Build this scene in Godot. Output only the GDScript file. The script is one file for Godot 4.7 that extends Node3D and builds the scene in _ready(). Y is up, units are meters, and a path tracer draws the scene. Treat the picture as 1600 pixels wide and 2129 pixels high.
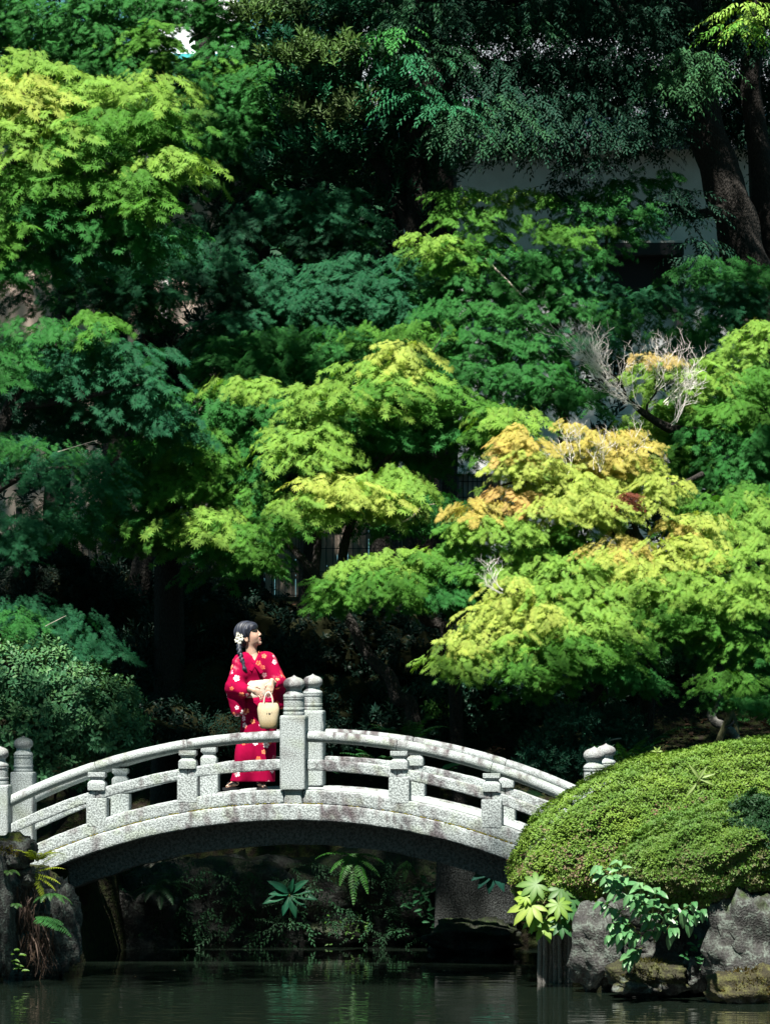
extends Node3D
# A stone footbridge over a garden pond, maples behind it. y is up, metres; the pond's surface lies at y = 0, the bridge at z = 0, the camera 54 m in front of it.

const EYE := Vector3(0.0, 3.3, 54.0)
const PX := 219.0                 # photograph pixels per metre at z = 0

var M := {}                       # materials
var rng := RandomNumberGenerator.new()
var noise := FastNoiseLite.new()
var sun_dir := Vector3(-0.16, 0.88, 0.45).normalized()   # towards the sun
var lit := []                     # [point, radius]: places kept sunny by gaps cut in the added crowns

func at(px: float, py: float, z: float) -> Vector3:
	var s := PX * 54.0 / (54.0 - z)
	return Vector3((px - 800.0) / s, 3.3 - (py - 1287.0) / s, z)

func scale_at(z: float) -> float:
	return PX * 54.0 / (54.0 - z)

# ---------------------------------------------------------------- mesh helpers
class MB:
	var v := PackedVector3Array()
	var c := PackedColorArray()
	var uv := PackedVector2Array()
	var f := PackedInt32Array()

	func vert(p: Vector3, col := Color.WHITE, t := Vector2.ZERO) -> int:
		v.push_back(p)
		c.push_back(col)
		uv.push_back(t)
		return v.size() - 1

	func tri(a: int, b: int, d: int) -> void:      # clockwise from the front
		f.push_back(a)
		f.push_back(b)
		f.push_back(d)

	func quad(a: int, b: int, d: int, e: int) -> void:
		tri(a, b, d)
		tri(a, d, e)

	func box(lo: Vector3, hi: Vector3, col := Color.WHITE, ch := 0.0) -> void:
		if ch <= 0.0:
			var p := []
			for i in 8:
				p.push_back(vert(Vector3(hi.x if i & 1 else lo.x, hi.y if i & 2 else lo.y, hi.z if i & 4 else lo.z), col))
			quad(p[4], p[6], p[7], p[5])
			quad(p[1], p[3], p[2], p[0])
			quad(p[0], p[2], p[6], p[4])
			quad(p[5], p[7], p[3], p[1])
			quad(p[2], p[3], p[7], p[6])
			quad(p[0], p[4], p[5], p[1])
			return
		var xs := [lo.x, lo.x + ch, hi.x - ch, hi.x]
		stack_box(lo, hi, ch, col)

	func stack_box(lo: Vector3, hi: Vector3, ch: float, col: Color) -> void:
		var rings := [[lo.y, ch], [lo.y + ch, 0.0], [hi.y - ch, 0.0], [hi.y, ch]]
		var first := -1
		var prev := PackedInt32Array()
		for r in rings:
			var ring := PackedInt32Array()
			var i: float = r[1]
			for q in [[lo.x + i + ch, lo.z + i], [hi.x - i - ch, lo.z + i], [hi.x - i, lo.z + i + ch], [hi.x - i, hi.z - i - ch], [hi.x - i - ch, hi.z - i], [lo.x + i + ch, hi.z - i], [lo.x + i, hi.z - i - ch], [lo.x + i, lo.z + i + ch]]:
				ring.push_back(vert(Vector3(q[0], r[0], q[1]), col))
			if prev.size():
				for k in 8:
					quad(prev[k], prev[(k + 1) % 8], ring[(k + 1) % 8], ring[k])
			else:
				fan(ring, false)
			prev = ring
		fan(prev, true)

	func fan(ring: PackedInt32Array, up: bool) -> void:
		for k in range(1, ring.size() - 1):
			if up:
				tri(ring[0], ring[k], ring[k + 1])
			else:
				tri(ring[0], ring[k + 1], ring[k])

	func bridge_rings(a: PackedInt32Array, b: PackedInt32Array) -> void:
		var n := a.size()
		for k in n:
			quad(a[k], a[(k + 1) % n], b[(k + 1) % n], b[k])

	func lathe(prof: Array, sides: int, center := Vector3.ZERO, squarish := false) -> void:   # prof: [radius, y] upwards
		var prev := PackedInt32Array()
		for r in prof:
			var ring := PackedInt32Array()
			for k in sides:
				var a := TAU * k / sides
				ring.push_back(vert(center + Vector3(cos(a) * r[0], r[1], sin(a) * r[0])))
			if prev.size():
				bridge_rings(prev, ring)
			else:
				fan(ring, false)
			prev = ring
		fan(prev, true)

	func square_stack(prof: Array, cx: float, cz: float, zk := 1.0, ch := 0.012) -> void:      # prof: [half width, y, chamfer] upwards
		var prev := PackedInt32Array()
		for r in prof:
			var w: float = r[0]
			var d := w * zk
			var h := minf(ch, w * 0.4)
			var ring := PackedInt32Array()
			for q in [[-w + h, -d], [w - h, -d], [w, -d + h], [w, d - h], [w - h, d], [-w + h, d], [-w, d - h], [-w, -d + h]]:
				ring.push_back(vert(Vector3(cx + q[0], r[1], cz + q[1])))
			if prev.size():
				bridge_rings(prev, ring)
			else:
				fan(ring, false)
			prev = ring
		fan(prev, true)

	func tube(pts: Array, rad: Array, sides := 8, wob := 0.0, seed_ := 0.0) -> void:
		var prev := PackedInt32Array()
		var n := pts.size()
		var ref := Vector3(0.31, 0.2, 0.93)
		for i in n:
			var d: Vector3 = (pts[mini(i + 1, n - 1)] - pts[maxi(i - 1, 0)]).normalized()
			var sx := ref.cross(d)
			if sx.length() < 0.05:
				sx = Vector3.RIGHT.cross(d)
			sx = sx.normalized()
			var sy := d.cross(sx)
			ref = sx.cross(d).normalized() * -1.0
			ref = sy
			ref = d.cross(sx)
			var ring := PackedInt32Array()
			for k in sides:
				var a := TAU * k / sides
				var r: float = rad[i] * (1.0 + wob * sin(3.0 * a + seed_ + i * 0.9) * 0.5 + wob * sin(5.0 * a - i * 0.4 + seed_ * 2.0) * 0.3)
				ring.push_back(vert(pts[i] + (sx * cos(a) + sy * sin(a)) * r, Color.WHITE, Vector2(float(k) / sides, i)))
			if prev.size():
				for k in sides:
					quad(prev[k], ring[k], ring[(k + 1) % sides], prev[(k + 1) % sides])
			prev = ring
		if prev.size():
			fan(prev, false)

	func face_normal(i: int) -> Vector3:
		var a := v[f[i]]
		return (v[f[i + 2]] - a).cross(v[f[i + 1]] - a)

	func mesh(mat: Material, smooth_angle := 40.0) -> ArrayMesh:    # corners share a normal where the faces meet at less than that
		var arr := []
		arr.resize(Mesh.ARRAY_MAX)
		var nf := f.size() / 3
		var vv := PackedVector3Array()
		var cc := PackedColorArray()
		var tt := PackedVector2Array()
		for k in f.size():
			vv.push_back(v[f[k]])
			cc.push_back(c[f[k]])
			tt.push_back(uv[f[k]])
		arr[Mesh.ARRAY_VERTEX] = vv
		arr[Mesh.ARRAY_COLOR] = cc
		arr[Mesh.ARRAY_TEX_UV] = tt
		if smooth_angle > 0.0:
			var fn := PackedVector3Array()
			var around := {}
			for i in nf:
				var n := face_normal(i * 3)
				fn.push_back(n)
				for k in 3:
					var key := (v[f[i * 3 + k]] * 20000.0).round()
					if not around.has(key):
						around[key] = PackedInt32Array()
					around[key].push_back(i)
			var least := cos(deg_to_rad(smooth_angle))
			var nn := PackedVector3Array()
			for i in nf:
				var own := fn[i].normalized()
				for k in 3:
					var sum := Vector3.ZERO
					for j in around[(v[f[i * 3 + k]] * 20000.0).round()]:
						if smooth_angle >= 179.0 or fn[j].normalized().dot(own) > least:
							sum += fn[j]
					nn.push_back(sum.normalized() if sum.length() > 1e-14 else Vector3.UP)
			arr[Mesh.ARRAY_NORMAL] = nn
		var m := ArrayMesh.new()
		m.add_surface_from_arrays(Mesh.PRIMITIVE_TRIANGLES, arr)
		m.surface_set_material(0, mat)
		return m

	func mesh_indexed(mat: Material, smooth := true) -> ArrayMesh:   # every vertex smooth: for large sheets and bodies
		var arr := []
		arr.resize(Mesh.ARRAY_MAX)
		arr[Mesh.ARRAY_VERTEX] = v
		arr[Mesh.ARRAY_COLOR] = c
		arr[Mesh.ARRAY_TEX_UV] = uv
		arr[Mesh.ARRAY_INDEX] = f
		if smooth:
			var nn := PackedVector3Array()
			nn.resize(v.size())
			for i in range(0, f.size(), 3):
				var n := face_normal(i)
				for k in 3:
					nn[f[i + k]] += n
			for i in nn.size():
				nn[i] = nn[i].normalized() if nn[i].length() > 1e-14 else Vector3.UP
			arr[Mesh.ARRAY_NORMAL] = nn
		var m := ArrayMesh.new()
		m.add_surface_from_arrays(Mesh.PRIMITIVE_TRIANGLES, arr)
		m.surface_set_material(0, mat)
		return m

func numbered(called: String, parent: Node) -> String:
	if not parent.has_node(called):
		return called
	var i := 1
	while parent.has_node("%s_%03d" % [called, i]):
		i += 1
	return "%s_%03d" % [called, i]

func put(called: String, mesh: Mesh, parent: Node = self) -> MeshInstance3D:
	var o := MeshInstance3D.new()
	o.name = numbered(called, parent)
	o.mesh = mesh
	parent.add_child(o, true)
	return o

func tag(o: Node, label: String, category := "", group := "") -> void:
	o.set_meta("label", label)
	if category:
		o.set_meta("category", category)
	if group:
		o.set_meta("group", group)

func thing(called: String, label: String, category: String, where := Vector3.ZERO, turn := 0.0, group := "") -> Node3D:
	var o := Node3D.new()
	o.name = numbered(called, self)
	add_child(o, true)
	o.position = where
	o.rotation.y = turn
	tag(o, label, category, group)
	return o

func kind(o: Node, k: String) -> Node:
	o.set_meta("kind", k)
	return o

func scatter(called: String, mesh: Mesh, where: Array, tint: PackedColorArray, parent: Node, stuff := true) -> MultiMeshInstance3D:
	var mm := MultiMesh.new()
	mm.transform_format = MultiMesh.TRANSFORM_3D
	mm.use_colors = true
	mm.instance_count = where.size()
	mm.mesh = mesh
	for i in where.size():
		mm.set_instance_transform(i, where[i])
		mm.set_instance_color(i, tint[i])
	var o := MultiMeshInstance3D.new()
	o.name = numbered(called, parent)
	o.multimesh = mm
	parent.add_child(o, true)
	if stuff:
		o.set_meta("kind", "stuff")
	return o

# ---------------------------------------------------------------- materials
func lin(r: float, g: float, b: float) -> Color:
	return Color(r, g, b).linear_to_srgb()

func plain(color: Color, rough := 0.8, spec := 0.5) -> StandardMaterial3D:
	var m := StandardMaterial3D.new()
	m.albedo_color = color
	m.roughness = rough
	m.metallic_specular = spec
	m.vertex_color_use_as_albedo = true
	return m

func leaf_mat(rough: float, spec: float, through: float, thru := Vector3(0.85, 1.0, 0.35)) -> StandardMaterial3D:
	var m := plain(Color.WHITE, rough, spec)
	if through > 0.0:
		m.backlight_enabled = true
		m.backlight = lin(thru.x * through, thru.y * through, thru.z * through)
	return m

func grain_texture(size: int, make: Callable, srgb := true) -> ImageTexture:
	var im := Image.create(size, size, false, Image.FORMAT_RGB8)
	for y in size:
		for x in size:
			var col: Color = make.call(x, y)
			im.set_pixel(x, y, col.linear_to_srgb() if srgb else col)
	return ImageTexture.create_from_image(im)

func wrap_noise(n: FastNoiseLite, x: float, y: float, size: float, freq: float) -> float:   # repeats after size pixels
	x = fposmod(x, size)
	y = fposmod(y, size)
	var wx := smoothstep(0.75, 1.0, x / size)
	var wy := smoothstep(0.75, 1.0, y / size)
	var v := n.get_noise_2d(x * freq, y * freq) * (1.0 - wx) * (1.0 - wy)
	var total := (1.0 - wx) * (1.0 - wx) * (1.0 - wy) * (1.0 - wy)
	if wx > 0.0:
		v += n.get_noise_2d((x - size) * freq, y * freq) * wx * (1.0 - wy)
		total += wx * wx * (1.0 - wy) * (1.0 - wy)
	if wy > 0.0:
		v += n.get_noise_2d(x * freq, (y - size) * freq) * (1.0 - wx) * wy
		total += (1.0 - wx) * (1.0 - wx) * wy * wy
		if wx > 0.0:
			v += n.get_noise_2d((x - size) * freq, (y - size) * freq) * wx * wy
			total += wx * wx * wy * wy
	return v / sqrt(total)

func triplanar(m: StandardMaterial3D, t: Texture2D, metres: float, bump: Texture2D = null, relief := 0.0) -> StandardMaterial3D:
	m.albedo_texture = t
	m.uv1_triplanar = true
	m.uv1_scale = Vector3.ONE / metres
	if bump:
		m.heightmap_enabled = true
		m.heightmap_texture = bump
		m.heightmap_scale = relief
	return m

func make_materials() -> void:
	var n1 := FastNoiseLite.new()
	n1.seed = 5
	n1.frequency = 1.0
	n1.fractal_type = FastNoiseLite.FRACTAL_NONE
	noise.seed = 11
	noise.frequency = 1.0
	noise.fractal_octaves = 4
	# granite: pale and dark grains about a centimetre across
	var granite := func(x: int, y: int) -> Color:
		var a := wrap_noise(n1, x, y, 512, 0.085)
		var b := wrap_noise(n1, x + 91, y + 37, 512, 0.19)
		var s := wrap_noise(n1, x + 11, y + 77, 512, 0.05)
		var k := 0.34 + 0.07 * s
		if a + 0.4 * b > 0.28:
			k = 0.46
		elif a + 0.5 * b < -0.34:
			k = 0.21
		k += 0.08 * b
		return Color(k * 0.87, k * 0.97, k) * 0.78
	var granite_h := func(x: int, y: int) -> Color:
		var a := 0.5 + 0.35 * wrap_noise(n1, x, y, 512, 0.085) + 0.2 * wrap_noise(n1, x + 91, y + 37, 512, 0.19)
		return Color(a, a, a)
	var gt := grain_texture(512, granite)
	var gh := grain_texture(512, granite_h, false)
	M.granite = triplanar(plain(Color.WHITE, 0.85, 0.4), gt, 1.1, gh, 0.4)
	M.granite_fine = triplanar(plain(Color.WHITE, 0.85, 0.4), gt, 0.72, gh, 0.25)
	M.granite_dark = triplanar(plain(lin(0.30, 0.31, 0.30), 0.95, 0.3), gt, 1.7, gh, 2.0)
	# rough rock with lichen
	var rock := func(x: int, y: int) -> Color:
		var a := wrap_noise(n1, x, y, 512, 0.02)
		var b := wrap_noise(n1, x + 50, y, 512, 0.07)
		var d := wrap_noise(n1, x + 70, y + 20, 512, 0.22)
		var k := 0.042 + 0.02 * a + 0.018 * b + 0.018 * d
		var col := Color(k * 1.05, k, k * 0.98)
		if a + b * 0.8 + d * 0.35 > 0.42:
			col = col.lerp(Color(0.17, 0.20, 0.18), 0.7)
		if b - a > 0.5:
			col = col.lerp(Color(0.05, 0.045, 0.05), 0.6)
		return col
	var rock_h := func(x: int, y: int) -> Color:
		var a := 0.5 + 0.3 * wrap_noise(n1, x + 50, y, 512, 0.07) + 0.2 * wrap_noise(n1, x + 70, y + 20, 512, 0.22) + 0.1 * wrap_noise(n1, x, y, 512, 0.02)
		return Color(a, a, a)
	var rt := grain_texture(512, rock)
	var rh := grain_texture(512, rock_h, false)
	M.rock = triplanar(plain(lin(0.66, 0.70, 0.68), 0.85, 0.4), rt, 1.0, rh, 1.2)
	# bark: long vertical furrows
	var bark := func(x: int, y: int) -> Color:
		var a := wrap_noise(n1, x * 3, y, 256, 0.05)
		var b := wrap_noise(n1, x + 40, y + 10, 256, 0.2)
		var k := 0.020 + 0.011 * a + 0.008 * b
		return Color(k * 1.05, k * 0.95, k * 0.88)
	var bark_h := func(x: int, y: int) -> Color:
		var a := 0.5 + 0.4 * wrap_noise(n1, x * 3, y, 256, 0.05) + 0.15 * wrap_noise(n1, x + 40, y + 10, 256, 0.2)
		return Color(a, a, a)
	M.bark = triplanar(plain(Color.WHITE, 0.9, 0.3), grain_texture(256, bark), 0.6, grain_texture(256, bark_h, false), 2.5)
	M.twig = plain(lin(0.33, 0.29, 0.25), 0.9, 0.2)
	M.maple = leaf_mat(0.55, 0.26, 1.0, Vector3(0.9, 1.0, 0.45))
	M.long_leaf = leaf_mat(0.55, 0.2, 0.4)
	M.gloss_leaf = leaf_mat(0.48, 0.28, 0.3)
	M.box_leaf = leaf_mat(0.5, 0.3, 0.5)
	M.fern = leaf_mat(0.5, 0.4, 0.7)
	M.dry_leaf = leaf_mat(0.8, 0.3, 0.2, Vector3(1, 0.8, 0.5))
	# earth and moss
	var soil := func(x: int, y: int) -> Color:
		var a := wrap_noise(n1, x, y, 512, 0.03)
		var b := wrap_noise(n1, x + 50, y, 512, 0.12)
		var d := wrap_noise(n1, x + 70, y + 20, 512, 0.3)
		var k := 0.013 + 0.005 * b + 0.005 * d
		var col := Color(k * 1.25, k, k * 0.75)
		return col.lerp(Color(0.03, 0.045, 0.012), clampf(0.5 + a * 1.4, 0.0, 1.0) * 0.6)
	M.soil = triplanar(plain(Color.WHITE, 0.95, 0.2), grain_texture(512, soil), 1.6, rh, 3.0)
	M.moss = triplanar(plain(Color.WHITE, 0.95, 0.15), grain_texture(256, func(x: int, y: int) -> Color:
		var k := 0.75 + 0.5 * wrap_noise(n1, x, y, 256, 0.25)
		return Color(k, k, k)), 0.35, rh, 1.5)
	# plaster, timber, roof
	var plaster := func(x: int, y: int) -> Color:
		var k := 0.74 + 0.05 * wrap_noise(n1, x, y, 256, 0.02) + 0.06 * wrap_noise(n1, x * 2 + 9, y * 9, 256, 0.06)
		return Color(k * 0.98, k, k * 1.02)
	M.plaster = triplanar(plain(Color.WHITE, 0.95, 0.2), grain_texture(256, plaster), 1.2)
	M.pale_twig = plain(lin(0.60, 0.57, 0.55), 0.9, 0.2)
	M.beige = triplanar(plain(lin(0.62, 0.50, 0.42), 0.95, 0.2), grain_texture(256, plaster), 1.2)
	M.board_dark = plain(lin(0.36, 0.29, 0.24), 0.8, 0.3)
	M.board = plain(lin(0.42, 0.34, 0.28), 0.8, 0.3)
	M.dark_wood = plain(lin(0.03, 0.03, 0.035), 0.7, 0.4)
	M.skin = plain(Color.WHITE, 0.5, 0.4)
	M.skin.subsurf_scatter_enabled = true
	M.skin.subsurf_scatter_strength = 0.12
	M.hair = plain(Color.WHITE, 0.5, 0.35)
	M.kimono = triplanar(plain(Color.WHITE, 0.9, 0.12), flower_print(), 0.92)
	M.kimono.uv1_triplanar_sharpness = 4.0
	M.kimono.uv1_offset = Vector3(0.13, 0.27, 0.4)
	M.obi = plain(lin(0.46, 0.42, 0.36), 0.8, 0.3)
	M.cloth_white = plain(lin(0.75, 0.75, 0.73), 0.8, 0.3)
	M.black_cloth = plain(lin(0.012, 0.012, 0.015), 0.7, 0.3)
	M.straw = triplanar(plain(Color.WHITE, 0.9, 0.2), grain_texture(128, func(x: int, y: int) -> Color:
		var k := 0.82 + 0.22 * sin(TAU * x / 8.0) * sin(TAU * y / 8.0) + 0.2 * wrap_noise(n1, x, y, 128, 0.1)
		return Color(k, k, k)), 0.14)
	M.ink = plain(lin(0.05, 0.045, 0.04), 0.8, 0.2)
	M.turquoise = plain(lin(0.05, 0.35, 0.38), 0.7, 0.3)
	M.rock_shaded = triplanar(plain(lin(0.30, 0.32, 0.30), 0.7, 0.4), rt, 1.3, rh, 1.2)  # darker copy of the rock: shade of arch and hedge put into colour
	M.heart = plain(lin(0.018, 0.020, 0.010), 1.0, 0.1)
	M.stem = plain(lin(0.10, 0.13, 0.04), 0.7, 0.3)
	M.soft_leaf = leaf_mat(0.42, 0.5, 0.4)
	M.old_wood = triplanar(plain(lin(0.75, 0.75, 0.76), 0.9, 0.2), grain_texture(256, func(x: int, y: int) -> Color:
		var k := 0.16 + 0.07 * wrap_noise(n1, x * 3, y, 256, 0.05) + 0.04 * wrap_noise(n1, x, y, 256, 0.2)
		return Color(k, k * 0.97, k * 0.93)), 0.25, M.bark.heightmap_texture, 1.5)
	M.old_wood.albedo_color = Color(1, 1, 1)
	M.moss_wood = plain(lin(0.075, 0.080, 0.045), 0.9, 0.2)
	M.paper = plain(lin(0.55, 0.56, 0.55), 0.9, 0.2)
	M.roof = plain(lin(0.10, 0.11, 0.13), 0.7, 0.5)
	M.water = plain(lin(0.006, 0.010, 0.007), 0.03, 0.5)
	M.concrete = triplanar(plain(lin(1.0, 1.0, 1.0), 0.9, 0.3), grain_texture(256, func(x: int, y: int) -> Color:
		var v := wrap_noise(n1, x * 5.0, y * 0.5, 256, 0.04)
		var k := 0.048 + 0.02 * v + 0.03 * wrap_noise(n1, x + 30, y, 256, 0.15)
		if v > 0.35:
			k *= 0.45
		return Color(k * 0.9, k, k)), 0.9, rh, 0.8)

func _ready() -> void:
	rng.seed = 20240611
	# camera: a long lens, level, shifted up
	var cam := Camera3D.new()
	cam.name = "camera"
	cam.projection = Camera3D.PROJECTION_FRUSTUM
	cam.near = 1.0
	cam.far = 900.0
	cam.size = 0.180027
	cam.frustum_offset = Vector2(0.0, 0.018814)
	add_child(cam)
	cam.position = EYE
	cam.current = true
	# sky, air, exposure
	var env := Environment.new()
	env.background_mode = Environment.BG_SKY
	var sky := Sky.new()
	var sm := ProceduralSkyMaterial.new()
	sm.sky_top_color = Color(0.24, 0.50, 0.56)
	sm.sky_horizon_color = Color(0.42, 0.63, 0.66)
	sm.sky_curve = 0.18
	sm.ground_bottom_color = Color(0.06, 0.08, 0.06)
	sm.ground_horizon_color = Color(0.20, 0.25, 0.22)
	sm.sun_angle_max = 12.0
	sky.sky_material = sm
	env.sky = sky
	env.background_energy_multiplier = 0.43
	env.tonemap_mode = Environment.TONE_MAPPER_LINEAR
	env.tonemap_exposure = 3.6
	env.sdfgi_enabled = true
	env.ssao_enabled = true
	env.ssil_enabled = true
	var we := WorldEnvironment.new()
	we.name = "world_environment"
	we.environment = env
	add_child(we)
	var sun := DirectionalLight3D.new()
	sun.name = "sun"
	sun.light_energy = 1.6
	sun.light_color = Color(1.0, 0.98, 0.93)
	sun.light_angular_distance = 1.0
	sun.shadow_enabled = true
	add_child(sun)
	sun.look_at_from_position(sun_dir * 50.0, Vector3.ZERO, Vector3.UP)
	make_materials()
	make_leaves()
	build_ground()
	build_house()
	build_bridge()
	build_shrubs()
	build_bank()
	build_trees()
	build_person()

# ---------------------------------------------------------------- ground, water, house
func ground_y(x: float, z: float) -> float:
	var right := smoothstep(1.6, 3.0, x)
	var left := smoothstep(-2.3, -3.3, x)
	var shore := -4.2 + right * 7.6 + left * 5.2 + 0.25 * noise.get_noise_1d(x * 0.8)   # where the bank meets the pond
	var d := shore - z                                              # metres inland
	var y := -1.0
	if z > 40.0:
		return lerpf(-1.0, 1.7, smoothstep(43.0, 49.0, z))
	if d > -1.2:
		y = lerpf(-1.0, 0.15, smoothstep(-1.2, 0.1, d))
		y = lerpf(y, 1.15 if absf(x) < 2.6 else 0.95, smoothstep(0.0, 0.7, d))
	if z < -5.0:
		var hill := 0.9 + 0.42 * (-5.0 - z) - 0.011 * (-5.0 - z) * (-5.0 - z)
		if z < -21.0:
			hill = 0.9 + 0.42 * 16.0 - 0.011 * 256.0 - 0.5
		hill = minf(hill, 3.55)
		y = lerpf(y, maxf(y, hill), smoothstep(-5.0, -6.5, z))
	return y + 0.05 * noise.get_noise_2d(x * 1.1, z * 1.1)

func build_ground() -> void:
	var mb := MB.new()
	var xs := []
	var zs := []
	var x := -8.0
	while x <= 8.01:
		xs.push_back(x)
		x += 0.16
	var g := 0.4
	while xs[-1] < 400.0:
		xs.push_back(xs[-1] + g)
		xs.push_front(xs[0] - g)
		g *= 1.5
	var z := -24.0
	while z <= 8.01:
		zs.push_back(z)
		z += 0.16
	g = 0.4
	while zs[-1] < 60.0:
		zs.push_back(zs[-1] + g)
		g = minf(g * 1.4, 2.0)
	g = 0.4
	while zs[0] > -400.0:
		zs.push_front(zs[0] - g)
		g *= 1.5
	while zs[-1] < 300.0:
		zs.push_back(zs[-1] + g)
	var n := xs.size()
	for b in zs:
		for a in xs:
			mb.vert(Vector3(a, ground_y(a, b), b))
	for j in zs.size() - 1:
		for i in n - 1:
			var k := j * n + i
			mb.quad(k, k + 1, k + n + 1, k + n)
	kind(put("ground", mb.mesh_indexed(M.soil)), "structure")
	# the pond, with slow ripples
	var w := MB.new()
	var wx := []
	var wz := []
	x = -6.0
	while x <= 6.01:
		wx.push_back(x)
		x += 0.06
	g = 0.2
	while wx[-1] < 60.0:
		wx.push_back(wx[-1] + g)
		wx.push_front(wx[0] - g)
		g *= 1.5
	z = -5.5
	while z <= 11.01:
		wz.push_back(z)
		z += 0.045
	g = 0.1
	while wz[-1] < 46.0:
		wz.push_back(wz[-1] + g)
		g *= 1.4
	n = wx.size()
	for b in wz:
		for a in wx:
			var calm := 0.35 + 0.65 * smoothstep(-2.0, 6.0, b)
			var h := 0.0035 * noise.get_noise_2d(a * 1.4, b * 3.2) + 0.0018 * noise.get_noise_2d(a * 4.0 + 90.0, b * 9.0) + 0.0008 * sin(b * 17.0 + 2.0 * noise.get_noise_2d(a * 0.7, b * 0.9) * 5.0)
			w.vert(Vector3(a, h * calm * 0.6, b))
	for j in wz.size() - 1:
		for i in n - 1:
			var k := j * n + i
			w.quad(k, k + 1, k + n + 1, k + n)
	kind(put("pond_water", w.mesh_indexed(M.water)), "structure")
	# fallen leaves on the slope behind
	var where := []
	var tint := PackedColorArray()
	for i in 9000:
		var p := Vector3(rng.randf_range(-5.0, 5.5), 0, rng.randf_range(-13.0, -5.2))
		if rng.randf() > (0.25 + 0.75 * smoothstep(0.5, 3.0, p.x)):
			continue
		p.y = ground_y(p.x, p.z) + 0.012
		var b := Basis.from_euler(Vector3(rng.randf_range(-0.5, 0.5), rng.randf() * TAU, rng.randf_range(-0.5, 0.5)))
		var k := rng.randf_range(0.7, 1.5)
		where.push_back(Transform3D(b.scaled_local(Vector3(k, k, k)), p))
		tint.push_back(Color(0.13, 0.065, 0.035).lerp(Color(0.06, 0.04, 0.03), rng.randf()) * rng.randf_range(0.6, 1.3))
	var o := scatter("fallen_leaves", L.fallen[0], where, tint, self)
	tag(o, "brown fallen leaves littering the shaded slope behind the hedge", "fallen leaves")

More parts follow.
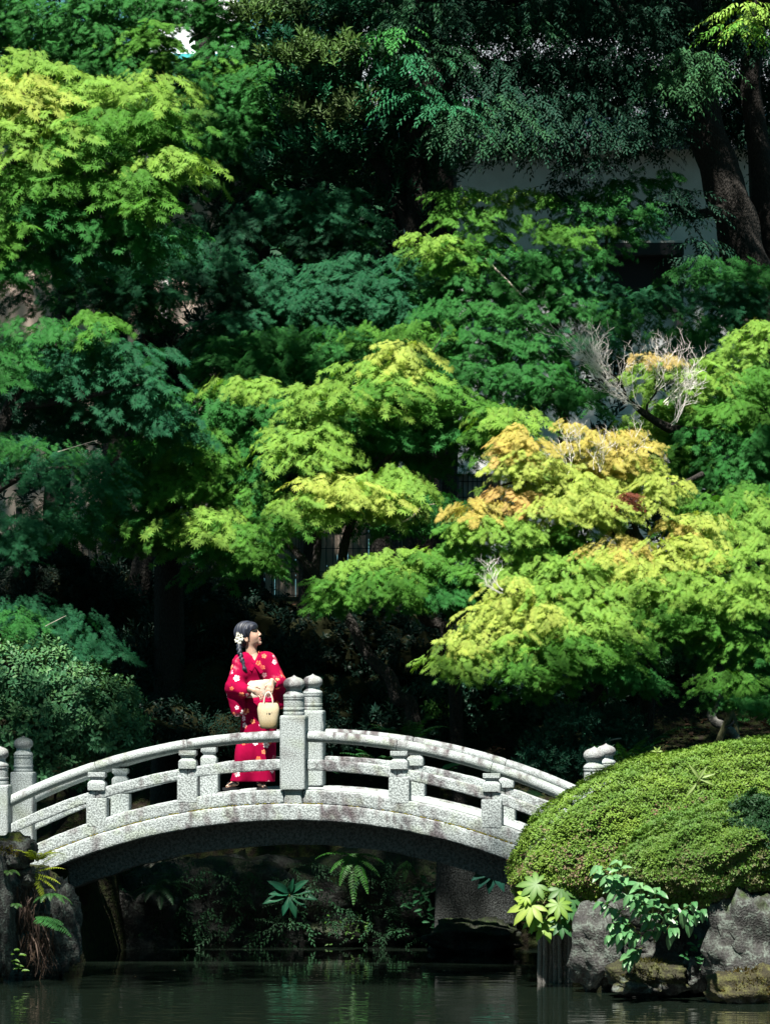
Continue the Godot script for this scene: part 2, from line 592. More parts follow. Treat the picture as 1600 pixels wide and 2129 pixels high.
func build_house() -> void:
	var z := -22.0
	var h := thing("white_house", "white plastered house half hidden behind the trees, with dark framed barred windows", "house", Vector3(0, 3.2, z))
	var s := scale_at(z)
	var lx := func(px: float) -> float: return (px - 800.0) / s
	var ly := func(py: float) -> float: return 3.3 - (py - 1287.0) / s - 3.2
	var x0: float = lx.call(830.0)
	var x1: float = lx.call(1900.0)
	# wall pieces round the openings: upper window and the lower barred one
	var w := MB.new()
	var top: float = ly.call(300.0)
	var win: Array = [lx.call(1255.0), lx.call(1408.0), ly.call(640.0), ly.call(515.0)]
	var low: Array = [lx.call(895.0), lx.call(1040.0), ly.call(1090.0), ly.call(985.0)]
	w.box(Vector3(x0, -0.3, -0.4), Vector3(low[0], low[3], 0))
	w.box(Vector3(low[1], -0.3, -0.4), Vector3(x1, low[3], 0))
	w.box(Vector3(low[0], -0.3, -0.4), Vector3(low[1], low[2], 0))
	w.box(Vector3(x0, low[3], -0.4), Vector3(x1, win[2], 0))
	w.box(Vector3(x0, win[2], -0.4), Vector3(win[0], win[3], 0))
	w.box(Vector3(win[1], win[2], -0.4), Vector3(x1, win[3], 0))
	w.box(Vector3(x0, win[3], -0.4), Vector3(x1, top, 0))
	w.box(Vector3(x0, -0.3, -6.0), Vector3(x0 + 0.3, top, -0.4))
	w.box(Vector3(x1 - 0.3, -0.3, -6.0), Vector3(x1, top, -0.4))
	w.box(Vector3(x0, -0.3, -6.3), Vector3(x1, top, -6.0))
	put("wall", w.mesh(M.plaster, 0.0), h)
	var r := MB.new()
	for q in [[Vector3(x0 - 0.5, top + 0.02, 0.9), Vector3(x0 - 0.5, top + 1.9, -3.1), Vector3(x0 - 0.5, top + 0.02, -7.1)]]:
		for k in 2:
			var dx := (x1 - x0 + 1.0) * k
			for p in q:
				r.vert(p + Vector3(dx, 0, 0))
				r.vert(p + Vector3(dx, -0.16, 0))
	for pair in [[0, 2], [2, 4]]:
		var a: int = pair[0]
		var b: int = pair[1]
		r.quad(a, b, b + 6, a + 6)
		r.quad(a + 7, b + 7, b + 1, a + 1)
	r.quad(0, 6, 7, 1)
	r.quad(5, 11, 10, 4)
	r.quad(0, 1, 3, 2)
	r.quad(2, 3, 5, 4)
	r.quad(6, 8, 9, 7)
	r.quad(8, 10, 11, 9)
	put("roof", r.mesh(M.roof, 0.0), h)
	var uw := MB.new()
	uw.box(Vector3(win[0] + 0.002, win[2] + 0.002, -0.3), Vector3(win[1] - 0.002, win[3] - 0.002, -0.22))
	var wnd := put("window", uw.mesh(M.dark_wood, 0.0), h)
	var fr := MB.new()
	fr.box(Vector3(win[0] - 0.06, win[3] - 0.12, 0.003), Vector3(win[1] + 0.06, win[3] + 0.04, 0.42))
	fr.box(Vector3(win[1] - 0.02, win[2] - 0.25, 0.003), Vector3(win[1] + 0.07, win[3] - 0.121, 0.09))
	fr.box(Vector3(win[0] - 0.07, win[2] - 0.06, 0.003), Vector3(win[1] - 0.021, win[2] + 0.05, 0.12))
	put("frame", fr.mesh(M.dark_wood, 0.0), wnd)
	var sh := MB.new()
	sh.box(Vector3(win[0] - 0.04, win[3] + 0.0405, 0.01), Vector3(win[1] + 0.04, win[3] + 0.07, 0.40))
	put("sill", sh.mesh(M.paper, 0.0), wnd)
	var lw := MB.new()
	lw.box(Vector3(low[0] + 0.002, low[2] + 0.002, -0.3), Vector3(low[1] - 0.002, low[3] - 0.002, -0.2))
	var lwn := put("window", lw.mesh(M.paper, 0.0), h)
	for k in 3:
		var b := MB.new()
		var x := lerpf(low[0] + 0.02, low[1] - 0.08, [0.0, 0.34, 1.0][k])
		b.box(Vector3(x, low[2] + 0.003, -0.199), Vector3(x + 0.07, low[3] - 0.003, -0.03))
		put("post", b.mesh(M.dark_wood, 0.0), lwn)
	var k := 0
	var x: float = low[0] + 0.06
	while x < low[1] - 0.05:
		var b := MB.new()
		b.box(Vector3(x, low[2] + 0.004, -0.196), Vector3(x + 0.012, low[3] - 0.004, -0.17))
		put("bar", b.mesh(M.dark_wood, 0.0), lwn)
		x += 0.062
	for j in 3:
		var b := MB.new()
		var y := lerpf(low[2], low[3], (j + 0.7) / 3.2)
		b.box(Vector3(low[0] + 0.004, y, -0.168), Vector3(low[1] - 0.004, y + 0.012, -0.15))
		put("bar", b.mesh(M.dark_wood, 0.0), lwn)
	# beige house on the left
	var g := thing("beige_house", "beige house glimpsed through the maples at the left, its wall in shade", "house", Vector3(-7.0, 3.2, -23.0))
	var gw := MB.new()
	gw.box(Vector3(-8.0, -0.3, -6.0), Vector3(4.6, 6.2, 0))
	put("wall", gw.mesh(M.beige, 0.0), g)
	var gr := MB.new()
	gr.box(Vector3(-8.5, 6.201, -6.5), Vector3(5.1, 6.4, 0.7))
	put("roof", gr.mesh(M.roof, 0.0), g)
	var gd := MB.new()
	gd.box(Vector3(3.95, 3.4, 0.002), Vector3(4.08, 5.3, 0.06))
	put("downpipe", gd.mesh(M.paper, 0.0), g)
	# board fence with a wire grid before it
	var zf := -17.5
	var sf := scale_at(zf)
	var f := thing("board_fence", "pale timber board fence with a fine dark wire grid before it, behind the tree trunks", "fence", Vector3(0, 3.2, zf))
	var fx := (30.0 - 800.0) / sf
	var fy := 3.3 - (1080.0 - 1287.0) / sf - 3.2
	var i := 0
	while fx < (880.0 - 800.0) / sf:
		var b := MB.new()
		b.box(Vector3(fx, -0.2, -0.02), Vector3(fx + 0.125, fy + 0.015 * sin(i * 2.3), 0.0))
		var o := put("board", b.mesh(M.board if i % 3 else M.board_dark, 0.0), f)
		fx += 0.131
		i += 1
	fx = (30.0 - 800.0) / sf
	i = 0
	while fx < (880.0 - 800.0) / sf:
		var b := MB.new()
		b.box(Vector3(fx, -0.2, 0.04), Vector3(fx + 0.010, fy + 0.1, 0.05))
		put("wire", b.mesh(M.dark_wood, 0.0), f)
		if i % 14 == 0:
			var p := MB.new()
			p.box(Vector3(fx + 0.03, -0.2, 0.05), Vector3(fx + 0.10, fy + 0.15, 0.12))
			put("post", p.mesh(M.dark_wood, 0.0), f)
		fx += 0.085
		i += 1
	for j in 5:
		var b := MB.new()
		var y := 0.1 + j * fy / 4.6
		b.box(Vector3((30.0 - 800.0) / sf, y, 0.0505), Vector3((880.0 - 800.0) / sf, y + 0.010, 0.060))
		put("wire", b.mesh(M.dark_wood, 0.0), f)

# ---------------------------------------------------------------- bridge
func arc_y(x: float, top: float, r: float) -> float:
	return top - (r - sqrt(maxf(r * r - x * x, 0.01)))

func weather(p: Vector3, seed_ := 0.0) -> Color:      # stains of the stone: dark streaks, a breath of moss, paler bare patches
	var a := noise.get_noise_3d(p.x * 1.3 + seed_, p.y * 1.6, p.z * 1.3)
	var b := noise.get_noise_3d(p.x * 9.0 + 30.0, p.y * 2.2, p.z * 6.0 + seed_)
	var c := noise.get_noise_3d(p.x * 4.0, p.y * 4.0 + 70.0, p.z * 4.0 + seed_)
	var k := 1.0 + 0.22 * a + 0.1 * c
	var col := Color(k, k, k)
	if b > 0.22:
		col = col.lerp(Color(0.36, 0.27, 0.28), clampf((b - 0.22) * 3.5, 0.0, 0.65))
	if c > 0.15:
		col = col.lerp(Color(0.62, 0.68, 0.42), clampf((c - 0.15) * 2.0, 0.0, 0.4))
	return col

func soot(p: Vector3, spots: Array) -> float:         # run-down stains at given places along the bridge
	var k := 0.0
	for s in spots:
		var d: float = absf(p.x - s[0]) / s[1]
		if d < 1.0:
			var n := noise.get_noise_2d(p.x * 22.0, p.y * 5.0 + s[0] * 7.0)
			k = maxf(k, clampf((1.0 - d) * 1.3 + n * 2.6 - 0.35, 0.0, 1.0) * minf(1.0, s[2] * 1.25))
	return k

const STAINS := [[-0.55, 0.10, 0.8], [-0.28, 0.14, 0.7], [0.42, 0.17, 1.0], [0.30, 0.09, 0.9], [0.62, 0.08, 0.7], [1.0, 0.1, 0.7], [1.35, 0.16, 0.8], [1.8, 0.1, 0.7], [-1.0, 0.06, 0.8], [-1.9, 0.05, 0.5], [2.2, 0.2, 0.5]]

func stained(p: Vector3, amount: float) -> Color:
	var col := weather(p)
	var k := soot(p, STAINS) * amount
	return col.lerp(Color(0.16, 0.085, 0.11), k)

# a stone that follows the arch: from x0 to x1, between two arcs, from z0 (back) to z1 (front)
func arch_stone(x0: float, x1: float, top: float, rt: float, bot: float, rb: float, z0: float, z1: float, ch: float, stain: float) -> ArrayMesh:
	var mb := MB.new()
	var n := maxi(2, int(ceil((x1 - x0) / 0.035)))
	var prev := PackedInt32Array()
	var rows := 3
	for i in n + 1:
		var x := lerpf(x0, x1, float(i) / n)
		var inset := 0.0
		if i == 0 or i == n:
			inset = ch
		var yt := arc_y(x, top, rt) - inset
		var yb := arc_y(x, bot, rb) + inset
		var zf := z1 - inset
		var zb := z0 + inset
		var q := []
		q.push_back(Vector3(x, yt, zb + ch))
		q.push_back(Vector3(x, yt, lerpf(zb, zf, 0.5)))
		q.push_back(Vector3(x, yt, zf - ch))
		q.push_back(Vector3(x, yt - ch, zf))
		for r in rows:
			q.push_back(Vector3(x, lerpf(yt - ch, yb + ch, (r + 1.0) / (rows + 1)), zf))
		q.push_back(Vector3(x, yb + ch, zf))
		q.push_back(Vector3(x, yb, zf - ch))
		q.push_back(Vector3(x, yb, zb + ch))
		q.push_back(Vector3(x, yb + ch, zb))
		q.push_back(Vector3(x, yt - ch, zb))
		var ring := PackedInt32Array()
		for p in q:
			var w := Vector3(noise.get_noise_3d(p.x * 5.0, p.y * 5.0, p.z * 5.0), noise.get_noise_3d(p.x * 6.0 + 40.0, p.y * 6.0, p.z * 6.0), noise.get_noise_3d(p.x * 7.0, p.y * 7.0 + 20.0, p.z * 7.0)) * 0.006
			ring.push_back(mb.vert(p + w, stained(p, stain)))
		if prev.size():
			for k in ring.size():
				var l := (k + 1) % ring.size()
				mb.quad(prev[k], prev[l], ring[l], ring[k])
		else:
			mb.fan(ring, false)
		prev = ring
	mb.fan(prev, true)
	return mb.mesh(M.granite, 50.0)

func rail_stone(x0: float, x1: float, crown: float, r: float, rad: float, z: float) -> ArrayMesh:
	var mb := MB.new()
	var n := maxi(2, int(ceil((x1 - x0) / 0.03)))
	var prev := PackedInt32Array()
	for i in n + 1:
		var x := lerpf(x0, x1, float(i) / n)
		var c := Vector3(x, arc_y(x, crown, r), z)
		var slope := -x / sqrt(r * r - x * x)
		var up := Vector3(-slope, 1.0, 0.0).normalized()
		var rr := rad * (0.93 if i == 0 or i == n else 1.0)
		var ring := PackedInt32Array()
		for k in 22:
			var a := TAU * k / 22
			var p := c + (up * cos(a) + Vector3(0, 0, 1) * sin(a)) * rr * (1.0 + 0.035 * noise.get_noise_3d(x * 6.0, a, z))
			var col := weather(p, 5.0)
			var s := soot(p, STAINS) * clampf(0.55 + 0.9 * cos(a), 0.0, 1.0) * 0.95
			col = col.lerp(Color(0.15, 0.085, 0.10), s)
			if cos(a) < -0.1:
				col = col.lerp(Color(0.62, 0.68, 0.60), clampf(-cos(a) + noise.get_noise_3d(x * 8.0, a * 3.0, z) * 0.6, 0.0, 0.6))
			ring.push_back(mb.vert(p, col))
		if prev.size():
			for k in 22:
				mb.quad(prev[k], prev[(k + 1) % 22], ring[(k + 1) % 22], ring[k])
		else:
			mb.fan(ring, false)
		prev = ring
	mb.fan(prev, true)
	return mb.mesh(M.granite_fine, 50.0)

func weathered(mb: MB, offset: Vector3, dark := 0.0) -> void:
	for i in mb.v.size():
		var p := mb.v[i] + offset
		mb.c[i] = weather(p, 9.0)

func finial_profile(k: float) -> Array:     # from the shoulder of the post upwards; widest 0.103
	var prof := []
	# rings and drum
	for q in [[0.098, 0.0], [0.103, 0.006], [0.103, 0.030], [0.095, 0.036], [0.095, 0.042], [0.103, 0.048], [0.103, 0.070], [0.096, 0.076], [0.099, 0.084], [0.099, 0.138], [0.096, 0.144], [0.103, 0.150], [0.103, 0.164], [0.094, 0.169], [0.103, 0.175], [0.102, 0.192],
			[0.092, 0.203], [0.076, 0.218], [0.072, 0.236], [0.078, 0.252], [0.093, 0.264], [0.101, 0.280], [0.103, 0.300], [0.098, 0.320], [0.085, 0.338], [0.066, 0.350], [0.044, 0.358], [0.022, 0.366], [0.008, 0.376], [0.001, 0.381]]:
		prof.push_back([q[0] * k, q[1] * k])
	return prof

func newel(root: Node3D, x: float, z: float, base: float, foot: float, shoulder: float, k: float, tongue: bool) -> void:
	var mb := MB.new()
	var w := 0.123 * k
	var prof := []
	if tongue:
		prof += [[w * 0.73, foot], [w * 0.73, base - 0.004], [w * 0.97, base], [w, base + 0.012]]
	else:
		prof += [[w, foot]]
	var y0: float = prof[-1][1]
	for i in range(1, 9):
		prof.push_back([w * (1.0 + 0.006 * sin(i * 1.7 + x)), lerpf(y0, shoulder - 0.03, i / 8.0)])
	prof += [[w * 0.985, shoulder - 0.012], [w * 0.93, shoulder - 0.002], [w * 0.84, shoulder]]
	mb.square_stack(prof, x, z, 1.0, 0.022)
	weathered(mb, Vector3.ZERO)
	var post := put("newel_post", mb.mesh(M.granite_fine, 45.0), root)
	var fb := MB.new()
	fb.lathe(finial_profile(k), 28, Vector3(x, shoulder + 0.0005, z))
	for i in fb.v.size():
		var p := fb.v[i]
		var col := weather(p, 3.0)
		if p.y > shoulder + 0.26 * k:
			col = col.lerp(Color(0.62, 0.52, 0.52), 0.5 + noise.get_noise_3d(p.x * 14.0, p.y * 14.0, p.z * 14.0) * 0.5)
		if absf(p.x - (x - 0.085 * k)) < 0.05 * k and p.z > z and absf(x) < 0.3 and p.y > shoulder + 0.2 * k and p.y < shoulder + 0.34 * k:
			col = col.lerp(Color(0.12, 0.08, 0.10), 0.8)
		fb.c[i] = col
	put("finial", fb.mesh(M.granite_fine, 60.0), post)

func build_bridge() -> void:
	var root := thing("stone_bridge", "arched pale granite footbridge with round handrails and onion-topped posts over the pond", "bridge", Vector3((611.0 - 800.0) / PX, 0.0, -0.12), -deg_to_rad(7.0))
	var yr := 2.1836
	for k in 9:
		lit.push_back([Vector3(-3.4 + 0.75 * k, 1.8, -0.55), 1.0])
	lit.push_back([Vector3(-1.3, 2.6, -0.6), 1.2])
	for side in 2:
		var dz := -1.32 * side
		var k := 0.93 if side else 1.0
		# posts: one at the crown, one at each end
		newel(root, 0.0, dz, arc_y(0.0, 1.679, 6.1) + 0.002, arc_y(0.0, 1.5466, 6.05) + 0.004, 2.3845 - (0.0 if side == 0 else 0.0) + (0.381 * (1.0 - k)), k, true)
		for s in [-1.0, 1.0]:
			newel(root, 2.86 * s, dz, 0.9, 0.55, 1.715 + (0.381 * (1.0 - k)) + (0.06 if s < 0 and side == 1 else 0.0), k, false)
		# handrail, lower rail: three lengths to each side of the crown post
		var cuts := [-2.78, -1.905, -1.02, -0.118 * k, 0.118 * k, 0.985, 1.885, 2.78]
		for i in 7:
			if i == 3:
				continue
			var a: float = cuts[i] + (0.003 if i != 4 else 0.0)
			var b: float = cuts[i + 1] - (0.003 if i != 2 else 0.0)
			put("handrail", rail_stone(a, b, yr, 6.28, 0.0535 * k, dz), root)
			put("lower_rail", arch_stone(a, b, 1.967, 6.28, 1.862, 6.28, dz - 0.046, dz + 0.046, 0.008, 0.75), root)
		# balusters: a waisted upper stone and a block under the lower rail
		for x in [-1.895, -1.018, 1.009, 1.89]:
			var mb := MB.new()
			var yt := arc_y(x, yr, 6.28) - 0.05
			var yb := arc_y(x, 1.967, 6.28) + 0.012
			var h := yt - yb
			mb.square_stack([[0.084 * k, yb - 0.02], [0.086 * k, yb + 0.1 * h], [0.085 * k, yb + 0.30 * h], [0.078 * k, yb + 0.37 * h], [0.062 * k, yb + 0.47 * h], [0.060 * k, yb + 0.55 * h], [0.068 * k, yb + 0.62 * h], [0.082 * k, yb + 0.70 * h], [0.083 * k, yb + 0.93 * h], [0.080 * k, yt - 0.004]], x, dz, 0.82, 0.010)
			weathered(mb, Vector3.ZERO)
			var bal := put("baluster", mb.mesh(M.granite_fine, 40.0), root)
			var lb := MB.new()
			var y1 := arc_y(x, 1.862, 6.28) + 0.02
			var y0 := arc_y(absf(x) + 0.09, 1.679, 6.1) - 0.02
			lb.square_stack([[0.098 * k, y0], [0.098 * k, y1 - 0.012], [0.095 * k, y1]], x + 0.004, dz, 0.9, 0.010)
			weathered(lb, Vector3.ZERO)
			put("baluster_block", lb.mesh(M.granite, 40.0), bal)
		# kerb course, one stone to each side of the post, and the arched facing under it
		for s in [-1.0, 1.0]:
			var e := 0.096 * k
			put("kerb_stone", arch_stone(minf(s * e, s * 2.96), maxf(s * e, s * 2.96), 1.679, 6.1, 1.5466, 6.05, dz - 0.085, dz + 0.085, 0.010, 0.45), root)
		put("arch_facing", arch_stone(-2.96, 2.96, 1.5456, 6.05, 1.3868, 5.95, dz - 0.10 + 0.02 * side, dz + 0.118 - 0.02 * side, 0.012, 0.8), root)
		# moss along the ledge
		var moss := MB.new()
		for i in 520:
			var x := rng.randf_range(-2.5, 2.5)
			var dens := 0.35 + noise.get_noise_1d(x * 2.0) * 1.2 + (0.25 if x > 0.9 else 0.0) + (0.2 if absf(x + 1.5) < 0.4 else 0.0)
			if rng.randf() > dens:
				continue
			var p := Vector3(x, arc_y(x, 1.5456, 6.05) + 0.002, dz + 0.085 + rng.randf_range(0.0, 0.022))
			var r := rng.randf_range(0.005, 0.012)
			var col := Color(0.10, 0.11, 0.012).lerp(Color(0.16, 0.12, 0.03), rng.randf())
			var up := moss.vert(p + Vector3(0, r * 1.1, 0), col)
			var ring := PackedInt32Array()
			for k2 in 5:
				ring.push_back(moss.vert(p + Vector3(cos(TAU * k2 / 5) * r * 1.8, 0, sin(TAU * k2 / 5) * r), col))
			for k2 in 5:
				moss.tri(up, ring[k2], ring[(k2 + 1) % 5])
		kind(put("moss", moss.mesh(M.moss, 0.0), root), "stuff")
	# deck and the rough barrel that carries it
	var deck := MB.new()
	var n := 60
	for i in n + 1:
		var x := lerpf(-2.96, 2.96, float(i) / n)
		var y := arc_y(x, 1.665, 6.1)
		for z in [-1.235, -0.084]:
			deck.vert(Vector3(x, y, z))
			deck.vert(Vector3(x, y - 0.1, z))
		if i:
			var b := i * 4
			deck.quad(b - 4, b - 2, b + 2, b)
			deck.quad(b - 1, b - 3, b + 1, b + 3)
	put("deck", deck.mesh(M.granite, 30.0), root)
	var barrel := MB.new()
	for i in n + 1:
		var x := lerpf(-2.96, 2.96, float(i) / n)
		for j in 14:
			var z := lerpf(-0.10, -1.2, j / 13.0)
			var y := 1.145 - (5.3 - sqrt(5.3 * 5.3 - x * x * 0.92)) + 0.02 * noise.get_noise_2d(x * 2.5, z * 2.5) + 0.012 * noise.get_noise_2d(x * 8.0, z * 8.0)
			if j == 0 or j == 13:
				y = arc_y(x, 1.5, 6.05)
			barrel.vert(Vector3(x, y, z if j > 0 and j < 13 else (-0.102 if j == 0 else -1.198)))
		if i:
			for j in 13:
				var b := i * 14 + j
				barrel.quad(b - 14, b - 13, b + 1, b)
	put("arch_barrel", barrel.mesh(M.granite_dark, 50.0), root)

# ---------------------------------------------------------------- leaves and sprays
var L := {}          # name -> [meshes]

func palm_leaf(mb: MB, t: Transform3D, len_: float, lobes: int, slim: float, col: Color) -> void:
	var ang := [0.0, 0.62, -0.62, 1.25, -1.25, 2.0, -2.0]
	var lens := [1.0, 0.95, 0.95, 0.78, 0.78, 0.40, 0.40]
	var c := mb.vert(t * Vector3.ZERO, col)
	for i in lobes:
		var a: float = ang[i]
		var l: float = lens[i] * len_
		var d := Vector3(cos(a), 0, sin(a))
		var s := Vector3(-sin(a), 0, cos(a))
		var m := d * l * 0.42
		var w := slim * l
		var p1 := mb.vert(t * (m + s * w + Vector3(0, -0.02 * len_, 0)), col)
		var p2 := mb.vert(t * (m - s * w + Vector3(0, -0.02 * len_, 0)), col)
		var tip := mb.vert(t * (d * l + Vector3(0, -0.16 * l, 0)), col)
		mb.tri(c, p1, tip)
		mb.tri(c, tip, p2)

func blade(mb: MB, t: Transform3D, len_: float, wid: float, fold: float, bend: float, col: Color, widest := 0.45) -> void:   # grows along +x, folded along its midrib
	var a := mb.vert(t * Vector3.ZERO, col)
	var b1 := mb.vert(t * Vector3(len_ * widest * 0.55, fold * wid * 0.8 - bend * len_ * 0.1, wid * 0.40), col)
	var b2 := mb.vert(t * Vector3(len_ * widest * 0.55, fold * wid * 0.8 - bend * len_ * 0.1, -wid * 0.40), col)
	var m := mb.vert(t * Vector3(len_ * widest, -bend * len_ * 0.22, 0), col)
	var c1 := mb.vert(t * Vector3(len_ * (widest + 0.1), fold * wid - bend * len_ * 0.3, wid * 0.5), col)
	var c2 := mb.vert(t * Vector3(len_ * (widest + 0.1), fold * wid - bend * len_ * 0.3, -wid * 0.5), col)
	var e := mb.vert(t * Vector3(len_, -bend * len_, 0), col)
	mb.quad(a, b1, c1, m)
	mb.quad(a, m, c2, b2)
	mb.tri(m, c1, e)
	mb.tri(m, e, c2)

func frame_of(x: Vector3, up: Vector3) -> Basis:       # x along the first, y near the second
	var z := x.cross(up)
	if z.length() < 1e-4:
		z = x.cross(Vector3(0.3, 0.1, 0.9))
	z = z.normalized()
	x = x.normalized()
	return Basis(x, z.cross(x), z)

func vary(k: float) -> Color:
	var a := 1.0 + rng.randf_range(-k, k)
	return Color(a * (1.0 + rng.randf_range(-k, k) * 0.4), a, a * (1.0 + rng.randf_range(-k, k) * 0.5))

func twig_stick(mb: MB, a: Vector3, b: Vector3, r: float, col: Color) -> void:
	var d := (b - a).normalized()
	var s := d.cross(Vector3(0.2, 1, 0.3)).normalized() * r
	var u := s.cross(d).normalized() * r
	var p := []
	for q in [s, u - s * 0.6, -u - s * 0.6]:
		p.push_back([mb.vert(a + q, col), mb.vert(b + q * 0.5, col)])
	for k in 3:
		var l := (k + 1) % 3
		mb.quad(p[k][0], p[k][1], p[l][1], p[l][0])

func make_leaves() -> void:
	# maple: flat sprays of star leaves along a thin twig
	L.maple = []
	for v in 5:
		var mb := MB.new()
		var reach := rng.randf_range(0.16, 0.24)
		twig_stick(mb, Vector3(-0.05, -0.004, 0), Vector3(reach, 0, 0), 0.0016, Color(0.5, 0.35, 0.3))
		for i in 10:
			var u := float(i / 2) / 4.0
			var side := 1.0 if i % 2 else -1.0
			var a := side * (0.9 - 0.55 * u) + rng.randf_range(-0.35, 0.35)
			var d := Vector3(cos(a), rng.randf_range(-0.42, -0.05), sin(a)).normalized()
			var base := Vector3(reach * u, 0, 0) + Vector3(cos(a), -0.15, sin(a)) * rng.randf_range(0.015, 0.05)
			var up := Vector3(rng.randf_range(-0.35, 0.45), 1.0, rng.randf_range(-0.4, 0.4))
			palm_leaf(mb, Transform3D(frame_of(d, up), base), rng.randf_range(0.052, 0.076), 7, rng.randf_range(0.095, 0.125), vary(0.16))
		L.maple.push_back(mb.mesh(M.maple, 0.0))
	# fine-cut maple: narrow lobes
	L.lace = []
	for v in 3:
		var mb := MB.new()
		for i in 14:
			var u := float(i / 2) / 6.0
			var side := 1.0 if i % 2 else -1.0
			var a := side * (0.9 - 0.5 * u) + rng.randf_range(-0.4, 0.4)
			var d := Vector3(cos(a), rng.randf_range(-0.5, -0.05), sin(a)).normalized()
			var base := Vector3(0.24 * u, 0, 0) + Vector3(cos(a), -0.2, sin(a)) * rng.randf_range(0.01, 0.045)
			palm_leaf(mb, Transform3D(frame_of(d, Vector3(rng.randf_range(-0.4, 0.4), 1.0, rng.randf_range(-0.4, 0.4))), base), rng.randf_range(0.042, 0.058), 7, 0.085, vary(0.12))
		L.lace.push_back(mb.mesh(M.maple, 0.0))
	# long pointed leaves set alternately along a drooping twig
	L.long = []
	for v in 4:
		var mb := MB.new()
		var n := 13
		var prev := Vector3.ZERO
		for i in n:
			var u := float(i) / (n - 1)
			var p := Vector3(0.55 * u, -0.10 * u * u, 0.02 * sin(i * 0.8))
			if i:
				twig_stick(mb, prev, p, 0.003, Color(0.6, 0.4, 0.25))
			prev = p
			var side := 1.0 if i % 2 else -1.0
			var d := Vector3(0.75, rng.randf_range(-0.55, -0.1), side * rng.randf_range(0.6, 1.0))
			if i == n - 1:
				d = Vector3(1, -0.4, 0)
			blade(mb, Transform3D(frame_of(d.normalized(), Vector3(rng.randf_range(-0.3, 0.3), 1, rng.randf_range(-0.3, 0.3))), p), rng.randf_range(0.085, 0.125) * (1.0 - 0.3 * u), rng.randf_range(0.034, 0.044) * (1.0 - 0.25 * u), 0.14, 0.18, vary(0.12), 0.40)
		L.long.push_back(mb.mesh(M.long_leaf, 0.0))
	# whorls of blunt glossy leaves on upright shoots
	L.whorl = []
	for v in 4:
		var mb := MB.new()
		twig_stick(mb, Vector3(0, -0.16, 0), Vector3(0, 0.03, 0), 0.003, Color(0.9, 0.7, 0.5))
		for tier in 3:
			for i in 5 - tier:
				var a := TAU * (i + 0.37 * tier) / (5 - tier) + rng.randf_range(-0.3, 0.3)
				var lift := rng.randf_range(-0.05, 0.35) + 0.35 * tier
				var d := Vector3(cos(a), lift, sin(a)).normalized()
				blade(mb, Transform3D(frame_of(d, Vector3.UP), Vector3(0, -0.05 + 0.035 * tier, 0) + d * 0.012), rng.randf_range(0.06, 0.09) * (1.0 - 0.15 * tier), rng.randf_range(0.028, 0.036), 0.12, 0.12, vary(0.14), 0.58)
		L.whorl.push_back(mb.mesh(M.gloss_leaf, 0.0))
	# evergreen shoots: narrow upright leaves
	L.shoot = []
	for v in 3:
		var mb := MB.new()
		for i in 15:
			var u := i / 14.0
			var a := i * 2.4
			var d := Vector3(cos(a) * (1.0 - 0.45 * u), 0.25 + 0.9 * u, sin(a) * (1.0 - 0.45 * u)).normalized()
			blade(mb, Transform3D(frame_of(d, Vector3.UP), Vector3(0, 0.16 * u, 0)), rng.randf_range(0.08, 0.12), rng.randf_range(0.022, 0.03), 0.16, 0.12, vary(0.14), 0.5)
		L.shoot.push_back(mb.mesh(M.gloss_leaf, 0.0))
	# hedge: tiny leaves, five or so to a tip
	L.hedge = []
	for v in 4:
		var mb := MB.new()
		for i in 11:
			var a := i * 2.4 + rng.randf_range(-0.4, 0.4)
			var lift := rng.randf_range(0.1, 1.0)
			var d := Vector3(cos(a), lift, sin(a)).normalized()
			var o := Vector3(cos(a) * 0.01, rng.randf_range(-0.02, 0.014), sin(a) * 0.01)
			blade(mb, Transform3D(frame_of(d, Vector3.UP), o), rng.randf_range(0.017, 0.027), rng.randf_range(0.008, 0.012), 0.1, 0.1, vary(0.22), 0.5)
		L.hedge.push_back(mb.mesh(M.box_leaf, 0.0))
	# coarse sprays of the tall crowns above the picture
	L.crown = []
	for v in 3:
		var mb := MB.new()
		for i in 26:
			var d := Vector3(rng.randf_range(-1, 1), rng.randf_range(-0.5, 0.3), rng.randf_range(-1, 1)).normalized()
			var o := Vector3(rng.randf_range(-0.4, 0.4), rng.randf_range(-0.15, 0.15), rng.randf_range(-0.4, 0.4))
			blade(mb, Transform3D(frame_of(d, Vector3(rng.randf_range(-0.5, 0.5), 1, rng.randf_range(-0.5, 0.5))), o), rng.randf_range(0.16, 0.26), rng.randf_range(0.08, 0.11), 0.1, 0.15, vary(0.15), 0.45)
		L.crown.push_back(mb.mesh(M.long_leaf, 0.0))
	# a single fallen leaf
	var fl := MB.new()
	blade(fl, Transform3D(Basis(), Vector3.ZERO), 0.06, 0.035, 0.25, -0.2, Color.WHITE)
	L.fallen = [fl.mesh(M.dry_leaf, 0.0)]

